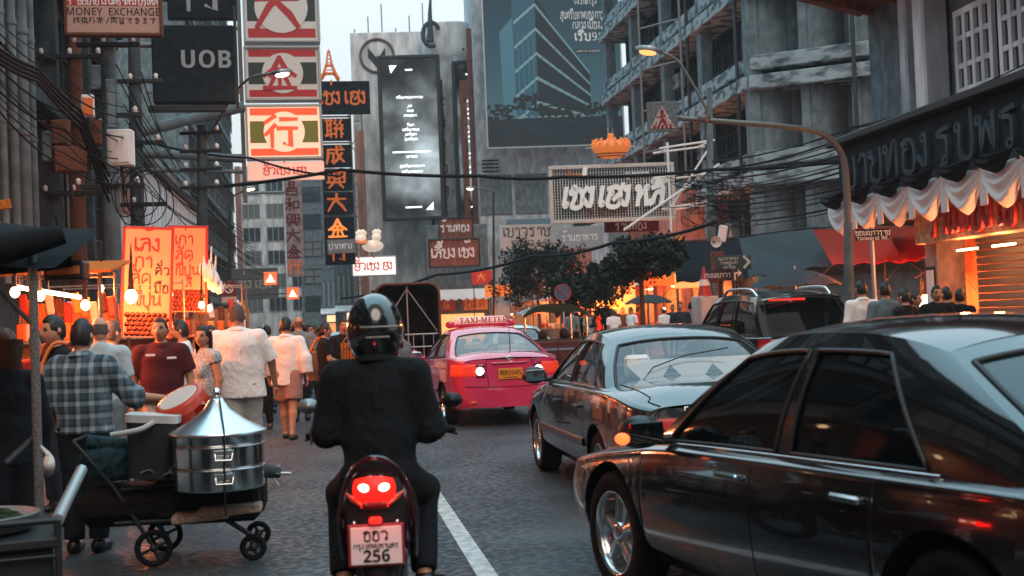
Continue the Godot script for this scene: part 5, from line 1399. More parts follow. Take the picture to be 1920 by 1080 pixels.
func build_cables():
	wire("thick black cable crossing the whole street at the height of the mesh sign", [at(380, 352, 34), at(640, 318, 34), at(900, 330, 34), at(1060, 332, 34), at(1340, 318, 34), at(1600, 300, 33)], 0.05, 0.06)
	wire("second black cable from the left poles to the stacked sign boxes", [at(262, 262, 33), at(470, 296, 34), at(640, 330, 35)], 0.03, 0.1)
	wire("sagging cable across the middle, low over the trees", [at(640, 560, 55), at(820, 515, 45), at(1000, 480, 40), at(1150, 455, 37), at(1345, 415, 34)], 0.05, 0.12)
	var rg := RandomNumberGenerator.new(); rg.seed = 12
	for k in 16:
		var y0 := 300.0 + k * 8.0 + rg.randf_range(-6, 6)
		var y1 := 118.0 + k * 13.0 + rg.randf_range(-10, 10)
		wire(NTH[k] + " dark cable from the top in the fan rising to the right edge", [at(1335, y0, 36), at(1600, lerpf(y0, y1, 0.42) + 12, 26), at(1930, y1, 20)], 0.012 + 0.006 * (k % 3), 0.12, "cables fanning up to the right")
	for k in 12:
		var y0 := 20.0 + k * 16 + rg.randf_range(-12, 12)
		wire(NTH[k] + " thin cable from the top at the upper left, sloping to the poles", [at(-20, y0, 18), at(120, y0 + 90 + 12 * (k % 4), 22), at(225 + 12 * (k % 3), y0 + 150 + 8 * (k % 5), 26)], 0.008 + 0.004 * (k % 3), 0.12, "cables at the upper left")
	for k in 4:
		wire(NTH[k] + " strand of the thick cable bundle sagging across the upper left wall", [at(-20, 78 + k * 9, 17), at(70, 128 + k * 8, 19), at(150, 205 + k * 11, 22.5), at(205, 330 + k * 16, 25)], 0.028, 0.04, "bundled cables at the upper left")
	for k in 14:
		var x0 := 205.0 + rg.randf_range(0, 60)
		wire(NTH[k] + " cable from the top running down the street from the left poles", [at(x0, 120 + k * 15, 27), at(330 + k * 6, 300 + k * 12 + rg.randf_range(-20, 20), 38), at(455 + k * 4, 430 + k * 7, 62)], 0.014, 0.25, "cables running down the left side")
	for k in 6:
		var c := at(235 + 10 * k, 360 + 10 * (k % 3), 25.5)
		var o := thing("cable_coil", ["slack cable loop hanging lowest from the left pole", "slack cable loop second from the left pole", "slack pale cable loop under the meter box", "slack cable loop beside the hoarding", "slack black cable loop before the hoarding", "last slack cable loop before the hoarding"][k], "cable", c)
		var b := mb()
		var ring := []
		for q in 25:
			var a := q * TAU / 24
			ring.append(Vector3(cos(a) * (0.28 + 0.03 * k), sin(a) * (0.5 + 0.05 * (k % 3)), 0.05 * sin(a * 3)))
		b.tube(ring, 0.012, 5, false)
		part("cable", b, M.cable if k != 2 else M.steel, o)
	for k in 10:
		var o := thing("cable_tangle", NTH[k] + " black cable of the tangle before the concrete block", "cable", at(1318 + 12 * (k % 5), 345 + 16 * (k / 2), 37.0), 0, "tangled cables before the concrete block")
		var b := mb()
		var pts := []
		for q in 12: pts.append(Vector3(rg.randf_range(-0.8, 0.8) - 0.6 * cos(q), rg.randf_range(-0.35, 0.35), rg.randf_range(-0.2, 0.2)))
		b.tube(smooth(pts, 3), 0.013, 5)
		part("cable", b, M.cable, o)

# ---------------------------------------------------------------- vehicles: front is -z
func bend(p: Array, x: float) -> float:                     # smooth curve through [x, y] points
	var n := p.size()
	if x <= p[0][0]: return p[0][1]
	if x >= p[n - 1][0]: return p[n - 1][1]
	var i := 0
	while i < n - 2 and p[i + 1][0] < x: i += 1
	var h: float = p[i + 1][0] - p[i][0]
	var t: float = (x - p[i][0]) / h
	var a := maxi(i - 1, 0)
	var d := mini(i + 2, n - 1)
	var m0: float = (p[i + 1][1] - p[a][1]) / (p[i + 1][0] - p[a][0]) * h
	var m1: float = (p[d][1] - p[i][1]) / (p[d][0] - p[i][0]) * h
	return (2 * t * t * t - 3 * t * t + 1) * p[i][1] + (t * t * t - 2 * t * t + t) * m0 + (-2 * t * t * t + 3 * t * t) * p[i + 1][1] + (t * t * t - t * t) * m1

class Body:
	var g: Node3D
	var c: Dictionary
	func sec(z: float) -> Array:
		var u: float = z / (c.L * 0.5)
		var w: float = c.W * g.bend(c.plan, u)
		var h: float = g.bend(c.shoulder, u)
		var d: float = g.bend(c.deck, u)
		var y0: float = c.sill + (0.05 * maxf(0, absf(u) - 0.8) * 5.0)
		return [Vector2(w * 0.86, y0), Vector2(w * 0.955, y0 + 0.1), Vector2(w * 0.992, lerpf(y0, h, 0.42)), Vector2(w, lerpf(y0, h, 0.68)), Vector2(w * 0.975, h - 0.05), Vector2(w * 0.915, h + 0.012), Vector2(w * 0.5, d), Vector2(0, d + 0.012)]
	func pt(s: Array, k: float) -> Vector2:
		var i := clampi(int(k), 0, 6)
		var t := k - i
		var a: Vector2 = s[maxi(i - 1, 0)]; var b: Vector2 = s[i]; var d: Vector2 = s[i + 1]
		var e: Vector2 = s[i + 2] if i < 6 else Vector2(-s[6].x, s[6].y)
		return (b * 2.0 + (d - a) * t + (a * 2.0 - b * 5.0 + d * 4.0 - e) * t * t + (b * 3.0 - a - d * 3.0 + e) * t * t * t) * 0.5
	func k_at(s: Array, y: float) -> float:
		var lo := 0.0
		var hi := 5.0
		for q in 18:
			var m := (lo + hi) * 0.5
			if pt(s, m).y < y: lo = m
			else: hi = m
		return lo
	func xw(z: float, y: float) -> float:
		var s := sec(z)
		return pt(s, k_at(s, y)).x
	func rear(y: float, s: float, end := 1.0) -> Vector3:         # on the end face, s from -1 to 1
		var z: float = c.L * 0.5 * end
		var x := xw(z, y)
		var lean: float = c.get("lean", 0.12) * (y - 0.55) if y > 0.55 else 0.0
		return Vector3(x * s, y, z + end * (0.09 * (1 - s * s) - lean * (1.0 - pow(absf(s), 6.0))))
	func side(u: float, q: float) -> Vector3:                     # greenhouse side: u front to back, q belt to roof rail
		var zb := lerpf(c.zc0, c.zc1, u)
		var s := sec(zb)
		var b := Vector3(pt(s, 5.0).x - 0.015, pt(s, 5.0).y - 0.005, zb)
		var uu: float = clampf(u, 0, 1)
		var zr: float = lerpf(c.zr0, c.zr1, uu)
		var xr: float = c.xr * (1.0 - 0.05 * pow(absf(2 * uu - 1), 2.5))
		var yr: float = c.roof - 0.055 - 0.07 * pow(absf(2 * uu - 0.95), 2.6)
		var r := Vector3(xr, yr, zr)
		var p := b.lerp(r, q)
		p.x += 0.035 * sin(PI * q)
		p.z += (0.02 * sin(PI * q)) * (2 * u - 1)
		return p
	func roof(u: float, s: float) -> Vector3:
		var e := side(u, 1.0)
		return Vector3(e.x * s, e.y + 0.062 * (1 - pow(absf(s), 2.4)), e.z)
	func screen(front: bool, q: float, s: float) -> Vector3:      # windscreen or rear window
		var u := 0.0 if front else 1.0
		var e := side(u, q)
		var bul: float = (1 - s * s)
		var sg := -1.0 if front else 1.0
		return Vector3(e.x * s, e.y + 0.062 * (1 - pow(absf(s), 2.4)) * q + 0.02 * bul * (1 - q), e.z + sg * bul * lerpf(0.24, 0.05, q))

func mirror_grid(b: MB, rows: Array):
	b.grid(rows)
	var m := []
	for r in rows:
		var row := PackedVector3Array()
		for p in r: row.append(Vector3(-p.x, p.y, p.z))
		m.append(row)
	b.grid(m, false, true)

func frange(a: float, b_: float, n: int) -> Array:
	var o := []
	for i in n + 1: o.append(lerpf(a, b_, float(i) / n))
	return o

func car(called: String, label: String, cat: String, pos: Vector3, turn: float, c: Dictionary, pm: Material, gm: Material, parts := {}) -> Node3D:
	var o := thing(called, label, cat, pos, turn)
	var B := Body.new(); B.g = self; B.c = c
	var hl: float = c.L * 0.5
	var wr: float = c.wheel
	var ar: float = wr + 0.055
	var axles := [-c.wb * 0.5 + c.get("ax", 0.0), c.wb * 0.5 + c.get("ax", 0.0)]
	# columns along the car, closer round the wheel arches
	var zs := frange(-hl, -hl + 0.3, 6) + frange(hl - 0.3, hl, 6) + frange(-hl + 0.36, hl - 0.36, 44)
	for a in axles:
		for k in 17: zs.append(a - ar * cos(PI * k / 16.0))
		zs.append(a - ar - 0.004); zs.append(a + ar + 0.004)
	zs.sort()
	var rows := []
	for z in zs:
		var s := B.sec(z)
		var lo := 0.0
		for a in axles:
			if absf(z - a) < ar: lo = maxf(lo, B.k_at(s, wr + sqrt(maxf(ar * ar - (z - a) * (z - a), 0.0))))
		var row := PackedVector3Array()
		for i in 19:
			var q := B.pt(s, lerpf(lo, 5.0, i / 18.0)); row.append(Vector3(q.x, q.y, z))
		rows.append(row)
	var flipped := []
	for j in 19:                                            # rows run upward, columns along z
		var row := PackedVector3Array()
		for r in rows: row.append(r[18 - j])
		flipped.append(row)
	var b := mb()
	mirror_grid(b, flipped)
	for e in [-1.0, 1.0]:                                   # end faces
		rows = []
		for i in 17:
			var s := B.sec(hl * e)
			var y: float = lerpf(s[0].y, B.pt(s, 5.0).y, i / 16.0)
			var row := PackedVector3Array()
			for k in 25: row.append(B.rear(y, (k / 12.0 - 1.0) * e, e))
			rows.append(row)
		b.grid(rows)
	part("body_panels", b, pm, o)
	for deckz in [[-hl, c.zc0 + 0.3, "hood"], [c.zc1 - 0.35, hl, "trunk_lid"]]:
		if deckz[2] == "trunk_lid" and c.get("hatch", false): continue
		rows = []
		for i in 25:
			var z: float = lerpf(deckz[0], deckz[1], i / 24.0)
			var s := B.sec(z)
			var row := PackedVector3Array()
			for k in 25:
				var v := k / 12.0 - 1.0
				var q := B.pt(s, 7.0 - absf(v) * 2.0)
				var zz := z
				if absf(z) > hl - 0.25:                           # follow the end face
					var f := (absf(z) - hl + 0.25) / 0.25
					var ef := B.rear(B.pt(B.sec(hl * signf(z)), 5.0).y, clampf(v, -1, 1), signf(z))
					zz = lerpf(z, ef.z - (hl - absf(z)) * signf(z), f)
				row.append(Vector3(q.x * signf(v) if v != 0 else 0.0, q.y, zz))
			rows.append(row)
		b = mb(); b.grid(rows, false, true); part(deckz[2], b, pm, o)
	# greenhouse: sides in cells, each paint or glass
	var ul: Array = c.u_lines
	var q0 := 0.05
	var q1 := 0.86
	var bp := mb()
	var trim := mb()
	for sg in [1.0, -1.0]:
		for w in ul.size() - 1:
			var ua: float = ul[w][0]; var ub: float = ul[w + 1][0]
			var glass: bool = ul[w][1]
			for qq in [[0.0, q0], [q0, q1], [q1, 1.0]]:
				var isg: bool = glass and qq[0] == q0
				var nr := 10 if qq[0] == q0 else 2
				rows = []
				for i in nr + 1:
					var row := PackedVector3Array()
					for k in 11:
						var u := lerpf(ua, ub, k / 10.0)
						var q := lerpf(qq[0], qq[1], float(i) / nr)
						if isg and c.has("corner"):                   # round the last pane's upper corner
							pass
						var p := B.side(u, q)
						if isg: p.x -= 0.012
						row.append(Vector3(p.x * sg, p.y, p.z))
					rows.append(row)
				var fl: bool = sg > 0
				if isg:
					var gb := mb(); gb.grid(rows, false, not fl); part("side_window", gb, gm, o)
					var loop := []
					for k in 11: loop.append(B.side(lerpf(ua, ub, k / 10.0), q0))
					for i in range(1, 11): loop.append(B.side(ub, lerpf(q0, q1, i / 10.0)))
					for k in range(9, -1, -1): loop.append(B.side(lerpf(ua, ub, k / 10.0), q1))
					for i in range(9, -1, -1): loop.append(B.side(ua, lerpf(q0, q1, i / 10.0)))
					for i in loop.size(): loop[i].x = (loop[i].x + 0.002) * sg
					trim.tube(loop, 0.011, 5, false)
				else: bp.grid(rows, false, not fl)
	rows = []
	for i in 25:
		var row := PackedVector3Array()
		for k in 25: row.append(B.roof(i / 24.0, k / 12.0 - 1.0))
		rows.append(row)
	bp.grid(rows, false, true)
	for front in [true, false]:
		var m0: float = 0.06 if front else c.get("rw", 0.09)
		for cell in [[-1.0, 1.0, 0.0, 0.05, 0], [-1.0, 1.0, 0.9, 1.0, 0], [-1.0, -1.0 + m0 * 2, 0.05, 0.9, 0], [1.0 - m0 * 2, 1.0, 0.05, 0.9, 0], [-1.0 + m0 * 2, 1.0 - m0 * 2, 0.05, 0.9, 1]]:
			rows = []
			for i in 13:
				var row := PackedVector3Array()
				for k in 19:
					var p := B.screen(front, lerpf(cell[2], cell[3], i / 12.0), lerpf(cell[0], cell[1], k / 18.0))
					if cell[4]: p.z += 0.012 if front else -0.012
					row.append(p)
				rows.append(row)
			if cell[4]:
				var gb := mb(); gb.grid(rows, false, front); part("windscreen" if front else "rear_window", gb, c.get("rear_glass", gm) if not front else gm, o)
				var loop := []
				for k in 19: loop.append(B.screen(front, 0.05, lerpf(cell[0], cell[1], k / 18.0)))
				for k in 13: loop.append(B.screen(front, lerpf(0.05, 0.9, k / 12.0), cell[1]))
				for k in 19: loop.append(B.screen(front, 0.9, lerpf(cell[1], cell[0], k / 18.0)))
				for k in 13: loop.append(B.screen(front, lerpf(0.9, 0.05, k / 12.0), cell[0]))
				trim.tube(loop, 0.013, 5, false)
			else: bp.grid(rows, false, front)
	part("cabin_shell", bp, pm, o)
	part("window_trim", trim, c.get("trim", M.black_plastic), o)
	# sill strip along the belt, side moulding, door seams, handles
	for sg in [1.0, -1.0]:
		b = mb()
		var line := []
		for k in 21: line.append(B.side(lerpf(ul[1][0] - 0.02, ul[-2][0] + 0.02, k / 20.0), 0.0) * Vector3(sg, 1, 1) + Vector3(0.006 * sg, 0.01, 0))
		b.tube(line, 0.01, 6); part("belt_strip", b, c.get("strip", M.black_plastic), o)
		if c.get("moulding", true):
			rows = []
			for q in [[0.535, 0.0], [0.53, 0.016], [0.47, 0.018], [0.463, 0.0]]:
				var row := PackedVector3Array()
				for k in 31:
					var z := lerpf(axles[0] + ar + 0.05, axles[1] - ar - 0.05, k / 30.0)
					row.append(Vector3((B.xw(z, q[0]) + q[1]) * sg, q[0], z))
				rows.append(row)
			b = mb(); b.grid(rows, false, sg < 0); part("side_moulding", b, c.get("mould_mat", pm), o)
		for z in c.seams:
			b = mb()
			rows = []
			for i in 13:
				var y := lerpf(c.sill + 0.06, B.pt(B.sec(z), 5.0).y - 0.01, i / 12.0)
				rows.append(PackedVector3Array([Vector3((B.xw(z - 0.004, y) + 0.0015) * sg, y, z - 0.004), Vector3((B.xw(z + 0.004, y) + 0.0015) * sg, y, z + 0.004)]))
			b.grid(rows, false, sg > 0)
			part("door_seam", b, M.dark, o)
		for z in c.handles:
			b = mb(); b.box(Vector3((B.xw(z, c.hy) + 0.022) * sg, c.hy, z), Vector3(0.025, 0.03, 0.2), 0.01)
			b.box(Vector3((B.xw(z, c.hy) + 0.008) * sg, c.hy, z - 0.08), Vector3(0.03, 0.025, 0.03), 0.006); b.box(Vector3((B.xw(z, c.hy) + 0.008) * sg, c.hy, z + 0.08), Vector3(0.03, 0.025, 0.03), 0.006)
			part("door_handle", b, c.get("handle_mat", pm), o)
		# door mirror
		var mp := B.side(0.06, 0.02) * Vector3(sg, 1, 1)
		b = mb()
		b.ball(mp + Vector3(0.17 * sg, 0.075, 0.02), Vector3(0.13, 0.085, 0.07), Basis(), 16, 10)
		b.box(mp + Vector3(0.04 * sg, 0.03, 0.02), Vector3(0.1, 0.05, 0.05), 0.015)
		var mir := part("door_mirror", b, c.get("mirror_mat", pm), o)
		b = mb(); b.box(mp + Vector3(0.17 * sg, 0.075, 0.082), Vector3(0.19, 0.11, 0.012), 0.005); part("mirror_glass", b, c.get("mirror_glass", M.chrome), mir)
		if c.has("mirror_lamp") and sg < 0:
			b = mb(); b.ball(mp + Vector3(0.29 * sg, 0.05, 0.05), Vector3(0.035, 0.03, 0.05)); part("indicator_lamp", b, glow(Color(1.0, 0.13, 0.03), 2.4), mir)
		# wheels and arches
		for a in axles:
			b = mb()
			rows = []
			for q in [[0.0, -0.012], [-0.3, 0.0]]:
				var row := PackedVector3Array()
				for k in 25:
					var w: float = PI * k / 24.0
					var zz: float = a - (ar + q[1]) * cos(w)
					var yy: float = wr + (ar + q[1]) * sin(w)
					row.append(Vector3((B.xw(zz, maxf(yy, c.sill + 0.02)) + q[0] - 0.004) * sg, yy, zz))
				rows.append(row)
			b.grid(rows, false, sg > 0); part("wheel_arch", b, M.dark, o)
			wheel(o, Vector3((c.W - 0.14) * sg, wr, a), sg, wr, c.get("rim", M.polished), 5 if c.get("spokes", 5) == 5 else 8)
	# floor, seats
	b = mb(); b.box(Vector3(0, c.sill + 0.12, 0), Vector3(c.W * 1.5, 0.1, c.L * 0.84), 0.02)
	for a in axles: b.tube([Vector3(-c.W * 0.7, wr, a), Vector3(c.W * 0.7, wr, a)], 0.05, 6)
	part("underbody", b, M.dark, o)
	b = mb()
	b.box(Vector3(0, c.sill + 0.36, c.zr1 - 0.05), Vector3(c.W * 1.4, 0.5, 0.5), 0.06); b.box(Vector3(0, 0.84, c.zr1 + 0.22), Vector3(c.W * 1.4, 0.42, 0.16), 0.06, Basis(Vector3.RIGHT, 0.22))
	for x in [-0.38, 0.38]:
		b.box(Vector3(x, 0.82, c.zr0 + 0.42), Vector3(0.46, 0.56, 0.14), 0.05, Basis(Vector3.RIGHT, 0.2)); b.box(Vector3(x, 1.2, c.zr0 + 0.5), Vector3(0.24, 0.17, 0.09), 0.035); b.box(Vector3(x, c.sill + 0.4, c.zr0 + 0.12), Vector3(0.48, 0.2, 0.5), 0.05)
		b.box(Vector3(x * 0.9, 1.1, c.zr1 + 0.24), Vector3(0.26, 0.14, 0.08), 0.03)
	b.box(Vector3(0, 0.9, c.zc0 + 0.2), Vector3(c.W * 1.5, 0.16, 0.4), 0.04)
	part("seats", b, c.get("seat_mat", M.dark), o)
	b = mb(); b.box(Vector3(0, 0.94, (c.zc1 + c.zr1) * 0.5 + 0.16), Vector3(c.W * 1.45, 0.05, maxf(0.2, (c.zc1 - c.zr1) * 0.7)), 0.02); part("parcel_shelf", b, M.dark, o)
	b = mb()
	var ring := []
	for k in 17: ring.append(Vector3(0.36 + cos(k * TAU / 16) * 0.18, 0.98 + sin(k * TAU / 16) * 0.17, c.zr0 - 0.22 + sin(k * TAU / 16) * 0.06))
	b.tube(ring, 0.015, 5, false); part("steering_wheel", b, M.black_plastic, o)
	bodies[o] = B
	return o

var bodies := {}

func wheel(o: Node3D, p: Vector3, sg: float, r: float, rim: Material, spokes: int):
	var bs := Basis(Vector3.BACK, -PI / 2 * sg)             # the lathe's axis points outward
	var b := mb()
	b.lathe([Vector2(r * 0.66, -0.1), Vector2(r * 0.9, -0.105), Vector2(r * 0.985, -0.08), Vector2(r, 0.0), Vector2(r * 0.985, 0.08), Vector2(r * 0.9, 0.105), Vector2(r * 0.68, 0.1), Vector2(r * 0.65, 0.06)], 40, p, bs)
	var w := part("wheel", b, M.rubber, o)
	b = mb()
	b.lathe([Vector2(r * 0.64, -0.09), Vector2(r * 0.655, 0.085), Vector2(r * 0.69, 0.098), Vector2(r * 0.66, 0.103), Vector2(r * 0.6, 0.075), Vector2(r * 0.58, -0.02), Vector2(0.001, -0.03)], 36, p, bs)
	b.lathe([Vector2(r * 0.2, 0.02), Vector2(r * 0.19, 0.075), Vector2(r * 0.1, 0.085), Vector2(0.001, 0.086)], 20, p, bs)
	for k in spokes:
		var a := TAU * k / spokes
		var d := Vector3(cos(a), 0, sin(a))
		var n := Vector3(-sin(a), 0, cos(a))
		var keep := b.x
		b.x = Transform3D(bs, p)
		b.grid([PackedVector3Array([d * r * 0.14 - n * r * 0.1 + Vector3(0, 0.02, 0), d * r * 0.14 - n * r * 0.075 + Vector3(0, 0.075, 0), d * r * 0.14 + n * r * 0.075 + Vector3(0, 0.075, 0), d * r * 0.14 + n * r * 0.1 + Vector3(0, 0.02, 0)]),
			PackedVector3Array([d * r * 0.63 - n * r * 0.13 + Vector3(0, 0.01, 0), d * r * 0.63 - n * r * 0.1 + Vector3(0, 0.066, 0), d * r * 0.63 + n * r * 0.1 + Vector3(0, 0.066, 0), d * r * 0.63 + n * r * 0.13 + Vector3(0, 0.01, 0)])])
		b.x = keep
	part("rim", b, rim, w)

func end_patch(B: Body, y0: float, y1: float, path: Array, off: float, sg := 1.0, e := 1.0, ny := 8) -> MB:   # a lens laid on the car's skin: path of ["z", z] along the flank, then ["s", s] over the end face
	var b := mb()
	var rows := []
	for i in ny + 1:
		var y := lerpf(y0, y1, float(i) / ny)
		var row := PackedVector3Array()
		var edge: float = off * (0.25 if i == 0 or i == ny else 1.0)
		for k in path.size():
			var q = path[k]
			var ee := edge * (0.25 if k == 0 or k == path.size() - 1 else 1.0)
			var p: Vector3
			if q[0] == "z": p = Vector3(B.xw(q[1], y) + ee, y, q[1] + ee * 0.5 * e)
			else:
				p = B.rear(y, q[1], e); p.z += ee * e; p.x += ee * q[1]
			p.x *= sg
			row.append(p)
		rows.append(row)
	b.grid(rows, false, sg * e < 0)
	return b

func sedan_shape() -> Dictionary:
	return {"L": 4.75, "W": 0.9, "wb": 2.8, "wheel": 0.315, "sill": 0.24, "roof": 1.45, "xr": 0.575, "zc0": -0.98, "zc1": 1.5, "zr0": -0.2, "zr1": 0.82,
		"plan": [[-1, 0.7], [-0.95, 0.85], [-0.8, 0.955], [-0.4, 0.995], [0.3, 1.0], [0.7, 0.975], [0.9, 0.915], [0.97, 0.84], [1, 0.77]],
		"shoulder": [[-1, 0.62], [-0.9, 0.7], [-0.5, 0.86], [-0.3, 0.92], [0.5, 0.955], [0.8, 0.95], [1, 0.9]],
		"deck": [[-1, 0.64], [-0.9, 0.75], [-0.6, 0.92], [-0.3, 1.0], [0.5, 1.03], [0.7, 1.035], [0.93, 1.0], [1, 0.93]],
		"u_lines": [[0.0, false], [0.05, true], [0.46, false], [0.505, true], [0.86, false], [1.0, false]],
		"seams": [-0.98, 0.12, 0.98], "handles": [-0.05, 0.85], "hy": 0.8}

func build_vehicles():
	build_taxi(); build_grey_sedan(); build_black_sedan(); build_van(); build_motorbike(); build_tuktuk(); build_truck()
	var c := sedan_shape()
	c.merge({"roof": 1.42}, true)
	var p := at(652, 625, 38); p.y = 0
	car("parked_car", "dark car with its nose toward us behind the walking crowd, left of the truck", "car", p, PI + 0.14, c, paint(Color(0.012, 0.014, 0.016)), M.glass_dark)
	p = at(962, 600, 36); p.y = 0
	car("white_car", "white car half hidden behind the taxi's roof sign", "car", p, theta, c, paint(Color(0.5, 0.5, 0.5)), M.glass_dark)

func s_path(a: float, b_: float, n: int) -> Array:
	var o := []
	for i in n + 1: o.append(["s", lerpf(a, b_, float(i) / n)])
	return o

func build_taxi():
	var c := sedan_shape()
	c.merge({"L": 4.5, "W": 0.875, "wb": 2.6, "roof": 1.475, "xr": 0.56, "zc1": 1.62, "zr1": 0.8, "lean": 0.1, "rw": 0.055,
		"shoulder": [[-1, 0.64], [-0.9, 0.72], [-0.5, 0.88], [-0.3, 0.94], [0.5, 1.0], [0.8, 1.01], [1, 0.97]],
		"deck": [[-1, 0.66], [-0.9, 0.78], [-0.6, 0.94], [-0.3, 1.02], [0.5, 1.07], [0.75, 1.09], [0.95, 1.06], [1, 1.0]],
		"seat_mat": mat(Color(0.2, 0.2, 0.21), 0.8), "rear_glass": pane(Color(0.1, 0.12, 0.12), 0.45), "hy": 0.86}, true)
	var pm := paint(Color(0.62, 0.035, 0.11))
	var o := car("taxi", "pink taxi with a lit roof sign stopped ahead of the motorcycle", "taxi", Vector3(-0.58, 0, -21.0), deg_to_rad(12.5), c, pm, M.glass, {})
	var B: Body = bodies[o]
	var hl: float = c.L / 2
	for sg in [1.0, -1.0]:
		var flank := []
		for k in 5: flank.append(["z", hl - 0.34 + 0.08 * k])
		var b := end_patch(B, 0.75, 0.925, flank + s_path(0.97, 0.74, 4), 0.014, sg)
		var lamp := part("tail_lamp", b, glow(Color(0.8, 0.035, 0.012), 0.55), o)
		b = end_patch(B, 0.72, 0.925, s_path(0.735, 0.55, 5), 0.012, sg); part("inner_lens", b, mat(Color(0.16, 0.01, 0.03), 0.15), lamp)
		b = mb(); var q := B.rear(0.82, 0.655 * sg); b.ball(q + Vector3(0, 0, 0.012), Vector3(0.062, 0.062, 0.02), Basis(), 16, 10); part("reverse_lamp", b, glow(Color(1.0, 0.97, 0.95), 3.0), lamp)
		b = mb(); b.box(B.rear(0.37, 0.86 * sg) + Vector3(0, 0, 0.01), Vector3(0.09, 0.05, 0.03), 0.01); part("reflector", b, mat(Color(0.7, 0.12, 0.03), 0.2), o)
	var b := mb()
	var line := []
	for k in 25: line.append(B.rear(0.6, lerpf(-0.99, 0.99, k / 24.0)) + Vector3(0, 0.02 * cos(PI * (k / 24.0 - 0.5)) * -1.0, 0.001))
	b.tube(line, 0.006, 5); part("bumper_seam", b, M.dark, o)
	b = mb()
	for x in [-0.52, 0.52]:
		line = []
		for k in 11: line.append(B.rear(lerpf(0.6, 1.0, k / 10.0), x * (1.0 if k > 3 else 0.94)) + Vector3(0, 0, 0.001))
		b.tube(line, 0.005, 5)
	part("trunk_seam", b, M.dark, o)
	rng.seed = 1
	b = end_patch(B, 0.66, 0.92, s_path(-0.4, 0.4, 12), -0.012); part("plate_recess", b, pm, o)
	b = end_patch(B, 0.915, 0.945, s_path(-0.42, 0.42, 12), 0.03, 1.0, 1.0, 3); part("plate_garnish", b, pm, o)
	var pp := B.rear(0.77, 0.0) + Vector3(0.0, 0, 0.022)
	b = mb(); b.box(pp, Vector3(0.36, 0.16, 0.012), 0.004); part("number_plate", b, mat(Color(0.75, 0.26, 0.02), 0.5), o)
	lay(o, "lettering", letters("ทล", 0.06, 0.17, 0.003), M.text_black, pp + Vector3(-0.095, 0.015, 0.009)); lay(o, "lettering", latin("5945", 0.065), M.text_black, pp + Vector3(0.065, 0.015, 0.008)); lay(o, "lettering", letters("กรุงเทพมหานคร", 0.02, 0.18), M.text_black, pp + Vector3(0, -0.055, 0.008))
	b = mb()
	var ec := B.rear(0.985, 0.0) + Vector3(0, 0, 0.006)
	for q in [[0.062, 0.042, 0.0, 0.0], [0.022, 0.036, 0.0, 0.003], [0.04, 0.016, 0.012, 0.001]]:
		var ring := []
		for k in 25: ring.append(ec + Vector3(cos(k * TAU / 24) * q[0], sin(k * TAU / 24) * q[1] + q[2], q[3]))
		b.tube(ring, 0.005, 5, false)
	part("emblem", b, M.chrome, o)
	lay(o, "model_lettering", latin("COROLLA", 0.03, 0.006), M.chrome, B.rear(0.965, 0.62) + Vector3(0, 0, 0.006), 0.3)
	# roof sign, aerial, side lettering
	var rt := B.roof(0.42, 0.0)
	b = mb(); b.box(rt + Vector3(0, 0.085, 0), Vector3(0.86, 0.13, 0.2), 0.05); part("roof_sign", b, glow(Color(1.0, 0.58, 0.5), 0.45), o)
	lay(o, "lettering", latin("TAXI-METER", 0.088, 0.006, true, true), mat(Color(0.3, 0.04, 0.03), 0.5), rt + Vector3(0.03, 0.088, 0.105))
	b = mb(); b.box(rt + Vector3(0, 0.01, 0), Vector3(1.06, 0.06, 0.16), 0.02); b.ball(rt + Vector3(-0.5, 0.03, 0), Vector3(0.08, 0.06, 0.1)); b.ball(rt + Vector3(0.5, 0.03, 0), Vector3(0.08, 0.06, 0.1)); part("roof_sign_foot", b, pm, o)
	b = mb(); b.tube([Vector3(0.1, 1.04, 1.92), Vector3(0.1, 1.1, 1.92), Vector3(0.1, 1.62, 1.9)], [0.014, 0.008, 0.003], 6); part("aerial", b, M.black_plastic, o)
	b = end_patch(B, 0.66, 0.84, [["z", 1.3], ["z", 1.38], ["z", 1.46], ["z", 1.54], ["z", 1.62], ["z", 1.7]], 0.004, -1.0); part("door_sticker", b, mat(Color(0.62, 0.42, 0.4), 0.5), o)
	b = end_patch(B, 0.86, 0.95, [["z", 0.8], ["z", 1.1], ["z", 1.4], ["z", 1.7]], 0.004, -1.0, 1.0, 3); part("pale_band", b, mat(Color(0.6, 0.42, 0.4), 0.4), o)
	b = mb()
	b.box(Vector3(-0.3, 1.16, 1.1), Vector3(0.3, 0.14, 0.16), 0.04); b.box(Vector3(0.25, 1.12, 1.15), Vector3(0.36, 0.1, 0.12), 0.03); part("shelf_cushions", b, mat(Color(0.55, 0.4, 0.35), 0.9), o)

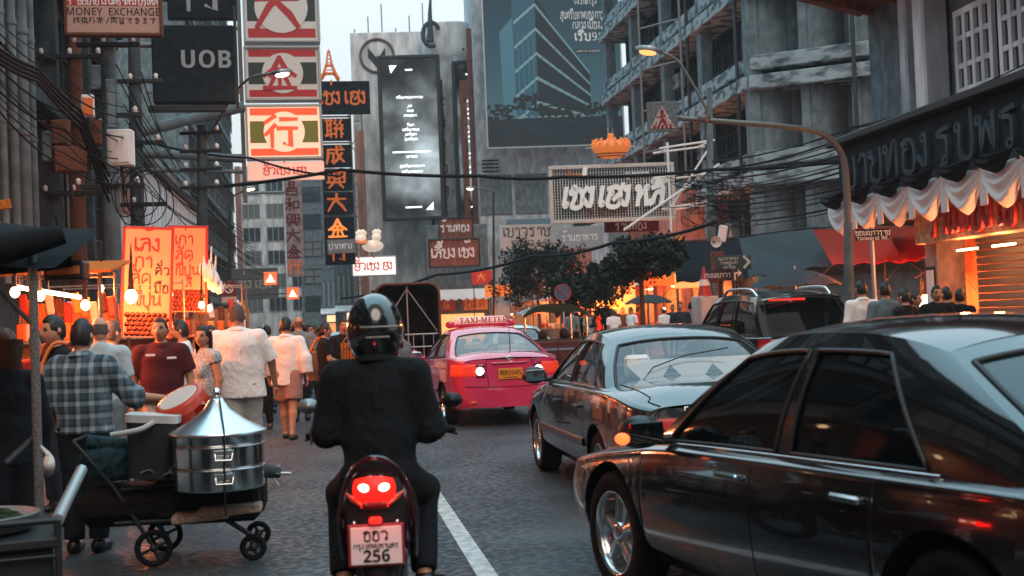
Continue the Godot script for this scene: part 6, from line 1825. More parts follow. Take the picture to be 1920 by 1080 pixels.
func build_grey_sedan():
	var c := sedan_shape()
	c.merge({"L": 4.8, "W": 0.9, "wb": 2.83, "roof": 1.455, "xr": 0.6, "zc1": 1.5, "zr1": 0.86, "strip": M.chrome, "trim": M.dark_metal, "handle_mat": M.black_plastic, "mould_mat": mat(Color(0.1, 0.1, 0.1), 0.3, 0.5), "lean": 0.16, "rw": 0.05, "spokes": 8, "mirror_mat": M.black_plastic,
		"deck": [[-1, 0.64], [-0.9, 0.75], [-0.6, 0.92], [-0.3, 1.0], [0.5, 1.03], [0.7, 1.02], [0.88, 0.98], [1, 0.88]],
		"shoulder": [[-1, 0.62], [-0.9, 0.7], [-0.5, 0.86], [-0.3, 0.92], [0.5, 0.95], [0.8, 0.925], [1, 0.84]],
		"seat_mat": mat(Color(0.12, 0.13, 0.14), 0.8), "rear_glass": pane(Color(0.08, 0.1, 0.11), 0.2)}, true)
	var pm := paint(Color(0.018, 0.021, 0.023))
	var o := car("grey_sedan", "dark grey sedan with white lace on its rear seat, behind the taxi", "car", Vector3(1.27, 0, -11.9), deg_to_rad(9.0), c, pm, M.glass)
	var B: Body = bodies[o]
	var hl: float = c.L / 2
	for sg in [1.0, -1.0]:
		var flank := []
		for k in 4: flank.append(["z", hl - 0.2 + 0.06 * k])
		var b := end_patch(B, 0.66, 0.78, flank + s_path(0.98, 0.6, 6), 0.014, sg)
		part("tail_lamp", b, glow(Color(0.5, 0.02, 0.012), 0.35), o)
	var b := mb()
	for x in [-0.62, 0.62]:
		var line := []
		for k in 17:
			var z := lerpf(1.45, hl - 0.03, k / 16.0)
			var s := B.sec(z)
			var q := B.pt(s, 5.45 if k < 14 else 5.3)
			line.append(Vector3(q.x * signf(x), q.y + 0.001, z))
		b.tube(line, 0.005, 5)
	part("trunk_seam", b, M.dark, o)
	lay(o, "model_lettering", latin("E320", 0.055, 0.008), M.chrome, B.rear(0.835, -0.52) + Vector3(0, 0.0, 0.012), -0.1)
	var pp := B.rear(0.68, 0.0) + Vector3(0, 0, 0.012)
	b = mb(); b.box(pp, Vector3(0.36, 0.14, 0.01), 0.004); part("number_plate", b, M.white, o)
	# lace cloths over the rear seat backs, points hanging down
	b = mb()
	for k in 3:
		var x := -0.38 + k * 0.36
		b.prism(PackedVector2Array([Vector2(x - 0.18, 0.09), Vector2(x + 0.18, 0.09), Vector2(x + 0.18, 0.03), Vector2(x, -0.19), Vector2(x - 0.18, 0.03)]), 0.006, Transform3D(Basis(Vector3.RIGHT, -0.5), Vector3(0, 1.1, 1.33 + 0.006 * k)))
	part("lace_cloth", b, worn(Color(0.85, 0.83, 0.8), "speck", Vector3.ONE * 9, 0.9), o)
	b = mb(); b.box(Vector3(-0.45, 1.12, 1.2), Vector3(0.22, 0.2, 0.08), 0.03); part("headrest_cover", b, M.white, o)
	b = mb(); b.tube([Vector3(-0.5, 1.0, 1.5), Vector3(-0.38, 1.12, 1.44), Vector3(-0.1, 1.2, 1.36), Vector3(0.3, 1.25, 1.32)], 0.006, 5); part("aerial_wire", b, M.black_plastic, o)

func build_black_sedan():
	var c := sedan_shape()
	c.merge({"L": 4.5, "W": 0.9, "wb": 2.78, "roof": 1.495, "xr": 0.62, "wheel": 0.345, "zc1": 1.98, "zr1": 1.12, "u_lines": [[0.0, false], [0.05, true], [0.4, false], [0.44, true], [0.75, false], [1.0, false]], "strip": M.chrome, "trim": M.dark_metal, "mirror_glass": M.glass_dark,
		"shoulder": [[-1, 0.62], [-0.9, 0.7], [-0.5, 0.83], [-0.3, 0.87], [0.5, 0.9], [0.8, 0.9], [1, 0.86]], "deck": [[-1, 0.64], [-0.9, 0.74], [-0.6, 0.89], [-0.3, 0.95], [0.5, 0.985], [0.7, 0.99], [0.93, 0.96], [1, 0.89]], "moulding": false, "mirror_lamp": true, "mirror_mat": M.black_plastic, "handle_mat": M.chrome, "rw": 0.04,
		"rear_glass": pane(Color(0.02, 0.03, 0.035), 0.75)}, true)
	var o := car("black_sedan", "glossy black sedan filling the near right, its orange mirror lamp lit", "car", Vector3(1.81, 0, -6.15), deg_to_rad(21), c, paint(Color(0.007, 0.008, 0.009)), M.glass_dark)
	var B: Body = bodies[o]
	var b := end_patch(B, 0.66, 0.84, [["z", 2.1], ["z", 2.2], ["z", 2.3]] + s_path(0.98, 0.5, 5), 0.014, -1.0)
	part("tail_lamp", b, glow(Color(1.0, 0.04, 0.02), 1.0), o)
	b = end_patch(B, 0.66, 0.84, [["z", 2.1], ["z", 2.2], ["z", 2.3]] + s_path(0.98, 0.5, 5), 0.014, 1.0)
	part("tail_lamp", b, glow(Color(1.0, 0.04, 0.02), 1.0), o)
	for e in [-1.0, 1.0]:
		b = end_patch(B, 0.56, 0.68, [["z", -2.1], ["z", -2.2], ["z", -2.3]] + s_path(0.97, 0.5, 5), 0.012, e, -1.0)
		part("headlight", b, M.glass_clear, o)
	b = mb(); b.box(B.rear(0.72, 0) + Vector3(0, 0, 0.01), Vector3(0.36, 0.14, 0.01), 0.004); part("number_plate", b, M.white, o)

func build_van():
	var c := sedan_shape()
	c.merge({"L": 4.7, "W": 0.93, "wb": 2.75, "wheel": 0.37, "sill": 0.34, "roof": 1.86, "xr": 0.7, "zc0": -0.95, "zc1": 2.18, "zr0": -0.25, "zr1": 1.78, "hatch": true, "rw": 0.07, "lean": 0.05,
		"shoulder": [[-1, 0.8], [-0.9, 0.88], [-0.5, 1.05], [-0.3, 1.1], [0.5, 1.13], [1, 1.12]],
		"deck": [[-1, 0.84], [-0.9, 0.95], [-0.6, 1.1], [-0.3, 1.16], [1, 1.16]],
		"u_lines": [[0.0, false], [0.04, true], [0.33, false], [0.36, true], [0.62, false], [0.66, true], [0.94, false], [1.0, false]], "seams": [-0.98, 0.1, 1.0], "handles": [0.0, 0.9], "hy": 0.95}, true)
	var p := at(1512, 620, 19.6)
	var o := car("black_van", "tall black van with silver roof rails behind the near cars", "van", Vector3(p.x - 0.3, 0, p.z - 2.2), theta + 0.02, c, paint(Color(0.008, 0.009, 0.01)), M.glass_dark)
	var B: Body = bodies[o]
	for sg in [1.0, -1.0]:
		var b := mb()
		var line := []
		for k in 21:
			var u := lerpf(0.16, 0.93, k / 20.0)
			line.append(B.roof(u, 0.9) * Vector3(sg, 1, 1) + Vector3(0, 0.085 * minf(1.0, minf(k, 20 - k) / 2.5) - 0.005, 0))
		b.tube(line, 0.026, 8); part("roof_rail", b, M.polished, o)
		b = end_patch(B, 0.86, 1.1, [["z", 2.15], ["z", 2.25], ["z", 2.33]] + s_path(0.99, 0.82, 3), 0.012, sg); part("tail_lamp", b, mat(Color(0.3, 0.01, 0.01), 0.15), o)
	var b := mb()
	var rw := []
	for i in 4:
		var row := PackedVector3Array()
		for k in 21: row.append(B.screen(false, 0.9, k / 10.0 - 1.0) + Vector3(0, 0.06 - 0.02 * absf(i - 1.5), 0.05 + 0.06 * i))
		rw.append(row)
	b.grid(rw, false, true); part("roof_spoiler", b, paint(Color(0.008, 0.009, 0.01)), o)
	b = mb(); b.box(B.screen(false, 0.86, 0) + Vector3(-0.25, 0, 0.03), Vector3(0.6, 0.035, 0.02), 0.006); part("brake_lamp", b, glow(Color(1.0, 0.05, 0.03), 0.8), o)

func build_tuktuk():
	var p := at(1030, 620, 27); p.y = 0
	var o := thing("tuk_tuk", "three-wheeled taxi with a rounded dark roof lit by coloured lamps, right of the pink taxi", "tuk tuk", p, theta)
	var b := mb()
	var rows := []
	for i in 9:
		var row := PackedVector3Array()
		for k in 17:
			var x := k / 8.0 - 1.0
			row.append(Vector3(x * 0.66, 1.86 - 0.2 * pow(absf(x), 3.0) - 0.04 * pow(absf(i / 4.0 - 1), 3.0), -1.1 + i * 0.24))
		rows.append(row)
	b.grid(rows, false, true); part("roof", b, paint(Color(0.01, 0.02, 0.018)), o)
	b = mb()
	rows = []
	for i in 2:
		var row := PackedVector3Array()
		for k in 17:
			var x := k / 8.0 - 1.0
			row.append(Vector3(x * 0.66, 1.85 - 0.2 * pow(absf(x), 3.0) - i * (0.2 - 0.12 * absf(x)), 0.83))
		rows.append(row)
	b.grid(rows, false, true); part("roof_valance", b, mat(Color(0.02, 0.03, 0.012), 0.4), o)
	for x in [-0.64, 0.64]:
		for z in [-0.9, 0.8]:
			b = mb(); b.tube([Vector3(x, 0.5, z), Vector3(x, 1.66, z)], 0.025, 8); part("roof_pole", b, M.polished, o)
	b = mb(); b.box(Vector3(0, 0.85, 0.72), Vector3(1.2, 0.5, 0.14), 0.04); b.box(Vector3(0, 0.6, 0.45), Vector3(1.2, 0.16, 0.5), 0.04); part("bench", b, mat(Color(0.08, 0.02, 0.02), 0.5), o)
	b = mb(); b.box(Vector3(0, 0.66, 0.7), Vector3(1.32, 0.6, 0.5), 0.06); b.box(Vector3(0, 0.42, -0.2), Vector3(1.1, 0.12, 2.0), 0.03); b.box(Vector3(0, 0.75, -1.15), Vector3(0.7, 0.7, 0.2), 0.06); part("tub", b, paint(Color(0.1, 0.02, 0.02)), o)
	b = mb()
	for y in [0.75, 0.95, 1.12]: b.tube([Vector3(-0.64, y, 0.98), Vector3(0.64, y, 0.98)], 0.012, 6)
	for x in [-0.66, 0, 0.66]: b.tube([Vector3(x, 0.35, 0.98), Vector3(x, 1.14, 0.98)], 0.012, 6)
	part("rear_bars", b, M.dark_metal, o)
	b = mb(); b.box(Vector3(-0.15, 1.71, 0.6), Vector3(0.6, 0.03, 0.08), 0.01); part("ceiling_lamp", b, glow(Color(1.0, 0.85, 0.1), 2.5), o)
	b = mb(); b.box(Vector3(-0.35, 1.68, 0.3), Vector3(0.35, 0.03, 0.08), 0.01); part("ceiling_lamp", b, glow(Color(1.0, 0.12, 0.05), 2.5), o)
	for sg in [-1.0, 1.0]:
		wheel(o, Vector3(0.52 * sg, 0.24, 0.55), sg, 0.24, M.polished, 5)
		b = mb(); b.box(Vector3(0.5 * sg, 0.62, 0.97), Vector3(0.14, 0.1, 0.03), 0.015); part("tail_lamp", b, glow(Color(1.0, 0.1, 0.03), 3.0), o)
	wheel(o, Vector3(0.06, 0.24, -1.25), 1.0, 0.24, M.polished, 5)
	b = mb(); b.box(Vector3(0, 0.52, 0.99), Vector3(0.34, 0.14, 0.01), 0.003); part("number_plate", b, M.white, o)
	b = mb()
	b.ball(Vector3(-0.25, 1.2, 0.6), Vector3(0.1, 0.12, 0.1)); b.ball(Vector3(0.2, 1.22, 0.6), Vector3(0.1, 0.12, 0.1)); b.box(Vector3(-0.25, 0.95, 0.6), Vector3(0.36, 0.4, 0.2), 0.08); b.box(Vector3(0.2, 0.95, 0.6), Vector3(0.36, 0.4, 0.2), 0.08)
	part("headrests", b, mat(Color(0.03, 0.02, 0.02), 0.7), o)

func build_truck():
	var p := at(766, 625, 30.5); p.y = 0
	var o := thing("covered_truck", "canvas covered truck with an open dark back, ahead of the motorcyclist's helmet", "truck", p, theta)
	var b := mb()
	var rows := []
	for i in 2:
		var row := PackedVector3Array()
		for q in round_rect(1.5, 1.9, 0.25, 5): row.append(Vector3(q.x, q.y + 1.55, 0.0 - i * 3.4))
		row.append(row[0])
		rows.append(row)
	b.grid(rows, false, false); part("canvas_cover", b, cloth(Color(0.05, 0.055, 0.055), 4.0), o)
	b = mb()
	rows = []
	for i in 2:
		var row := PackedVector3Array()
		for q in round_rect(1.46, 1.86, 0.24, 5): row.append(Vector3(q.x, q.y + 1.55, -0.01 - i * 3.38))
		row.append(row[0])
		rows.append(row)
	b.grid(rows, false, true); b.box(Vector3(0, 1.55, -3.38), Vector3(1.46, 1.86, 0.04)); part("lining", b, cloth(Color(0.05, 0.055, 0.055), 3.0), o)
	b = mb()
	var loop := []
	for q in round_rect(1.52, 1.92, 0.26, 5): loop.append(Vector3(q.x, q.y + 1.55, 0.02))
	loop.append(loop[0]); b.tube(loop, 0.035, 7, false); part("hoop", b, M.tarnish, o)
	b = mb()
	b.tube([Vector3(0, 2.45, -0.1), Vector3(0, 0.7, -0.1)], 0.022, 6); b.tube([Vector3(0, 2.4, -0.1), Vector3(0.7, 1.35, -0.1)], 0.018, 6); b.tube([Vector3(0, 2.4, -0.1), Vector3(-0.7, 1.35, -0.1)], 0.018, 6)
	b.tube([Vector3(-0.72, 1.3, -0.1), Vector3(0.72, 1.3, -0.1)], 0.022, 6); b.tube([Vector3(-0.72, 1.0, -0.1), Vector3(0.72, 1.0, -0.1)], 0.018, 6)
	for k in 6: b.tube([Vector3(-0.6 + k * 0.24, 0.65, -0.1), Vector3(-0.6 + k * 0.24, 1.3, -0.1)], 0.014, 5)
	part("cage_bars", b, M.galv, o)
	b = mb(); b.box(Vector3(0, 0.62, -1.7), Vector3(1.6, 0.3, 3.5), 0.04); b.box(Vector3(0, 0.45, 0.1), Vector3(1.5, 0.14, 0.14), 0.03); part("bed", b, paint(Color(0.02, 0.025, 0.03)), o)
	b = mb(); b.box(Vector3(0, 1.25, -4.2), Vector3(1.6, 1.3, 1.5), 0.2); b.box(Vector3(0, 0.8, -5.2), Vector3(1.6, 0.6, 1.0), 0.12); part("cab", b, paint(Color(0.02, 0.025, 0.03)), o)
	for sg in [-1.0, 1.0]:
		for z in [-0.8, -4.9]: wheel(o, Vector3(0.68 * sg, 0.33, z), sg, 0.33, M.steel, 5)
		b = mb(); b.box(Vector3(0.68 * sg, 0.62, 0.09), Vector3(0.12, 0.16, 0.04), 0.02); part("tail_lamp", b, glow(Color(1.0, 0.06, 0.03), 0.6), o)
	b = mb(); b.box(Vector3(0, 0.62, 0.07), Vector3(0.36, 0.15, 0.01), 0.003); part("number_plate", b, M.white, o)

func build_motorbike():
	# the wheel stands just off the frame's foot; z = 0 is the number plate
	var p := at(706, 1022, 5.35); p.y = 0.03
	var o := thing("motorcycle", "small dark red motorcycle with its tail lamp lit, ridden straight ahead", "motorcycle", p, deg_to_rad(4.0))
	var red := paint(Color(0.035, 0.005, 0.006))
	var b := mb()
	b.lathe([Vector2(0.2, -0.045), Vector2(0.26, -0.055), Vector2(0.295, -0.03), Vector2(0.3, 0), Vector2(0.295, 0.03), Vector2(0.26, 0.055), Vector2(0.2, 0.045)], 36, Vector3(0, 0.3, -0.22), Basis(Vector3.BACK, PI / 2))
	b.lathe([Vector2(0.2, -0.035), Vector2(0.25, -0.045), Vector2(0.285, -0.02), Vector2(0.29, 0), Vector2(0.285, 0.02), Vector2(0.25, 0.045), Vector2(0.2, 0.035)], 36, Vector3(0, 0.3, -1.42), Basis(Vector3.BACK, PI / 2))
	var w := part("wheel", b, M.rubber, o)
	b = mb(); b.lathe([Vector2(0.21, -0.04), Vector2(0.2, 0), Vector2(0.21, 0.04)], 30, Vector3(0, 0.3, -0.22), Basis(Vector3.BACK, PI / 2)); b.lathe([Vector2(0.06, -0.07), Vector2(0.07, 0), Vector2(0.06, 0.07)], 16, Vector3(0, 0.3, -0.22), Basis(Vector3.BACK, PI / 2))
	for k in 12: b.tube([Vector3(0.03 * (1 if k % 2 else -1), 0.3 + 0.06 * cos(k * TAU / 12), -0.22 + 0.06 * sin(k * TAU / 12)), Vector3(0, 0.3 + 0.2 * cos(k * TAU / 12 + 0.3), -0.22 + 0.2 * sin(k * TAU / 12 + 0.3))], 0.003, 4)
	part("rim", b, M.galv, w)
	# tail cowl: a rounded hood that narrows to the rear
	var rows := []
	for i in 11:
		var v := i / 10.0
		var row := PackedVector3Array()
		var hw := lerpf(0.175, 0.125, v * v)
		var top := lerpf(0.86, 0.93, v) - 0.05 * maxf(0, v - 0.85) / 0.15
		var bot := lerpf(0.42, 0.62, v)
		for k in 25:
			var a := PI * k / 24.0
			var yy := bot + (top - bot) * pow(sin(a), 0.6)
			row.append(Vector3(cos(a) * hw * (1.0 + 0.18 * sin(a * 2) * signf(cos(a))), yy, -0.75 + v * 0.72))
		rows.append(row)
	b = mb(); b.grid(rows)
	part("tail_cowl", b, red, o)
	rows = []
	for i in 9:
		var u := i / 8.0
		var row := PackedVector3Array()
		for k in 17:
			var x := k / 8.0 - 1.0
			row.append(Vector3(x * lerpf(0.1, 0.13, sin(PI * u)), 0.6 + u * 0.28, -0.035 + 0.05 * (1 - x * x)))
		rows.append(row)
	b = mb(); b.grid(rows); part("tail_panel", b, M.black_plastic, o)
	b = mb()
	var hoop := []
	for k in 17: hoop.append(Vector3(cos(PI * k / 16.0) * 0.16, 0.66 + sin(PI * k / 16.0) * 0.3, -0.06 - 0.1 * absf(cos(PI * k / 16.0))))
	hoop.push_front(Vector3(0.155, 0.5, -0.3)); hoop.append(Vector3(-0.155, 0.5, -0.3))
	b.tube(smooth(hoop, 2), 0.013, 8); part("grab_rail", b, red, o)
	# tail lamp: red hood, two white hot spots
	rows = []
	for i in 9:
		var v := i / 8.0
		var row := PackedVector3Array()
		for k in 17:
			var x := k / 8.0 - 1.0
			row.append(Vector3(x * (0.04 + 0.05 * sin(PI * (0.1 + 0.62 * v))), 0.775 + v * 0.12 - 0.012 * x * x, 0.03 + 0.035 * (1 - x * x) * sin(PI * (0.1 + 0.8 * v))))
		rows.append(row)
	b = mb(); b.grid(rows); var tl := part("tail_lamp", b, glow(Color(1.0, 0.015, 0.008), 1.1), o)
	b = mb(); b.ball(Vector3(-0.038, 0.848, 0.05), Vector3(0.027, 0.017, 0.016), Basis(Vector3.BACK, -0.25)); b.ball(Vector3(0.038, 0.848, 0.05), Vector3(0.027, 0.017, 0.016), Basis(Vector3.BACK, 0.25)); part("lamp_filament", b, glow(Color(1.0, 0.62, 0.42), 9.0), tl)
	for sg in [-1.0, 1.0]:
		b = mb(); b.tube([Vector3(0.055 * sg, 0.775, 0.035), Vector3(0.09 * sg, 0.8, 0.02), Vector3(0.12 * sg, 0.82, -0.02)], [0.008, 0.014, 0.006], 8); part("indicator_lamp", b, mat(Color(0.4, 0.06, 0.015), 0.2), o)
	b = mb(); b.box(Vector3(0, 0.775, 0.045), Vector3(0.1, 0.03, 0.03), 0.01); part("lamp_base", b, mat(Color(0.06, 0.004, 0.004), 0.3), o)
	b = mb(); b.box(Vector3(0, 0.71, 0.03), Vector3(0.055, 0.03, 0.03), 0.008); part("plate_lamp", b, glow(Color(1.0, 0.03, 0.015), 0.9), o)
	bulb_light(o, Vector3(0, 0.85, 0.16), 0.03, Color(1.0, 0.06, 0.03), 0.05)
	# plate with its red frame
	b = mb(); b.box(Vector3(0, 0.605, 0.012), Vector3(0.236, 0.178, 0.012), 0.006); var pl := part("number_plate", b, mat(Color(0.3, 0.02, 0.03), 0.4), o)
	b = mb(); b.box(Vector3(0, 0.605, 0.02), Vector3(0.212, 0.156, 0.008), 0.002); part("plate_sheet", b, mat(Color(0.78, 0.78, 0.78), 0.5), pl)
	lay(o, "lettering", letters("ออว", 0.036, 0.17, 0.002), M.text_black, Vector3(0, 0.647, 0.027)); lay(o, "lettering", letters("กรุงเทพมหานคร", 0.017, 0.17, 0.002, 0, 1.0), mat(Color(0.02, 0.06, 0.03), 0.5), Vector3(0, 0.604, 0.027)); lay(o, "lettering", latin("256", 0.05, 0.002, false, true), M.text_black, Vector3(0, 0.562, 0.026))
	b = mb()
	for x in [-0.09, 0.09]: b.lathe([Vector2(0.008, 0), Vector2(0.008, 0.006), Vector2(0.0, 0.008)], 8, Vector3(x, 0.7, 0.01), Basis(Vector3.RIGHT, PI / 2))
	part("plate_bolt", b, M.chrome, pl)
	b = mb(); b.box(Vector3(0, 0.47, -0.06), Vector3(0.16, 0.34, 0.03), 0.01, Basis(Vector3.RIGHT, -0.25)); b.box(Vector3(0, 0.3, -0.02), Vector3(0.14, 0.1, 0.02), 0.01); part("mudguard", b, M.black_plastic, o)
	b = mb(); b.box(Vector3(0, 0.8, -0.62), Vector3(0.27, 0.09, 0.6), 0.04); part("seat", b, M.black_plastic, o)
	b = mb(); b.box(Vector3(0, 0.5, -0.75), Vector3(0.2, 0.4, 0.4), 0.08); b.box(Vector3(0, 0.6, -1.2), Vector3(0.3, 0.6, 0.1), 0.05, Basis(Vector3.RIGHT, 0.3)); b.box(Vector3(0, 0.95, -1.28), Vector3(0.26, 0.22, 0.22), 0.08); part("fairing", b, red, o)
	b = mb()
	for sg in [-1.0, 1.0]:
		b.tube([Vector3(0.07 * sg, 0.3, -0.22), Vector3(0.1 * sg, 0.66, -0.3)], 0.022, 8); b.tube([Vector3(0.07 * sg, 0.3, -1.42), Vector3(0.08 * sg, 0.95, -1.2)], 0.022, 8)
	part("suspension", b, M.dark_metal, o)
	b = mb()
	b.tube(smooth([Vector3(-0.34, 0.99, -0.98), Vector3(-0.22, 1.01, -1.08), Vector3(-0.08, 1.0, -1.2), Vector3(0.08, 1.0, -1.2), Vector3(0.22, 1.01, -1.08), Vector3(0.34, 0.99, -0.98)], 3), 0.013, 8); part("handlebar", b, M.dark_metal, o)
	b = mb()
	for sg in [-1.0, 1.0]: b.tube([Vector3(0.23 * sg, 1.01, -1.07), Vector3(0.36 * sg, 0.985, -0.965)], 0.018, 8); b.tube([Vector3(0.24 * sg, 0.99, -1.12), Vector3(0.38 * sg, 0.96, -1.06)], 0.006, 6)
	part("grip", b, M.rubber, o)
	for sg in [-1.0, 1.0]:
		b = mb(); b.tube([Vector3(0.22 * sg, 1.01, -1.09), Vector3(0.27 * sg, 1.1, -1.12), Vector3(0.33 * sg, 1.13, -1.1)], 0.007, 6); var mi := part("mirror", b, M.black_plastic, o)
		b = mb(); b.ball(Vector3(0.36 * sg, 1.13, -1.08), Vector3(0.055, 0.038, 0.016)); part("mirror_shell", b, M.black_plastic if sg > 0 else M.galv, mi)
	b = mb(); b.tube([Vector3(0.14, 0.3, -0.7), Vector3(0.15, 0.36, -0.1), Vector3(0.15, 0.38, 0.02)], [0.03, 0.05, 0.045], 12); part("exhaust", b, M.dark_metal, o)
	b = mb()
	for sg in [-1.0, 1.0]: b.tube([Vector3(0.08 * sg, 0.3, -0.72), Vector3(0.28 * sg, 0.3, -0.72)], 0.014, 6); b.box(Vector3(0.235 * sg, 0.31, -0.72), Vector3(0.11, 0.03, 0.05), 0.01)
	part("footrest", b, M.rubber, o)
	b = mb(); b.box(Vector3(0, 0.36, -0.8), Vector3(0.22, 0.24, 0.34), 0.06); part("engine", b, M.galv, o)
	bike_at = o
	# a red one parked at the shop on the right
	var q := at(1862, 600, 21.5)
	var cpy := copy_of(o, "red parked motorcycle by the gold shop's shutter at the right edge", Vector3(q.x, 0.13, q.z), 0.5)
	for ch in cpy.get_children():
		if ch is MeshInstance3D and ch.material_override == red: ch.material_override = paint(Color(0.25, 0.01, 0.015))
		if ch is Light3D: ch.free()

var bike_at: Node3D

# ---------------------------------------------------------------- people: a field of tapered limbs, meshed as surface nets
class Field:
	var bones := []          # [a, b, ra, rb, widen, blend, cut point or null, cut direction]
	func add(a: Vector3, b: Vector3, ra: float, rb: float, widen := 1.0, k := 0.03, cut = null, dir := Vector3.ZERO):
		bones.append([a, b, ra, rb, widen, k, cut, dir])
	func mesh(m: Object, cell: float, wob := 0.0):
		var lo := Vector3(1e9, 1e9, 1e9)
		var hi := -lo
		for q in bones:
			var r: float = maxf(q[2], q[3]) * maxf(q[4], 1.0) + cell * 2.5
			lo = lo.min(q[0].min(q[1]) - Vector3(r, r, r)); hi = hi.max(q[0].max(q[1]) + Vector3(r, r, r))
		var nx := int((hi.x - lo.x) / cell) + 2
		var ny := int((hi.y - lo.y) / cell) + 2
		var nz := int((hi.z - lo.z) / cell) + 2
		var sx := 1
		var sy := nx
		var sz := nx * ny
		var f := PackedFloat32Array(); f.resize(nx * ny * nz); f.fill(1.0)
		for q in bones:
			var a: Vector3 = q[0]; var b: Vector3 = q[1]
			var ra: float = q[2]; var rb: float = q[3]
			var iw: float = 1.0 / q[4]
			var k: float = q[5]
			var r: float = maxf(ra, rb) + k + cell * 1.6
			var rw: float = r * maxf(q[4], 1.0)
			var l0 := ((a.min(b) - Vector3(rw, r, r) - lo) / cell).floor()
			var l1 := ((a.max(b) + Vector3(rw, r, r) - lo) / cell).ceil()
			var x0 := maxi(0, int(l0.x)); var x1 := mini(nx - 1, int(l1.x))
			var y0 := maxi(0, int(l0.y)); var y1 := mini(ny - 1, int(l1.y))
			var z0 := maxi(0, int(l0.z)); var z1 := mini(nz - 1, int(l1.z))
			var ab := b - a
			var il := 1.0 / maxf(ab.length_squared(), 1e-8)
			var cut := q[6] != null
			var cp: Vector3 = q[6] if cut else Vector3.ZERO
			var cd: Vector3 = q[7]
			for iz in range(z0, z1 + 1):
				for iy in range(y0, y1 + 1):
					var at_ := iz * sz + iy * sy + x0
					var p := Vector3(lo.x + x0 * cell, lo.y + iy * cell, lo.z + iz * cell)
					for i in range(x0, x1 + 1):
						var e := p - a
						var t := clampf(e.dot(ab) * il, 0.0, 1.0)
						e -= ab * t
						e.x *= iw
						var d := e.length() - ra - (rb - ra) * t
						if cut:
							var c := (p - cp).dot(cd)
							if c > d: d = c
						var o := f[at_]
						var h := k - absf(o - d)
						if h > 0.0: f[at_] = minf(o, d) - h * h / (4.0 * k)
						elif d < o: f[at_] = d
						at_ += 1
						p.x += cell
		# one vertex in each cell that the surface crosses
		var id := PackedInt32Array(); id.resize(f.size()); id.fill(-1)
		var base: int = m.v.size()
		var off := [0, sx, sy, sx + sy, sz, sx + sz, sy + sz, sx + sy + sz]
		for iz in nz - 1:
			for iy in ny - 1:
				var at_ := iz * sz + iy * sy
				for i in nx - 1:
					var v0 := f[at_]
					if v0 < 0.9 and absf(v0) < cell * 2.2:
						var v1 := f[at_ + 1]; var v2 := f[at_ + sy]; var v3 := f[at_ + 1 + sy]
						var v4 := f[at_ + sz]; var v5 := f[at_ + 1 + sz]; var v6 := f[at_ + sy + sz]; var v7 := f[at_ + 1 + sy + sz]
						var n := int(v0 < 0) + int(v1 < 0) + int(v2 < 0) + int(v3 < 0) + int(v4 < 0) + int(v5 < 0) + int(v6 < 0) + int(v7 < 0)
						if n > 0 and n < 8:
							var g := Vector3(v1 + v3 + v5 + v7 - v0 - v2 - v4 - v6, v2 + v3 + v6 + v7 - v0 - v1 - v4 - v5, v4 + v5 + v6 + v7 - v0 - v1 - v2 - v3)
							var mean := (v0 + v1 + v2 + v3 + v4 + v5 + v6 + v7) * 0.125
							var gl := maxf(g.length(), 1e-6)
							var dir := g / gl
							var step := clampf(-mean / (gl / (4.0 * cell)), -cell * 0.6, cell * 0.6)
							var p := lo + Vector3(i + 0.5, iy + 0.5, iz + 0.5) * cell + dir * step
							if wob > 0.0: p += dir * wob * (0.55 * sin(p.x * 27.0 + p.y * 8.0 + 2.0 * sin(p.y * 9.0 + p.z * 6.0)) + 0.45 * sin(p.y * 26.0 + p.x * 17.0 + p.z * 12.0 + 1.5 * sin(p.x * 19.0)))
							id[at_] = m.vert(p, dir, Vector2(p.x, p.y))
					at_ += 1
		for iz in range(1, nz - 1):
			for iy in range(1, ny - 1):
				var at_ := iz * sz + iy * sy + 1
				for i in range(1, nx - 1):
					var v0 := f[at_]
					if v0 < 0.9 and absf(v0) < cell * 2.2:
						for ax in 3:
							var s: int = sx if ax == 0 else (sy if ax == 1 else sz)
							var u: int = sy if ax == 0 else (sz if ax == 1 else sx)
							var w: int = sz if ax == 0 else (sx if ax == 1 else sy)
							var v1 := f[at_ + s]
							if (v0 < 0) != (v1 < 0):
								var a := id[at_]; var b := id[at_ - u]; var c := id[at_ - u - w]; var d := id[at_ - w]
								if a >= 0 and b >= 0 and c >= 0 and d >= 0:
									if v0 < 0: m.face(a, b, c); m.face(a, c, d)
									else: m.face(a, c, b); m.face(a, d, c)
					at_ += 1

const SKIN := [Color(0.42, 0.2, 0.12), Color(0.42, 0.21, 0.125), Color(0.5, 0.27, 0.18), Color(0.26, 0.11, 0.06)]

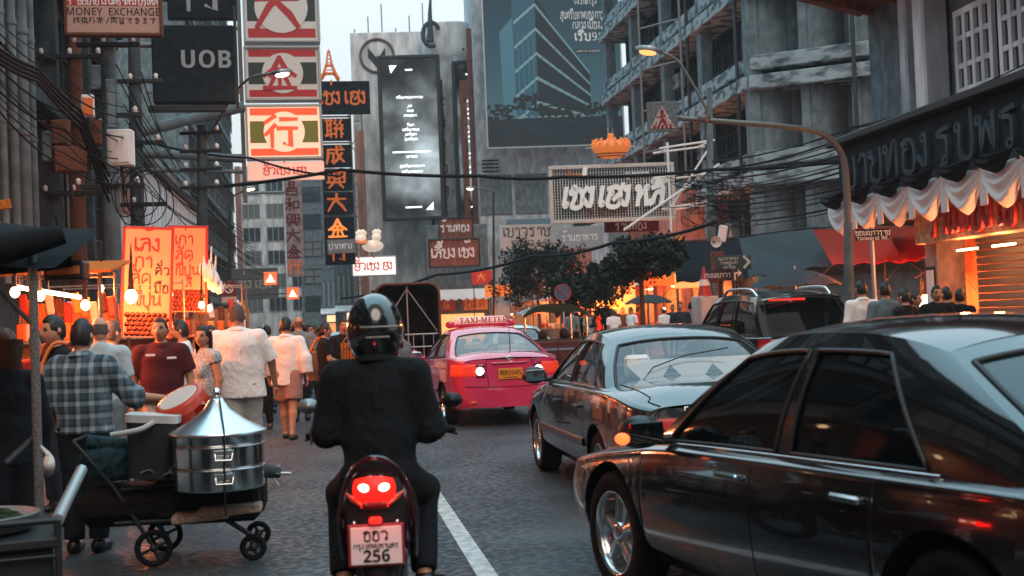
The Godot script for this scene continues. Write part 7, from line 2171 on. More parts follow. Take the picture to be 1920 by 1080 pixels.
func head_mesh(b: MB, x: Transform3D, skin: Color, detail: int):    # faces -z; the head's middle at the origin, 0.23 high
	var keep := b.x
	b.x = x
	var rows := []
	var nv := 22 if detail > 1 else 13
	var nu := 32 if detail > 1 else 18
	var base := b.v.size()
	for i in nv + 1:
		var la := PI * i / nv - PI / 2
		var row := PackedVector3Array()
		for k in nu + 1:
			var lo := -TAU * k / nu - PI / 2                  # k = 0 looks to +z... the seam is at the nape
			var d := Vector3(cos(la) * cos(lo), sin(la), -cos(la) * sin(lo)) * Vector3(1, 1, -1)
			var p := d * Vector3(0.074, 0.115, 0.094)
			var fr := clampf(-d.z, 0, 1)                        # 1 at the face
			var jaw := clampf(-d.y - 0.25, 0, 1)
			p.x *= 1.0 - 0.3 * jaw
			p.z += -0.012 * jaw * fr + 0.025 * jaw * (1 - fr)
			var face_y := p.y
			var nose := exp(-pow(p.x / 0.013, 2)) * exp(-pow((face_y + 0.018) / 0.02, 2)) * fr
			var bridge := exp(-pow(p.x / 0.012, 2)) * exp(-pow((face_y - 0.008) / 0.02, 2)) * fr
			var eye := exp(-pow((absf(p.x) - 0.031) / 0.014, 2)) * exp(-pow((face_y - 0.012) / 0.012, 2)) * fr
			var brow := exp(-pow((absf(p.x) - 0.03) / 0.022, 2)) * exp(-pow((face_y - 0.035) / 0.01, 2)) * fr
			var lip := exp(-pow(p.x / 0.024, 2)) * exp(-pow((face_y + 0.052) / 0.009, 2)) * fr
			var chin := exp(-pow(p.x / 0.022, 2)) * exp(-pow((face_y + 0.093) / 0.014, 2)) * fr
			var cheek := exp(-pow((absf(p.x) - 0.045) / 0.02, 2)) * exp(-pow((face_y + 0.02) / 0.025, 2)) * fr
			p.z -= 0.024 * nose + 0.01 * bridge - 0.009 * eye + 0.005 * brow + 0.006 * lip + 0.008 * chin + 0.004 * cheek
			row.append(p)
		rows.append(row)
	b.grid(rows, true)
	for i in range(base, b.v.size()):                       # brows, eyes and lips have their own colour
		var p := x.affine_inverse() * b.v[i]
		var c := skin
		if p.z < -0.05:
			if absf(absf(p.x) - 0.031) < 0.016 and absf(p.y - 0.037) < 0.008: c = Color(0.03, 0.02, 0.015)
			elif absf(absf(p.x) - 0.031) < 0.013 and absf(p.y - 0.012) < 0.0085: c = Color(0.04, 0.025, 0.02)
			elif absf(p.x) < 0.024 and absf(p.y + 0.053) < 0.009: c = Color(skin.r * 0.75, skin.g * 0.45, skin.b * 0.45)
		b.c[i] = c
	b.col = skin
	for sg in [-1, 1]:
		b.ball(Vector3(0.074 * sg, -0.002, 0.012), Vector3(0.012, 0.032, 0.02), Basis(Vector3.UP, 0.35 * sg), 10, 7)
	b.x = keep

func hair_mesh(b: MB, x: Transform3D, style: String, rg: RandomNumberGenerator):
	var keep := b.x
	b.x = x
	var rows := []
	var nu := 36
	var len_: float = {"short": 1.0, "crop": 0.85, "long": 1.0, "bun": 1.0, "bald": 0.5}.get(style, 1.0)
	for i in 13:
		var v := i / 12.0
		var row := PackedVector3Array()
		for k in nu + 1:
			var a := TAU * k / nu                                 # 0 at the nape, PI at the face
			var front := (1 - cos(a)) * 0.5
			var limit := lerpf(-0.62, 0.62, smoothstep(0.25, 0.85, front))   # how low the hair comes, as sine of latitude
			if absf(a - PI) > 1.0 and absf(a - PI) < 1.75: limit = lerpf(limit, -0.08, 0.7)
			if style == "bald": limit = lerpf(-0.5, 1.2, smoothstep(0.2, 0.5, front)); limit = minf(limit, 0.35 + 0.5 * front)
			var top_ := PI / 2 if style != "bald" else 0.35
			var la := lerpf(top_, asin(clampf(limit, -0.9, 0.9)), v)
			var lo := a + PI / 2
			var d := Vector3(cos(la) * cos(lo), sin(la), cos(la) * sin(lo))
			var th := 1.09 + 0.05 * sin(k * 2.7 + i * 1.3) * (0.5 if style == "crop" else 1.0) * 0.6
			if style == "crop" or style == "bald": th = 1.04
			th += rg.randf_range(-0.018, 0.022) if style != "crop" and style != "bald" else 0.0
			if i == 12: th = 0.97
			var p := d * Vector3(0.074, 0.115, 0.094) * th
			if style != "crop" and style != "bald": p.y += 0.008 * clampf(d.y, 0, 1)
			row.append(p)
		rows.append(row)
	b.grid(rows, true)
	if style == "long":
		rows = []
		for i in 12:
			var v := i / 11.0
			var row := PackedVector3Array()
			for k in 21:
				var a := lerpf(-2.0, 2.0, k / 20.0)
				var r := 1.0 + 0.03 * sin(k * 2.1 + i * 0.4)
				row.append(Vector3(sin(a) * 0.086 * r * (1.0 + 0.1 * sin(v * PI) - 0.3 * v * v), 0.06 - v * (0.34 + 0.05 * sin(k * 1.9)), cos(a) * 0.1 * r * (1.0 - 0.3 * v) + 0.02 + 0.012 * sin(v * 9.0 + k)))
			rows.append(row)
		b.grid(rows); b.grid(rows, false, true)
	if style == "bun":
		b.ball(Vector3(0, 0.03, 0.115), Vector3(0.05, 0.05, 0.045), Basis(), 14, 9)
		b.ball(Vector3(0, -0.03, 0.09), Vector3(0.05, 0.06, 0.03), Basis(), 14, 9)
	b.x = keep

func hand_mesh(b: MB, wrist: Vector3, dir: Vector3, inward: Vector3, curl: float, s := 1.0, sides := 6):   # palm, four fingers of unequal length and a thumb at the palm's side
	dir = dir.normalized()
	var nrm := (inward - dir * inward.dot(dir)).normalized()      # the way the palm faces
	var acr := dir.cross(nrm).normalized()                          # across the palm, towards the thumb
	b.ball(wrist + dir * 0.045 * s, Vector3(0.036, 0.05, 0.017) * s, Basis(acr, dir, acr.cross(dir)), 10, 7)
	for k in 4:
		var l: float = [0.068, 0.078, 0.074, 0.058][k] * s
		var p0: Vector3 = wrist + (dir * 0.08 + acr * (0.026 - 0.0175 * k)) * s
		var d1 := (dir * cos(curl * 0.5) + nrm * sin(curl * 0.5) + acr * (0.06 - 0.04 * k)).normalized()
		var d2 := (dir * cos(curl * 1.3) + nrm * sin(curl * 1.3)).normalized()
		var d3 := (dir * cos(curl * 1.9) + nrm * sin(curl * 1.9)).normalized()
		b.tube([p0 - dir * 0.01 * s, p0 + d1 * l * 0.45, p0 + d1 * l * 0.45 + d2 * l * 0.32, p0 + d1 * l * 0.45 + d2 * l * 0.32 + d3 * l * 0.25], [0.0095 * s, 0.009 * s, 0.008 * s, 0.0055 * s], sides)
	var t0 := wrist + (dir * 0.025 + acr * 0.03) * s
	var td := (acr * 0.75 + dir * 0.7 + nrm * 0.3).normalized()
	var t2 := (acr * 0.2 + dir * 0.85 + nrm * (0.3 + curl * 0.4)).normalized()
	b.tube([t0 - acr * 0.012 * s, t0 + td * 0.03 * s, t0 + td * 0.03 * s + t2 * 0.03 * s, t0 + td * 0.03 * s + t2 * 0.05 * s], [0.013 * s, 0.011 * s, 0.0095 * s, 0.006 * s], sides)

var skin_mats := {}

func person(label: String, pos: Vector3, turn: float, c: Dictionary, group := "") -> Node3D:
	var o := thing("person", label, "person", pos, turn, group)
	var H: float = c.get("h", 1.68)
	var s := H / 1.7
	var fat: float = c.get("fat", 1.0)
	var woman: bool = c.get("woman", false)
	var cell: float = c.get("cell", 0.02)
	var lean: float = c.get("lean", 0.0)
	var skin: Color = SKIN[c.get("skin", 0)]
	var rg := RandomNumberGenerator.new(); rg.seed = hash(label)
	var L := func(y: float) -> Vector3: return Vector3(0, 0, -lean * maxf(0, y - 0.92)) * s
	var J := func(x: float, y: float, z: float) -> Vector3: return Vector3(x, y, z) * s + L.call(y)
	var sh: float = (0.165 if woman else 0.185) * (1.0 + (fat - 1.0) * 0.5)
	var ex: float = 0.05 * fat + c.get("loose", 0.0) * 1.6
	var hipw := 0.085
	# joints
	var pelvis: Vector3 = J.call(0, 0.93, 0); var waist: Vector3 = J.call(0, 1.09, -0.005); var chest: Vector3 = J.call(0, 1.29, 0.005); var neck: Vector3 = J.call(0, 1.445, 0.015); var headc: Vector3 = J.call(0, 1.59, -0.02)
	headc += Vector3(0, 0, -lean * 0.05)
	var arms: Array = c.get("arms", [])
	var shoulders := [J.call(-sh, 1.375, 0.012), J.call(sh, 1.375, 0.012)]
	var elbows := []; var wrists := []
	for k in 2:
		var sg := -1.0 if k == 0 else 1.0
		var sw: float = c.get("swing", 0.0) * sg
		if arms.size() > k and arms[k] != null:
			elbows.append(arms[k][0] * s + (L.call(1.2) if c.get("leanarms", true) else Vector3.ZERO)); wrists.append(arms[k][1] * s + (L.call(1.1) if c.get("leanarms", true) else Vector3.ZERO))
		else:
			elbows.append(J.call((sh + ex) * sg, 1.125, 0.03 + sw * 0.12)); wrists.append(J.call((sh + ex + 0.02) * sg, 0.88, -0.03 + sw * 0.26))
	var st_: float = c.get("step", 0.0)
	var hips := [J.call(-hipw, 0.9, 0), J.call(hipw, 0.9, 0)]
	var knees := []; var ankles := []; var toes := []
	if c.has("legs"):
		for k in 2:
			knees.append(c.legs[k][0] * s); ankles.append(c.legs[k][1] * s); toes.append(c.legs[k][2] * s)
	else:
		for k in 2:
			var sg := -1.0 if k == 0 else 1.0
			var f := st_ * sg                                       # positive: this foot is forward
			knees.append(J.call(0.09 * sg, 0.5, -0.03 - f * 0.13)); ankles.append(J.call(0.092 * sg, 0.085 + (0.05 * absf(f) if f < 0 else 0.0), 0.02 - f * 0.26)); toes.append(J.call(0.105 * sg, 0.028, -0.13 - f * 0.27 + (0.02 if f < 0 else 0.0)))
	# the body: one surface from head-stump to toes
	var F := Field.new()
	var tw := 1.42 * (0.96 if woman else 1.0)
	var td: float = 0.105 * s * fat
	F.add(pelvis, waist, 0.1 * s * fat, 0.092 * s * fat, 1.4, 0.05); F.add(waist, chest, 0.092 * s * fat, td, tw, 0.05)
	if fat > 1.15: F.add(J.call(0, 1.06, -0.05), J.call(0, 1.18, -0.045), 0.115 * s * fat, 0.1 * s * fat, 1.25, 0.05)
	for k in 2: F.add(neck - Vector3(0, 0.035, 0) * s, shoulders[k] - Vector3(0, 0.004, 0) * s, 0.062 * s, 0.052 * s, 1.0, 0.035)
	F.add(chest + Vector3(0, 0.07, 0) * s, neck, 0.075 * s, 0.054 * s, 1.0, 0.04); F.add(neck, headc - Vector3(0, 0.05, -0.01) * s, 0.054 * s, 0.052 * s, 1.0, 0.02)
	if woman:
		for sg in [-1, 1]: F.add(J.call(0.07 * sg, 1.25, -0.09), J.call(0.075 * sg, 1.22, -0.1), 0.05 * s, 0.045 * s, 1.0, 0.04)
	for k in 2:
		F.add(shoulders[k], elbows[k], 0.054 * s, 0.041 * s, 1.0, 0.03); F.add(elbows[k], wrists[k], 0.041 * s, 0.027 * s, 1.0, 0.02)
		F.add(hips[k], knees[k], 0.09 * s * lerpf(1.0, fat, 0.6), 0.058 * s, 1.0, 0.035); F.add(knees[k].lerp(hips[k], 0.05), ankles[k].lerp(knees[k], 0.62), 0.054 * s, 0.056 * s, 1.0, 0.03); F.add(ankles[k].lerp(knees[k], 0.62), ankles[k], 0.054 * s, 0.036 * s, 1.0, 0.03)
		F.add(ankles[k] - Vector3(0, 0.03, -0.02) * s, toes[k], 0.036 * s, 0.026 * s, 1.0, 0.02)
	var b := mb(); b.use_col = true; b.col = skin
	F.mesh(b, cell)
	var hd := Transform3D(Basis.from_euler(Vector3(c.get("nod", 0.0), c.get("look", 0.0), c.get("tilt", 0.0))) * Basis.from_scale(Vector3.ONE * s * 1.03), headc)
	head_mesh(b, hd, skin, c.get("detail", 1))
	b.col = skin
	if not c.get("gloves", false):
		for k in 2:
			var hdir: Vector3 = (wrists[k] - elbows[k]).normalized() + Vector3(0, -0.15, 0)
			var inw: Vector3 = c.get("palms", [Vector3(1, 0, 0), Vector3(-1, 0, 0)])[k]
			hand_mesh(b, wrists[k], hdir, inw, c.get("curl", 0.45), s)
	if not skin_mats.has(c.get("skin", 0)):
		var sm := mat(Color.WHITE, 0.55); sm.vertex_color_use_as_albedo = true; sm.subsurf_scatter_enabled = true; sm.subsurf_scatter_strength = 0.12
		skin_mats[c.get("skin", 0)] = sm
	part("body", b, skin_mats[c.get("skin", 0)], o)
	# hair
	if c.get("hair", "short") != "none":
		b = mb(); hair_mesh(b, hd, c.get("hair", "short"), rg)
		part("hair", b, c.get("hair_mat", hair_black()), o)
	# top
	if c.has("top"):
		F = Field.new()
		var hem: float = c.get("hem", 0.86)
		var g: float = 0.016 * s + c.get("loose", 0.0)
		var hp: Vector3 = J.call(0, hem, 0)
		var dn := Vector3(0, -1, 0)
		F.add(J.call(0, hem - 0.08, -0.01), waist, 0.125 * s * fat + g, 0.1 * s * fat + g, 1.38, 0.05, hp, dn)
		F.add(waist, chest, 0.1 * s * fat + g, td + g, tw, 0.05)
		if fat > 1.15: F.add(J.call(0, 1.06, -0.05), J.call(0, 1.18, -0.045), 0.115 * s * fat + g, 0.1 * s * fat + g, 1.25, 0.05)
		for k in 2: F.add(neck - Vector3(0, 0.035, 0) * s, shoulders[k] - Vector3(0, 0.004, 0) * s, 0.062 * s + 0.011, 0.052 * s + 0.014, 1.0, 0.035)
		F.add(chest + Vector3(0, 0.07, 0) * s, neck + Vector3(0, -0.005, 0), 0.08 * s + 0.014, 0.056 * s + 0.01, 1.0, 0.04, neck + Vector3(0, 0.008, 0) * s, Vector3(0, 0.92, -0.3).normalized())
		if woman:
			for sg in [-1, 1]: F.add(J.call(0.07 * sg, 1.25, -0.09), J.call(0.075 * sg, 1.22, -0.1), 0.05 * s + g, 0.045 * s + g, 1.0, 0.05)
		var sl: float = c.get("sleeve", 0.9)                          # 1 ends at the elbow, 2 at the wrist
		for k in 2:
			if sl <= 0.05: continue
			var e: Vector3 = shoulders[k].lerp(elbows[k], minf(sl, 1.0))
			var dd: Vector3 = (elbows[k] - shoulders[k]).normalized()
			F.add(shoulders[k], elbows[k] if sl >= 1.0 else e + dd * 0.06, 0.058 * s + minf(g, 0.024), 0.05 * s + minf(g, 0.03) * (1.25 if sl < 1.0 else 1.0), 1.0, 0.03, null if sl >= 1.0 else e, dd)
			if sl > 1.0:
				var w: Vector3 = elbows[k].lerp(wrists[k], sl - 1.0)
				var d2: Vector3 = (wrists[k] - elbows[k]).normalized()
				F.add(elbows[k], w + d2 * 0.05, 0.049 * s + g, 0.036 * s + g, 1.0, 0.03, w, d2)
		b = mb(); F.mesh(b, cell, c.get("folds", 0.004))
		var shirt := part(c.get("top_name", "shirt"), b, c.top, o)
		if c.get("collar", false):
			b = mb()
			var rows := []
			for i in 4:
				var row := PackedVector3Array()
				for k in 25:
					var a := TAU * k / 24.0
					var r: float = (0.064 + 0.012 * i * (1.0 if i < 3 else 0.9)) * s
					row.append(neck + Vector3(sin(a) * r, (0.03 - 0.018 * absf(i - 1.0)) * s + 0.012 * cos(a) * s, cos(a) * r))
				rows.append(row)
			b.grid(rows, true); part("collar", b, c.top, shirt)
	# lower clothes
	if c.has("bottom"):
		F = Field.new()
		var ends: float = c.get("length", 0.1)                        # height of the hems
		var g: float = 0.012 * s + c.get("loose", 0.0) * 0.6
		F.add(J.call(0, 0.9, 0), J.call(0, 1.02, 0), 0.1 * s * fat + g, 0.095 * s * fat + g, 1.4, 0.05, J.call(0, 1.06, 0), Vector3.UP)
		if c.get("skirt", false):
			F.add(J.call(0, 0.88, 0), J.call(0, ends - 0.05, 0), 0.125 * s + g, 0.15 * s + g, 1.3, 0.05, J.call(0, ends, 0), Vector3.DOWN)
		else:
			for k in 2:
				var hk: Vector3 = hips[k]
				var kk: Vector3 = knees[k]
				var ak: Vector3 = ankles[k]
				var gg: float = g * (1.6 if ends > 0.3 else 1.0)
				if ends > kk.y / s and not c.has("legs"):
					var t := clampf((hk.y - ends * s) / (hk.y - kk.y), 0, 1)
					var e: Vector3 = hk.lerp(kk, t)
					var dd := (kk - hk).normalized()
					F.add(hk, e + dd * 0.06, 0.095 * s * lerpf(1.0, fat, 0.6) + gg, lerpf(0.095, 0.07, t) * s + gg, 1.0, 0.03, e, dd)
				else:
					F.add(hk, kk, 0.093 * s * lerpf(1.0, fat, 0.6) + gg, 0.062 * s + gg, 1.0, 0.035)
					var t := clampf((kk.y - ends * s) / maxf(kk.y - ak.y, 0.01), 0, 1) if not c.has("legs") else c.get("leg_end", 0.95)
					var e: Vector3 = kk.lerp(ak, t)
					var dd := (ak - kk).normalized()
					F.add(kk, e + dd * 0.05, 0.062 * s + gg, lerpf(0.058, 0.045, t) * s + gg, 1.0, 0.03, e, dd)
		b = mb(); F.mesh(b, cell, 0.004)
		part(c.get("bottom_name", "skirt" if c.get("skirt", false) else ("shorts" if ends > 0.3 else "trousers")), b, c.bottom, o)
	# shoes
	if c.has("shoes"):
		for k in 2:
			F = Field.new()
			var a: Vector3 = ankles[k]
			var t: Vector3 = toes[k]
			var back: Vector3 = (a - t) * Vector3(1, 0, 1)
			var heel: Vector3 = Vector3(a.x, t.y + 0.008 * s, a.z) + back.normalized() * 0.03 * s
			F.add(heel, t + Vector3(0, 0.004, 0), 0.042 * s, 0.038 * s, 1.0, 0.03, t + Vector3(0, -0.024 * s, 0), Vector3.DOWN)
			if not c.get("slippers", false): F.add(a.lerp(heel, 0.5), a + Vector3(0, -0.012, 0) * s, 0.046 * s, 0.044 * s, 1.0, 0.03, a + Vector3(0, 0.012, 0), Vector3.UP)
			b = mb(); F.mesh(b, minf(cell, 0.014)); part("shoe", b, c.shoes, o)
		if c.has("socks"):
			for k in 2:
				F = Field.new()
				F.add(ankles[k], ankles[k].lerp(knees[k], 0.22), 0.042 * s, 0.043 * s, 1.0, 0.01, ankles[k].lerp(knees[k], 0.2), (knees[k] - ankles[k]).normalized())
				b = mb(); F.mesh(b, 0.012); part("sock", b, c.socks, o)
	joints[o] = {"head": hd, "wrists": wrists, "neck": neck, "chest": chest, "shoulders": shoulders, "s": s}
	return o

var joints := {}
var hair_b: StandardMaterial3D
func hair_black() -> StandardMaterial3D:
	if hair_b == null:
		hair_b = worn(Color(0.012, 0.01, 0.01), "grain", Vector3(12, 2, 12), 0.5)
	return hair_b

func plaid_cloth() -> StandardMaterial3D:
	var im := Image.create(96, 96, false, Image.FORMAT_RGBA8)
	for y in 96:
		for x in 96:
			var a := 0.0
			for q in [x, y]:
				if q % 48 < 16: a += 0.5
				if q % 48 == 22 or q % 48 == 30: a += 0.25
				if q % 48 > 38 and q % 48 < 42: a -= 0.2
			var n := 0.04 * ((x * 7 + y * 13) % 5 - 2)
			a = clampf(0.2 + a * 0.75 + n, 0, 1)
			im.set_pixel(x, y, Color(0.1, 0.15, 0.19).lerp(Color(0.62, 0.7, 0.74), a))
	var m := mat(Color.WHITE, 0.9)
	m.albedo_texture = ImageTexture.create_from_image(im)
	m.uv1_triplanar = true; m.uv1_scale = Vector3.ONE * 5.5
	m.rim_enabled = true; m.rim = 0.2
	return m

func print_cloth(dark: Color, light: Color, sd: int, scale := 6.0) -> StandardMaterial3D:
	var f := FastNoiseLite.new(); f.seed = sd; f.noise_type = FastNoiseLite.TYPE_CELLULAR; f.frequency = 0.06
	var t := NoiseTexture2D.new(); t.width = 256; t.height = 256; t.seamless = true; t.noise = f
	var g := Gradient.new(); g.offsets = PackedFloat32Array([0.45, 0.6]); g.colors = PackedColorArray([dark.linear_to_srgb(), light.linear_to_srgb()])
	t.color_ramp = g
	var m := mat(Color.WHITE, 0.9); m.albedo_texture = t; m.uv1_triplanar = true; m.uv1_scale = Vector3.ONE * scale
	return m

func stand(px: float, py: float) -> Vector3:                # the spot on the ground seen at (px, py)
	var a := cam.position
	var r := at(px, py, 1.0) - a
	return a + r * (-a.y / r.y)

func at_depth(px: float, d: float, y := 0.0) -> Vector3:
	var p := at(px, 600, d); p.y = y
	return p

func build_people():
	var white := cloth(Color(0.82, 0.79, 0.77), 2.0)
	var cream := cloth(Color(0.78, 0.74, 0.71), 2.0)
	var black := cloth(Color(0.014, 0.015, 0.018), 2.0)
	var navy := cloth(Color(0.025, 0.04, 0.055), 2.0)
	var grey := cloth(Color(0.16, 0.2, 0.22), 2.0)
	var maroon := cloth(Color(0.075, 0.016, 0.02), 1.5)
	var beige := cloth(Color(0.42, 0.38, 0.35), 2.0)
	var pinkish := cloth(Color(0.36, 0.2, 0.16), 1.5)
	var red := cloth(Color(0.4, 0.03, 0.02), 1.5)
	var jeans := cloth(Color(0.013, 0.02, 0.027), 1.5)
	var leather := mat(Color(0.01, 0.01, 0.01), 0.35)
	var shoe_white := mat(Color(0.6, 0.58, 0.56), 0.6)
	var grey_hair := worn(Color(0.14, 0.11, 0.1), "grain", Vector3(12, 2, 12), 0.6)
	# the motorcyclist
	var bp := bike_at.position
	var bt := bike_at.rotation.y
	var rider := person("rider in black jacket and dark helmet on the motorcycle, seen from behind", bp + Basis(Vector3.UP, bt) * Vector3(0, -0.09, -0.6), bt, {
		"h": 1.7, "fat": 0.94, "cell": 0.015, "lean": 0.1, "top": cloth(Color(0.01, 0.013, 0.016), 3.0), "top_name": "jacket", "sleeve": 1.95, "hem": 0.84, "loose": 0.005, "folds": 0.008, "collar": true, "bottom": cloth(Color(0.01, 0.012, 0.015), 2.0), "shoes": leather, "hair": "none", "gloves": false, "skin": 1, "curl": 1.7, "leanarms": false, "detail": 2,
		"arms": [[Vector3(-0.24, 1.12, -0.05), Vector3(-0.275, 1.1, -0.31)], [Vector3(0.24, 1.12, -0.05), Vector3(0.275, 1.1, -0.31)]], "palms": [Vector3(0, -1, 0), Vector3(0, -1, 0)],
		"legs": [[Vector3(-0.2, 0.79, -0.38), Vector3(-0.19, 0.42, -0.12), Vector3(-0.21, 0.375, -0.29)], [Vector3(0.2, 0.79, -0.38), Vector3(0.19, 0.42, -0.12), Vector3(0.21, 0.375, -0.29)]], "leg_end": 0.95})
	helmet(rider)
	# the seller in the plaid shirt, reaching to the stool
	person("man in blue plaid shirt reaching an arm to the red stool, seen from behind", stand(165, 1035), deg_to_rad(-2), {
		"h": 1.66, "cell": 0.015, "detail": 2, "skin": 1, "top": plaid_cloth(), "sleeve": 1.25, "hem": 0.88, "loose": 0.022, "folds": 0.009, "collar": true, "bottom": jeans, "length": 0.1, "shoes": leather, "curl": 0.9, "look": -0.1, "swing": 0.0,
		"arms": [[Vector3(-0.27, 1.12, 0.03), Vector3(-0.22, 0.9, -0.14)], [Vector3(0.34, 1.13, -0.1), Vector3(0.52, 1.1, -0.27)]], "palms": [Vector3(1, 0, 0), Vector3(0, -1, 0)]})
	# the big man in the white shirt and the pair ahead of him
	person("broad man in pale loose shirt and beige shorts walking away beside the steamer cart", stand(455, 893), deg_to_rad(6), {
		"h": 1.83, "fat": 1.25, "cell": 0.017, "detail": 2, "skin": 1, "top": cloth(Color(0.82, 0.72, 0.69), 2.5), "sleeve": 0.95, "hem": 0.78, "loose": 0.03, "folds": 0.006, "collar": true, "bottom": beige, "length": 0.46, "shoes": shoe_white, "socks": white, "hair": "crop", "hair_mat": grey_hair, "step": 0.55, "swing": -0.5})
	person("person in white long-sleeved shirt and pink shorts walking ahead of the broad man", stand(543, 823), deg_to_rad(-6), {
		"h": 1.7, "fat": 1.05, "cell": 0.02, "skin": 0, "top": cream, "sleeve": 1.8, "hem": 0.76, "loose": 0.03, "folds": 0.006, "collar": true, "bottom": pinkish, "length": 0.56, "shoes": leather, "slippers": true, "hair": "short", "step": -0.6, "swing": 0.4, "tilt": 0.05})
	person("tall balding man in grey-blue shirt beyond the white-shirted walker", at_depth(560, 21.5), deg_to_rad(10), {
		"h": 1.74, "cell": 0.026, "skin": 1, "top": cloth(Color(0.13, 0.2, 0.22), 2.0), "sleeve": 0.9, "bottom": jeans, "shoes": leather, "hair": "bald", "hair_mat": grey_hair, "step": 0.4})
	person("bespectacled man in dark clothes coming toward us past the balding man", at_depth(582, 25), PI, {"h": 1.6, "cell": 0.03, "skin": 1, "top": grey, "bottom": jeans, "shoes": leather, "step": 0.3})
	person("woman in black tee with a patterned shawl bag, turned to the right", at_depth(607, 20), deg_to_rad(-75), {
		"h": 1.6, "woman": true, "fat": 1.12, "cell": 0.024, "skin": 1, "top": black, "sleeve": 0.7, "bottom": jeans, "shoes": leather, "hair": "bun", "step": 0.5,
		"arms": [[Vector3(-0.22, 1.12, -0.05), Vector3(-0.14, 1.05, -0.28)], [Vector3(0.22, 1.12, -0.05), Vector3(0.14, 1.05, -0.28)]]})
	shawl_bag(at_depth(596, 19.8))
	person("man in black polo holding an orange bag, facing us beside the helmet", at_depth(645, 20.5), PI + 0.15, {"h": 1.66, "cell": 0.024, "skin": 1, "top": black, "sleeve": 0.8, "collar": true, "bottom": navy, "shoes": leather, "hair": "short", "detail": 2,
		"arms": [[Vector3(-0.23, 1.12, -0.03), Vector3(-0.12, 1.0, -0.22)], [Vector3(0.22, 1.13, 0.02), Vector3(0.22, 0.9, -0.05)]]})
	var ob := thing("orange_bag", "orange striped bag held by the man in the black polo", "bag", at(652, 660, 20.2), 0.1)
	var b := mb()
	for k in 5: b.box(Vector3(-0.09 + k * 0.045, 0, 0), Vector3(0.04, 0.3, 0.06 + 0.01 * (k % 2)), 0.015)
	part("bag", b, M.tarp_orange, ob)
	b = mb(); b.tube(smooth([Vector3(-0.07, 0.15, 0), Vector3(0, 0.24, 0), Vector3(0.07, 0.15, 0)], 4), 0.008, 5); part("handle", b, M.orange, ob)
	# the man in maroon and those round him
	person("man in maroon polo with pale tags, smiling toward us behind the red stool", at_depth(300, 12.6), PI + 0.12, {
		"h": 1.7, "fat": 1.08, "cell": 0.017, "detail": 2, "skin": 1, "top": maroon, "sleeve": 0.8, "hem": 0.88, "loose": 0.014, "collar": true, "bottom": beige, "length": 0.1, "shoes": shoe_white, "hair": "crop", "hair_mat": worn(Color(0.05, 0.04, 0.038), "grain", Vector3(12, 2, 12), 0.6), "look": -0.1, "swing": 0.1})
	for k in 2:
		var tg := at([282, 322][k], [666, 671][k], 12.42)
		var t := thing("name_tag", ["narrow pale tag on the maroon polo, without a crest", "pale tag with a crest above it on the maroon polo"][k], "tag", tg, 0.1)
		b = mb(); b.box(Vector3.ZERO, Vector3(0.09, 0.022, 0.006), 0.002); part("tag_strip", b, M.white, t)
	person("bearded man looking left behind the man in maroon", at_depth(340, 14.6), deg_to_rad(95), {"h": 1.68, "cell": 0.02, "detail": 2, "skin": 1, "top": white, "bottom": navy, "shoes": leather, "hair": "short"})
	var bd := joints.keys()[-1] as Node3D
	b = mb(); b.ball(Vector3(0, -0.075, -0.045), Vector3(0.052, 0.035, 0.05), Basis(), 14, 9)
	var beard := part("beard", b, hair_black(), bd); beard.transform = joints[bd].head
	person("long-haired woman in a white patterned top beside the white sleeve of the broad man", at_depth(382, 13.2), PI - 0.75, {"h": 1.6, "woman": true, "cell": 0.018, "detail": 2, "skin": 0, "top": print_cloth(Color(0.2, 0.23, 0.25), Color(0.6, 0.62, 0.62), 4, 5.0), "sleeve": 0.25, "bottom": black, "shoes": leather, "hair": "long", "look": 0.5})
	person("young man in black tee with orange straps looking left by the stall", at_depth(104, 10.7), PI - 0.95, {"h": 1.72, "cell": 0.018, "detail": 2, "skin": 2, "top": black, "sleeve": 0.8, "bottom": navy, "shoes": leather, "hair": "short", "look": 0.15, "nod": -0.1,
		"arms": [null, [Vector3(0.2, 1.16, -0.12), Vector3(0.06, 1.18, -0.24)]]})
	var jt: Dictionary = joints[joints.keys()[-1]]
	var yb := joints.keys()[-1] as Node3D
	b = mb()
	for sg in [-1, 1]: b.tube(smooth([Vector3(0.12 * sg, 1.5, 0.06), Vector3(0.11 * sg, 1.5, -0.06), Vector3(0.09 * sg, 1.3, -0.15), Vector3(0.12 * sg, 1.05, -0.15)], 4), 0.018, 6)
	part("shoulder_straps", b, M.orange, yb)
	b = mb(); b.prism(PackedVector2Array([Vector2(-0.04, -0.04), Vector2(0.03, -0.05), Vector2(0.05, 0.02), Vector2(0, 0.06), Vector2(-0.05, 0.02)]), 0.004, Transform3D(Basis(Vector3.UP, PI), Vector3(-0.07, 1.3, -0.15))); part("shirt_print", b, M.white, yb)
	person("person in red shirt half hidden behind the young man in the black tee", at_depth(72, 11.6), PI - 0.2, {"h": 1.6, "cell": 0.024, "skin": 1, "top": red, "bottom": navy, "shoes": leather})
	person("woman with long red-lit hair in dark clothes at the left edge", at_depth(8, 7.6), deg_to_rad(50), {"h": 1.6, "woman": true, "cell": 0.02, "skin": 2, "top": black, "sleeve": 1.9, "top_name": "coat", "bottom": black, "shoes": leather, "hair": "long", "hair_mat": worn(Color(0.18, 0.055, 0.02), "grain", Vector3(12, 2, 12), 0.55), "look": 0.3})  # the warm light on her hair is put into its base colour
	person("bald man in pale blue shirt facing the stall behind the plaid-shirted man", at_depth(186, 11.8), deg_to_rad(20), {"h": 1.72, "cell": 0.022, "skin": 2, "top": cloth(Color(0.42, 0.5, 0.53), 2.0), "bottom": grey, "shoes": leather, "hair": "bald", "hair_mat": grey_hair, "nod": -0.15})
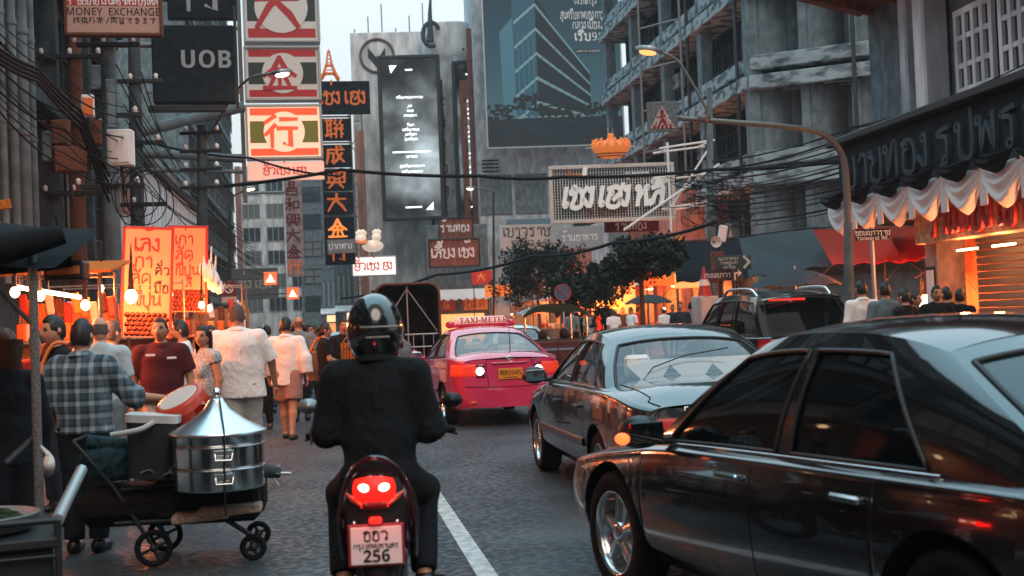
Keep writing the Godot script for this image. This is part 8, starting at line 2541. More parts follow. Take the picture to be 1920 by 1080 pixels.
	person("pale-haired person half hidden beside the bald man at the stall", at_depth(208, 13.0), deg_to_rad(-30), {"h": 1.68, "cell": 0.026, "skin": 2, "top": beige, "bottom": grey, "shoes": leather, "hair": "short", "hair_mat": grey_hair})
	# the crowd beyond, on the left
	var crowd := [[395, 17, 1.62, "white", "short", 1], [412, 19, 1.55, "black", "long", 0], [405, 23, 1.6, "grey", "short", 1], [428, 22, 1.6, "white", "long", 1], [487, 20, 1.58, "beige", "long", 1], [500, 24, 1.62, "black", "short", 0], [530, 27, 1.6, "white", "short", 1], [572, 30, 1.65, "grey", "short", 0], [592, 34, 1.6, "red", "short", 1], [547, 35, 1.66, "black", "short", 0], [615, 40, 1.6, "white", "long", 1]]
	var cl := ["person in white just behind the patterned-top woman", "long-haired person in black looking at us between the woman and the broad man", "person in grey farther behind the patterned-top woman", "long-haired person in white farther behind, beside the notice post", "long-haired woman in beige between the two white shirts, facing us", "person in black beyond the two white shirts", "person in white far beyond the white-shirted walker", "person in grey far beyond the balding man", "person in red far down the left of the road", "person in black far down the road", "person in white farthest down the road, left of the helmet"]
	var cm := {"white": white, "black": black, "grey": grey, "beige": beige, "red": red}
	for k in crowd.size():
		var q = crowd[k]
		person(cl[k], at_depth(q[0], q[1]), (PI if q[5] else 0.0) + 0.2 * (k % 3 - 1), {"h": q[2], "woman": q[4] == "long", "cell": 0.03, "skin": k % 3, "top": cm[q[3]], "bottom": [jeans, black, navy][k % 3], "shoes": leather, "hair": q[4], "step": 0.4 * (1 - 2 * (k % 2)), "swing": 0.3})
	person("person in a printed shirt crossing just right of the helmet", at_depth(748, 17), deg_to_rad(70), {"h": 1.55, "cell": 0.024, "skin": 2, "top": print_cloth(Color(0.05, 0.05, 0.06), Color(0.5, 0.5, 0.5), 9, 8.0), "sleeve": 0.8, "bottom": black, "shoes": leather, "hair": "short"})
	# right pavement, before the gold shop
	var rp := [[1618, 19.5, 1.78, "white", 0.1, 1.7], [1662, 19.0, 1.74, "greyblue", -0.1, 0.9], [1698, 18.6, 1.62, "black", 0.6, 0.9], [1716, 19.6, 1.58, "black", -2.2, 0.9], [1758, 19.0, 1.66, "black", PI, 0.9], [1778, 19.6, 1.64, "black", 0.4, 0.9], [1802, 19.4, 1.6, "black", -0.8, 1.9]]
	var rl := ["man in white shirt seen from behind, right of the black van", "man in grey-blue tee seen from behind beside the lamp post", "person in black left of the bare bulb, back to us", "shorter person in black facing right under the bare bulb", "person in black facing us right of the bare bulb", "person in black close behind the one facing us", "person in black with a covered head next to the pillar"]
	for k in rp.size():
		var q = rp[k]
		person(rl[k], at_depth(q[0], q[1], 0.13), q[4], {"h": q[2], "cell": 0.024, "skin": k % 3, "top": {"white": white, "greyblue": cloth(Color(0.12, 0.17, 0.19), 2.0), "black": black}[q[3]], "sleeve": q[5], "bottom": navy, "shoes": leather, "hair": "short", "detail": 2, "collar": k == 0})
	# the crowd under the trees
	var fc := [[1092, 48, "black"], [1105, 46, "white"], [1122, 50, "red"], [1140, 46, "black"], [1150, 44, "white"], [1168, 50, "black"], [1184, 44, "whitered"], [1196, 48, "red"], [1245, 42, "white"], [1262, 44, "black"], [1276, 33, "navy"], [1296, 38, "beige"], [1304, 44, "black"], [1318, 40, "white"], [1080, 52, "white"], [1073, 42, "grey"]]
	var fl := ["person in black left of the glowing stall board", "person in white just left of the glowing stall board", "person in red under the glowing stall board", "person in black under the middle of the glowing stall board", "person in white with hair down, at the glowing board's foot", "person in black right of the glowing board", "person in white and red, back to us, by the largest tree's trunk", "person in red beside the largest tree's trunk", "person in white right of the largest tree's trunk", "person in black under the small dark umbrella", "dark-haired man in navy looking toward us above the grey sedan's roof", "person in beige just right of the dark-haired man", "person in black behind the dark-haired man", "person in white beside the utility cabinet", "person in white beside the round no-stopping sign", "person in grey right of the tuk-tuk"]
	cm.navy = navy; cm.whitered = white
	var protos := {}
	for k in fc.size():
		var q = fc[k]
		if k == 10: person(fl[k], at_depth(q[0], q[1], 0.13), PI, {"h": 1.7, "cell": 0.024, "skin": 1, "top": navy, "bottom": black, "shoes": leather, "detail": 2}); continue
		var key := "%s%d" % [q[2], k % 2]
		if not protos.has(key):
			protos[key] = person(fl[k], at_depth(q[0], q[1], 0.13), [0.3, PI - 0.4, 2.2, -0.6][k % 4], {"h": 1.62 + 0.03 * (k % 4), "cell": 0.034, "skin": k % 3, "woman": k % 4 == 1, "top": cm[q[2]], "bottom": [black, navy, jeans][k % 3], "shoes": leather, "hair": "long" if k % 4 == 1 else "short", "step": 0.4})
		else: copy_of(protos[key], fl[k], at_depth(q[0], q[1], 0.13), [0.3, PI - 0.4, 2.2, -0.6][k % 4] + 0.4)

func shawl_bag(p: Vector3):
	var o := thing("shoulder_bag", "large orange and black patterned shoulder bag on the woman in the black tee", "bag", p, deg_to_rad(-75))
	var b := mb()
	var rows := []
	for i in 9:
		var v := i / 8.0
		var row := PackedVector3Array()
		for k in 17:
			var a := -TAU * k / 16.0
			var r := 0.11 + 0.08 * sin(PI * minf(1.0, v * 1.15))
			row.append(Vector3(-0.2 + cos(a) * r * 0.5, 1.15 - v * 0.42, 0.05 + sin(a) * r))
		rows.append(row)
	rows.reverse()
	b.grid(rows, true)
	part("bag", b, print_cloth(Color(0.04, 0.02, 0.015), Color(0.42, 0.2, 0.09), 14, 9.0), o)
	b = mb(); b.tube(smooth([Vector3(-0.2, 1.14, -0.04), Vector3(-0.17, 1.4, -0.02), Vector3(-0.2, 1.14, 0.14)], 5), 0.02, 6); part("strap", b, M.tarp_orange, o)

func helmet(o: Node3D):
	var hd: Transform3D = joints[o].head
	var b := mb()
	var rows := []
	for i in 19:
		var v := i / 18.0
		var row := PackedVector3Array()
		for k in 41:
			var a := TAU * k / 40.0                               # 0 at the nape, PI at the face
			var front := smoothstep(0.62, 0.8, (1 - cos(a)) * 0.5)
			var low := lerpf(-0.78, 0.22, front)
			var la := lerpf(PI / 2, asin(low), v)
			var lo := a + PI / 2
			row.append(Vector3(cos(la) * cos(lo) * 0.128, sin(la) * 0.145 + 0.018, cos(la) * sin(lo) * 0.15 + 0.005))
		rows.append(row)
	b.grid(rows, true)
	var sh := paint(Color(0.008, 0.009, 0.01))
	var h := part("helmet", b, sh, o); h.transform = hd * Transform3D(Basis.from_scale(Vector3(1.02, 1.16, 1.06)), Vector3(0, -0.022, 0))
	b = mb()
	var rim := []
	for k in 41: rim.append(rows[18][k])
	b.tube(rim, 0.008, 6, false); var r2 := part("rim", b, M.rubber, h)
	b = mb()
	for q in [[0.03, 0.1, 0.9], [-0.01, 0.06, 0.45]]:
		var row0 := []
		for k in 9:
			var a: float = lerpf(-q[1] * 7.0, q[1] * 7.0, k / 8.0) + q[2] * 0.3
			var la: float = asin(q[0] / 0.145 - 0.12)
			row0.append(Vector3(cos(la) * sin(a) * 0.13, q[0], cos(la) * cos(a) * 0.153 + 0.005))
		b.tube(row0, 0.004, 5)
	part("helmet_stripe", b, worn(Color(0.4, 0.36, 0.3), "stain", Vector3.ONE * 20, 0.5), h)
	b = mb()
	rows = []
	for i in 8:
		var row := PackedVector3Array()
		for k in 15:
			var a := PI + lerpf(-1.15, 1.15, k / 14.0) + PI / 2
			row.append(Vector3(cos(a) * 0.136, 0.05 - 0.11 * i / 7.0, sin(a) * 0.16 - 0.002))
		rows.append(row)
	b.grid(rows); part("visor", b, M.glass_dark, h)
	b = mb()
	for sg in [-1, 1]: b.tube([Vector3(0.1 * sg, -0.07, 0.0), Vector3(0.06 * sg, -0.13, -0.04), Vector3(0.0, -0.14, -0.06)], 0.008, 5)
	part("chin_strap", b, M.red, h)

# ---------------------------------------------------------------- stalls at left
func stall_sign(label: String, p: Vector3, w: float, h: float, tilt: float, lines: Array, e: float):
	var o := thing("stall_sign", label, "sign", p, theta + 0.1, "tall lit chestnut stall signs")
	o.rotation.z = tilt
	var b := mb(); b.box(Vector3(0, 0, -0.03), Vector3(w, h, 0.05), 0.008); part("sign_board", b, glow(Color(1.0, 0.24, 0.09), e), o)
	b = mb()
	for x in [-1, 1]: b.box(Vector3(x * w / 2, 0, -0.03), Vector3(0.04, h + 0.04, 0.07), 0.008)
	b.box(Vector3(0, h / 2, -0.03), Vector3(w - 0.04, 0.04, 0.07), 0.008)
	part("frame", b, M.red, o)
	for q in lines:
		lay(o, "lettering", letters(q[0], q[1], 0.17, 0.003), M.red if q[4] else M.text_black, Vector3(q[2], q[3], 0.001 + 0.003))
	# the printed heap of nuts at its foot: raised discs
	b = mb()
	var rg := RandomNumberGenerator.new(); rg.seed = 4
	for i in 5:
		for k in 8:
			b.ball(Vector3(-w / 2 + 0.07 + k * (w - 0.12) / 7.5 + 0.03 * (i % 2), -h / 2 + 0.05 + i * 0.065, 0.0), Vector3(0.042, 0.036, 0.012), Basis(), 9, 5)
	part("nut_print", b, worn(Color(0.42, 0.07, 0.025), "speck", Vector3.ONE * 5, 0.5), o)
	b = mb(); b.tube([Vector3(-w * 0.35, -h / 2, -0.03), Vector3(-w * 0.35, -h / 2 - p.y + h * 0.5 + 0.1, -0.03)], 0.02, 6); b.tube([Vector3(w * 0.35, -h / 2, -0.03), Vector3(w * 0.35, -h / 2 - p.y + h * 0.5 + 0.1, -0.03)], 0.02, 6)
	part("legs", b, M.dark_metal, o)

func build_stalls():
	var b: MB
	stall_sign("tall tilted orange stall sign with red letters, the nearer of two", at(276, 530, 17.5), 0.64, 1.5, -0.06, [["เล้ง", 0.17, 0.02, 0.52, true], ["เกา", 0.14, -0.08, 0.28, true], ["ลัด", 0.13, -0.08, 0.05, true], ["คั่ว", 0.1, 0.2, 0.16, false], ["มือ", 0.1, 0.19, -0.08, false], ["ญี่ปุ่น", 0.13, 0.0, -0.24, true]], 0.75)
	stall_sign("second tall orange stall sign, behind the nearer one's right edge", at(352, 505, 19.5), 0.56, 1.3, -0.04, [["เก่า", 0.13, -0.05, 0.45, true], ["ลัด", 0.13, -0.05, 0.22, true], ["ญี่ปุ่น", 0.12, 0.0, -0.02, true], ["ลี", 0.1, 0.02, -0.22, true]], 0.55)
	var bl := [[246, 556, 17.2, 2.2, 0.085], [160, 572, 15.0, 1.3, 0.055], [318, 552, 18.2, 1.2, 0.05], [378, 572, 19.0, 1.3, 0.05], [392, 578, 20.5, 1.1, 0.05], [75, 555, 12.5, 1.5, 0.045], [190, 540, 16.0, 0.6, 0.035], [28, 548, 12.0, 1.3, 0.045]]
	var bn := ["large white-hot bulb before the nearer orange stall sign", "bare bulb over the left stall, above the young man", "bare bulb between the two orange stall signs", "left bulb of a pair right of the second stall sign", "right bulb of a pair right of the second stall sign", "bright bulb under the foreground awning, right of its pole", "small bulb high over the left stall", "bright bulb under the foreground awning, left of its pole"]
	for k in bl.size():
		var q = bl[k]
		hung_bulb(bn[k], at(q[0], q[1], q[2]), q[3], "bare bulbs over the left stalls", q[4], Color(1.0, 0.5, 0.24))
	var o := thing("tube_lamp", "white tube lamp slung under the foreground awning", "lamp", at(92, 548, 12.6), 0.4)
	b = mb(); b.tube([Vector3(-0.3, 0.06, 0), Vector3(0.3, -0.06, 0)], 0.022, 8); part("tube", b, glow(Color(1.0, 0.66, 0.48), 4.0), o)
	b = mb(); b.tube([Vector3(0, 0.02, 0), Vector3(0, 0.7, 0)], 0.006, 4); part("cord", b, M.cable, o)
	bulb_light(o, Vector3(0, -0.06, 0.05), 1.0, Color(1.0, 0.66, 0.5), 0.15)
	# stall frames with heaps of nuts
	var tops := [[112, 640, 15.4, 1.2, "first chestnut stall behind the young man, heaped with nuts"], [232, 640, 19.4, 2.0, "chestnut stall under the nearer orange sign"], [352, 640, 21.6, 2.0, "chestnut stall under the second orange sign"]]
	for k in 3:
		var q = tops[k]
		var p := at(q[0], q[1], q[2]); p.y = 0
		o = thing("chestnut_stall", q[4], "stall", p, theta, "chestnut stalls on the left")
		b = mb()
		for sx in [-1, 1]:
			for sz in [-1, 1]: b.tube([Vector3(sx * q[3] * 0.48, 0, sz * 0.55), Vector3(sx * q[3] * 0.48, 2.35, sz * 0.55)], 0.02, 6)
		for y in [0.85, 1.5, 2.3]:
			b.tube([Vector3(-q[3] * 0.48, y, 0.55), Vector3(q[3] * 0.48, y, 0.55)], 0.015, 5); b.tube([Vector3(-q[3] * 0.48, y, -0.55), Vector3(q[3] * 0.48, y, -0.55)], 0.015, 5)
		part("stall_frame", b, M.steel, o)
		b = mb(); b.box(Vector3(0, 0.82, 0), Vector3(q[3], 0.06, 1.15), 0.01); b.box(Vector3(0, 0.42, 0.52), Vector3(q[3], 0.74, 0.03)); part("counter", b, worn(Color(0.5, 0.3, 0.2), "grain", Vector3.ONE, 0.6), o)
		b = mb(); b.box(Vector3(0, 1.5, -0.45), Vector3(q[3], 0.04, 0.3), 0.006); b.box(Vector3(0, 1.6, -0.58), Vector3(q[3], 0.7, 0.03)); part("shelf", b, worn(Color(0.4, 0.24, 0.15), "grain", Vector3.ONE, 0.6), o)
		b = mb()
		var rg := RandomNumberGenerator.new(); rg.seed = 30 + k
		for i in 240:
			var x := rg.randf_range(-0.46, 0.46)
			var z := rg.randf_range(-0.4, 0.5)
			b.ball(Vector3(x * q[3], 0.87 + 0.28 * maxf(0, 1 - absf(fmod(x * 3.0 + 5, 1.0) * 2 - 1)) * rg.randf(), z), Vector3(0.03, 0.026, 0.03), Basis(), 6, 4)
		var heap := part("nut_heap", b, worn(Color(0.28, 0.06, 0.02), "speck", Vector3.ONE * 8, 0.45), o); heap.set_meta("kind", "stuff")
		for i in 11:
			b = mb(); b.box(Vector3(-q[3] * 0.44 + i * q[3] * 0.088, 1.63, -0.42), Vector3(0.11, 0.22, 0.1), 0.015, Basis(Vector3.UP, rg.randf_range(-0.3, 0.3))); part("snack_pack", b, [M.orange, M.gold, M.red, M.white][(i * 3 + k + i / 3) % 4], o)
			b = mb(); b.box(Vector3(-q[3] * 0.44 + i * q[3] * 0.088, 1.98 - 0.06 * (i % 3), -0.54), Vector3(0.1, 0.26, 0.05), 0.015, Basis(Vector3.BACK, rg.randf_range(-0.15, 0.15))); part("hung_pack", b, [M.red, M.white, M.gold, M.tarnish, M.orange][(i * 2 + k) % 5], o)
		if k == 0: b = mb(); b.box(Vector3(0, 2.4, 0), Vector3(q[3] + 0.3, 0.04, 1.5), 0.01, Basis(Vector3.RIGHT, 0.12)); part("stall_roof", b, M.tarp_orange, o)
	for k in 6:                                             # bulbs of the stalls beside the camera: the black car mirrors them
		hung_bulb(["first", "second", "third", "fourth", "fifth", "sixth"][k] + " bare bulb of the stalls beside the camera, outside the picture", st(-3.4 + 0.3 * (k % 2), 1.5 + 1.7 * k, 1.9 + 0.15 * (k % 3)), 0.12, "bare bulbs beside the camera", 0.06, Color(1.0, 0.5, 0.24))
	for k in 3:
		o = thing("hanging_bag", ["white plastic bags hung from the second orange sign, upper bunch", "white plastic bags hung beside the notice post, lower bunch", "small white bag hung highest right of the second stall sign"][k], "bag", at([396, 404, 384][k], [512, 528, 500][k], 19.0 + 0.3 * k), 0)
		b = mb()
		for q in 3: b.lathe([Vector2(0.01, -0.13), Vector2(0.05, -0.12), Vector2(0.075, -0.05), Vector2(0.055, 0.05), Vector2(0.02, 0.1), Vector2(0.01, 0.2)], 7, Vector3(q * 0.05 - 0.05, -0.03 * q, 0.04 * (q % 2)), Basis(Vector3.BACK, 0.15 * (q - 1)))
		b.tube([Vector3(0, 0.15, 0), Vector3(0.02, 0.4, 0)], [0.02, 0.008], 6); part("bag", b, cloth(Color(0.75, 0.74, 0.73), 3.0), o)
	# the dark awning and cart in the left foreground
	o = thing("foreground_awning", "dark blurred awning with curled edges at the near left", "awning", at(40, 470, 6.9), 0.15)
	b = mb()
	var rows := []
	for i in 13:
		var v := i / 12.0
		var row := PackedVector3Array()
		for k in 17:
			var u := k / 16.0
			row.append(Vector3(-0.7 + u * 0.95, 0.13 + 0.03 * sin(u * 5) - 0.22 * v * v + 0.05 * (1 - v), -0.5 + v * 0.9) + Vector3(0.12 * sin(PI * v), 0, 0))
		rows.append(row)
	b.grid(rows); part("sheet", b, M.drape_black, o)
	b = mb(); b.tube([Vector3(-0.7, 0.18, 0.42), Vector3(0.0, -0.02, 0.44), Vector3(0.3, 0.05, 0.4)], [0.09, 0.09, 0.05], 10); b.tube([Vector3(-0.6, -0.12, 0.2), Vector3(0.28, -0.06, 0.1)], 0.05, 8); part("roll", b, M.drape_black, o)
	b = mb(); b.box(Vector3(-0.06, 0.22, 0.25), Vector3(0.14, 0.05, 0.02), 0.004, Basis(Vector3.BACK, 0.15)); part("orange_flap", b, M.tarp_orange, o)
	b = mb(); b.prism(PackedVector2Array([Vector2(-0.4, 0.32), Vector2(-0.1, 0.13), Vector2(-0.4, 0.1)]), 0.03, Transform3D(Basis(), Vector3(0, 0, 0.36))); part("pale_panel", b, M.pale_wall, o)
	o = thing("hung_box", "dark box with an orange slot hung under the foreground awning", "box", at(125, 508, 6.9), 0.1)
	b = mb(); b.box(Vector3.ZERO, Vector3(0.21, 0.1, 0.15), 0.01); part("box_shell", b, M.black_plastic, o)
	b = mb(); b.box(Vector3(0, 0, 0.077), Vector3(0.17, 0.045, 0.012), 0.004); part("slot", b, mat(Color(0.55, 0.16, 0.03), 0.5), o)
	b = mb(); b.tube([Vector3(0, 0.05, 0), Vector3(-0.05, 0.3, 0)], 0.006, 5); part("cord", b, M.cable, o)
	var base := stand(70, 1075); 
	var top := at(60, 470, 6.6)
	o = thing("awning_pole", "thin rusty steel pole holding up the foreground awning", "pole", Vector3(at(68, 880, 6.6).x, 0, top.z), 0)
	b = mb(); b.tube([Vector3(0.02, 0, 0), top - o.position], 0.023, 10); part("pole", b, M.steel, o)
	b = mb(); b.tube([at(62, 610, 6.6) - o.position, at(0, 545, 6.6) - o.position], 0.012, 6); b.tube([at(64, 820, 6.6) - o.position, at(10, 870, 6.4) - o.position], 0.016, 6); part("brace", b, M.dark_metal, o)
	# the dark serving cart in the corner
	var cp := at(36, 980, 6.1)
	o = thing("serving_cart", "dark metal serving cart with a tray at the near left corner", "cart", Vector3(cp.x, 0, cp.z), 0.35)
	b = mb(); b.box(Vector3(-0.3, 0.62, 0), Vector3(0.95, 0.05, 0.7), 0.01); b.box(Vector3(-0.3, 0.36, 0), Vector3(0.9, 0.48, 0.62), 0.02); part("case", b, M.dark_metal, o)
	b = mb()
	for k in 4: b.tube([Vector3(-0.7, 0.2 + k * 0.12, 0.34), Vector3(0.16, 0.2 + k * 0.12, 0.34)], 0.01, 5)
	for x in [-0.76, 0.17]: b.tube([Vector3(x, 0.0, 0.33), Vector3(x, 0.72, 0.33)], 0.018, 6); b.tube([Vector3(x, 0.0, -0.33), Vector3(x, 0.72, -0.33)], 0.018, 6)
	b.tube([Vector3(-0.76, 0.72, 0.33), Vector3(0.17, 0.72, 0.33)], 0.016, 6)
	part("rack", b, M.dark_metal, o)
	b = mb(); b.tube([Vector3(0.17, 0.72, 0.33), Vector3(0.22, 0.76, -0.1), Vector3(0.3, 0.86, -0.5)], 0.03, 8); part("handle", b, M.galv, o)
	b = mb(); b.lathe([Vector2(0.0, 0), Vector2(0.26, 0.0), Vector2(0.3, 0.07), Vector2(0.29, 0.075), Vector2(0.25, 0.01), Vector2(0, 0.01)], 28, Vector3(-0.2, 0.66, 0.0)); part("tray", b, M.galv, o)
	b = mb()
	var rg2 := RandomNumberGenerator.new(); rg2.seed = 8
	for k in 60:
		var a := rg2.randf() * TAU
		var r := sqrt(rg2.randf()) * 0.22
		b.ball(Vector3(-0.2 + cos(a) * r, 0.7 + rg2.randf() * 0.04, sin(a) * r), Vector3(0.05, 0.012, 0.025), Basis(Vector3.UP, rg2.randf() * 6), 7, 4)
	part("greens", b, worn(Color(0.05, 0.09, 0.045), "speck", Vector3.ONE * 6, 0.6), o)
	o = thing("clear_bag", "clear plastic bag of drink hung on the awning pole", "bag", at(92, 872, 6.5), 0)
	b = mb(); b.ball(Vector3.ZERO, Vector3(0.03, 0.06, 0.025)); b.tube([Vector3(0, 0.05, 0), Vector3(-0.04, 0.1, 0)], [0.015, 0.005], 6); part("bag", b, mat(Color(0.55, 0.53, 0.5), 0.3), o)
	o = thing("clutter_crates", "dark stacked crate beside the serving cart", "crate", stand(205, 1035) + Vector3(-0.9, 0, 0), 0.2)
	b = mb()
	for k in 4: b.box(Vector3(0, 0.06 + k * 0.11, 0.2), Vector3(0.5, 0.08, 0.02), 0.006); b.box(Vector3(0.25, 0.06 + k * 0.11, 0), Vector3(0.02, 0.08, 0.4), 0.006); b.box(Vector3(-0.25, 0.06 + k * 0.11, 0), Vector3(0.02, 0.08, 0.4), 0.006); b.box(Vector3(0, 0.06 + k * 0.11, -0.2), Vector3(0.5, 0.08, 0.02), 0.006)
	part("slat", b, M.black_plastic, o)

# ---------------------------------------------------------------- the steamer cart
func build_cart():
	var a: Vector3 = stand(290, 1062)
	var c := stand(476, 1050)
	var ax := (c - a); ax.y = 0
	var turn := -atan2(ax.z, ax.x)
	var o := thing("handcart", "low black handcart on small wheels carrying the steamer", "cart", a, turn)    # local +x along the cart to the right
	var w := ax.length()
	var b := mb()
	for z in [-0.55, 0.0]:
		b.tube([Vector3(-0.25, 0.3, z), Vector3(w + 0.02, 0.3, z)], 0.016, 6); b.tube(smooth([Vector3(-0.2, 0.52, z), Vector3(0.3, 0.55, z), Vector3(w - 0.1, 0.6, z), Vector3(w + 0.03, 0.52, z), Vector3(w + 0.04, 0.3, z)], 3), 0.012, 6)
		for x in [0.1, 0.32, w - 0.24, w + 0.02]: b.tube([Vector3(x, 0.3, z), Vector3(x, 0.57, z)], 0.014, 6)
	for x in [0.0, w]: b.tube([Vector3(x, 0.3, -0.55), Vector3(x, 0.3, 0)], 0.014, 6)
	b.tube([Vector3(w - 0.2, 0.3, 0), Vector3(w, 0.16, 0)], 0.018, 6)
	part("frame", b, M.dark_metal, o)
	b = mb()
	for z in [-0.55, 0.0]: b.tube([Vector3(-0.02, 0.16, z + 0.015), Vector3(-0.25, 0.55, z + 0.015), Vector3(-0.5, 0.86, z + 0.015)], 0.014, 8)
	b.tube([Vector3(-0.5, 0.86, -0.535), Vector3(-0.5, 0.86, 0.015)], 0.013, 8)
	part("handle", b, M.dark_metal, o)
	for q in [[0.0, 0.125, 0.02], [w, 0.09, 0.02], [0.0, 0.125, -0.57], [w, 0.09, -0.57]]:
		b = mb()
		var ring := []
		for k in 29: ring.append(Vector3(q[0] + cos(k * TAU / 28) * (q[1] - 0.02), q[1] + sin(k * TAU / 28) * (q[1] - 0.02), q[2]))
		b.tube(ring, 0.02, 8, false)
		var wl := part("wheel", b, M.rubber, o)
		b = mb()
		for k in 4: b.tube([Vector3(q[0], q[1], q[2]), Vector3(q[0] + cos(k * PI / 2 + 0.4) * (q[1] - 0.02), q[1] + sin(k * PI / 2 + 0.4) * (q[1] - 0.02), q[2])], 0.012, 6)
		b.ball(Vector3(q[0], q[1], q[2]), Vector3(0.03, 0.03, 0.03), Basis(), 10, 6)
		part("spoke", b, M.dark_metal, wl)
	b = mb(); b.box(Vector3(w * 0.5 + 0.03, 0.42, -0.27), Vector3(w * 1.15, 0.32, 0.6), 0.07); b.box(Vector3(-0.2, 0.4, -0.25), Vector3(0.62, 0.26, 0.56), 0.09); part("wrapped_load", b, worn(Color(0.03, 0.022, 0.022), "grime", Vector3.ONE * 3, 0.8, 1.5), o)
	b = mb(); b.box(Vector3(w * 0.5, 0.585, -0.27), Vector3(w * 1.1, 0.03, 0.6), 0.01); part("deck_board", b, M.wood, o)
	# cartons under the load
	var cn := ["flattened pale carton under the cart's load at its right end", "flattened carton under the middle of the cart's load", "short flattened carton under the cart's left end"]
	for k in 3:
		var bx := Vector3([w - 0.14, w * 0.5, 0.25][k], [0.355, 0.325, 0.325][k], [0.03, 0.02, 0.03][k])
		var q := thing("carton", cn[k], "carton", o.position + Basis(Vector3.UP, turn) * bx, turn + 0.03 * k)
		b = mb(); b.box(Vector3.ZERO, Vector3([0.42, 0.36, 0.24][k], 0.05, 0.3), 0.008, Basis(Vector3.BACK, 0.06)); b.box(Vector3(0, 0.028, 0.01), Vector3([0.4, 0.3, 0.2][k], 0.012, 0.28), 0.004, Basis(Vector3.BACK, 0.03)); part("board", b, worn(Color(0.5, 0.34, 0.27), "grime", Vector3.ONE * 3, 0.85), q)
	# the steamer: stacked drums and a cone lid
	var sp := at(408, 905, 8.35)
	var sy := 0.53
	var R := 0.295
	var s := thing("steamer", "big polished steel steamer of stacked drums under a cone lid", "steamer", Vector3(sp.x, sy, sp.z - 0.05), turn)
	var drum := func(y0: float, y1: float) -> MB:
		var d := mb()
		d.lathe([Vector2(R - 0.012, y0), Vector2(R, y0 + 0.012), Vector2(R, y1 - 0.014), Vector2(R + 0.008, y1 - 0.01), Vector2(R + 0.008, y1 - 0.002), Vector2(R - 0.012, y1)], 56)
		return d
	M.steamer = mat(Color(0.62, 0.61, 0.6), 0.16, 1.0)
	part("drum", drum.call(0.0, 0.145), M.steamer, s); part("drum", drum.call(0.145, 0.29), M.steamer, s); part("drum", drum.call(0.29, 0.36), M.steamer, s)
	b = mb(); b.lathe([Vector2(R + 0.012, 0.355), Vector2(R + 0.02, 0.37), Vector2(R * 0.62, 0.44), Vector2(R * 0.3, 0.515), Vector2(0.05, 0.572), Vector2(0.035, 0.588), Vector2(0.0, 0.592)], 56)
	var lid := part("lid", b, mat(Color(0.68, 0.68, 0.68), 0.3, 1.0), s)
	b = mb(); b.ball(Vector3(0, 0.62, 0), Vector3(0.03, 0.035, 0.03), Basis(), 14, 9); part("knob", b, M.polished, lid)
	for y in [0.075, 0.225]:
		b = mb(); b.box(Vector3(0.06, y + 0.025, R + 0.004), Vector3(0.13, 0.035, 0.008), 0.003); b.tube([Vector3(0.005, y + 0.02, R + 0.008), Vector3(0.01, y - 0.02, R + 0.028), Vector3(0.11, y - 0.02, R + 0.026), Vector3(0.115, y + 0.02, R + 0.006)], 0.008, 7); part("drum_handle", b, M.polished, s)
	b = mb(); b.tube(smooth([Vector3(0.02, 0.59, 0.02), Vector3(0.05, 0.46, 0.19), Vector3(0.07, 0.36, R + 0.02), Vector3(0.065, 0.2, R + 0.016), Vector3(0.06, 0.0, R + 0.012), Vector3(0.06, -0.15, R - 0.02)], 4), 0.006, 5); part("string", b, M.black_plastic, s)
	# bin, stool, umbrella, cloth bundle
	var bn := at(282, 850, 8.55)
	s = thing("plastic_bin", "dark grey plastic bin with a pale handled lid left of the steamer", "bin", Vector3(bn.x, 0.6, bn.z), turn)
	b = mb()
	var rows := []
	for i in 6:
		var v := i / 5.0
		var row := PackedVector3Array()
		for q in round_rect(0.26 + 0.06 * v, 0.26 + 0.05 * v, 0.05, 4): row.append(Vector3(q.x, v * 0.37, -q.y))
		row.append(row[0]); rows.append(row)
	b.grid(rows, true); part("bucket", b, worn(Color(0.035, 0.042, 0.046), "speck", Vector3.ONE * 5, 0.6), s)
	s.rotation.z = -0.08
	b = mb(); b.prism(round_rect(0.35, 0.33, 0.06), 0.05, Transform3D(Basis(Vector3.RIGHT, -PI / 2), Vector3(0, 0.42, 0))); var bl := part("lid", b, mat(Color(0.45, 0.46, 0.46), 0.5), s)
	b = mb(); b.tube(smooth([Vector3(0.02, 0.38, 0.18), Vector3(-0.06, 0.33, 0.22), Vector3(-0.24, 0.29, 0.22)], 4), 0.018, 8); part("handle", b, mat(Color(0.45, 0.46, 0.46), 0.5), bl)
	stool(at(335, 748, 8.75), turn)
	s = thing("folded_umbrella", "folded dark umbrella lying along the cart, its ribs sticking out at the right", "umbrella", o.position + Basis(Vector3.UP, turn) * Vector3(0, 0.63, 0.02), turn)
	b = mb(); b.tube(smooth([Vector3(0.1, 0.04, 0), Vector3(0.5, 0.0, 0.02), Vector3(w, -0.02, 0.0), Vector3(w + 0.2, -0.05, 0.0)], 4), [0.03, 0.04, 0.05, 0.055, 0.055, 0.06, 0.06, 0.06, 0.055, 0.05, 0.045, 0.04, 0.035], 9); part("canopy", b, M.tarp_grey, s)
	b = mb(); b.tube([Vector3(w + 0.15, -0.05, 0), Vector3(w + 0.27, -0.06, 0)], 0.012, 6)
	for k in 5: b.tube([Vector3(w + 0.14, -0.05, 0), Vector3(w + 0.2 + 0.02 * cos(k), -0.05 + 0.09 * sin(k * 1.3), 0.09 * cos(k * 1.3))], 0.005, 5)
	part("ribs", b, M.galv, s)
	s = thing("blue_bundle", "dark blue cloth bundle on the cart's left end", "bundle", o.position + Basis(Vector3.UP, turn) * Vector3(-0.28, 0.6, -0.2), turn)
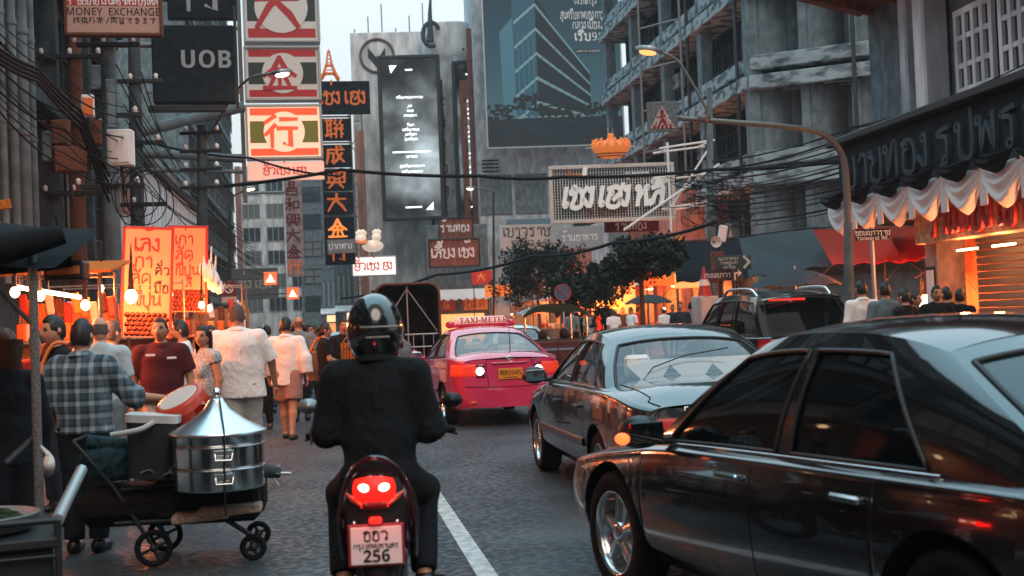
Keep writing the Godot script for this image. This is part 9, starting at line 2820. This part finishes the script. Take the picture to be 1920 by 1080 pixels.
	b = mb(); b.ball(Vector3(0, 0.09, 0), Vector3(0.26, 0.13, 0.24)); b.tube([Vector3(-0.15, 0.24, 0.05), Vector3(0.18, 0.2, 0.1)], [0.05, 0.045], 9); part("bundle", b, cloth(Color(0.02, 0.05, 0.065), 8.0), s)
	s = thing("lace_cloth", "white crumpled lace cloth trailing along the cart's edge", "cloth", o.position + Basis(Vector3.UP, turn) * Vector3(0.0, 0.63, 0.08), turn)
	rows = []
	for i in 6:
		var row := PackedVector3Array()
		for k in 31:
			var u := k / 30.0
			row.append(Vector3(-0.05 + u * 0.7, 0.1 - u * 0.14 + 0.015 * sin(k * 1.1 + i) - 0.03 * absf(i - 2.5), -0.06 + i * 0.03 + 0.01 * sin(k * 0.9)))
		rows.append(row)
	b = mb(); b.grid(rows); part("cloth", b, worn(Color(0.5, 0.49, 0.48), "speck", Vector3.ONE * 8, 0.9, 2.0), s)

func stool(p: Vector3, turn: float):
	var o := thing("plastic_stool", "red plastic stool with a pale seat disc, tilted in the seller's hand", "stool", p, turn)
	o.rotation = Vector3(0.5, turn - 0.3, 0.3)
	var b := mb()
	var rows := []
	for i in 5:
		var v := i / 4.0
		var row := PackedVector3Array()
		for k in 41:
			var a := -TAU * k / 40.0
			var r: float = [0.14, 0.168, 0.175, 0.178, 0.18][i]
			var y: float = [0.012, 0.01, -0.01, -0.035, -0.06][i]
			row.append(Vector3(cos(a) * r, y, sin(a) * r))
		rows.append(row)
	rows.reverse()
	b.grid(rows, true)
	for k in 4:
		var a0 := k * PI / 2 + 0.35
		var leg := []
		for i in 5:
			var v := i / 4.0
			var row := PackedVector3Array()
			for q in 9:
				var a := a0 + (q - 4) * lerpf(0.13, 0.07, v)
				row.append(Vector3(cos(a) * (0.178 + 0.03 * v), -0.055 - v * 0.19, -sin(a) * (0.178 + 0.03 * v)))
			leg.append(row)
		b.grid(leg, false, true); b.grid(leg)
	part("shell", b, mat(Color(0.5, 0.045, 0.02), 0.35), o)
	b = mb(); b.lathe([Vector2(0.0, 0.006), Vector2(0.138, 0.006), Vector2(0.14, 0.014), Vector2(0.13, 0.018), Vector2(0.0, 0.018)], 40); part("seat_disc", b, mat(Color(0.6, 0.54, 0.5), 0.5), o)
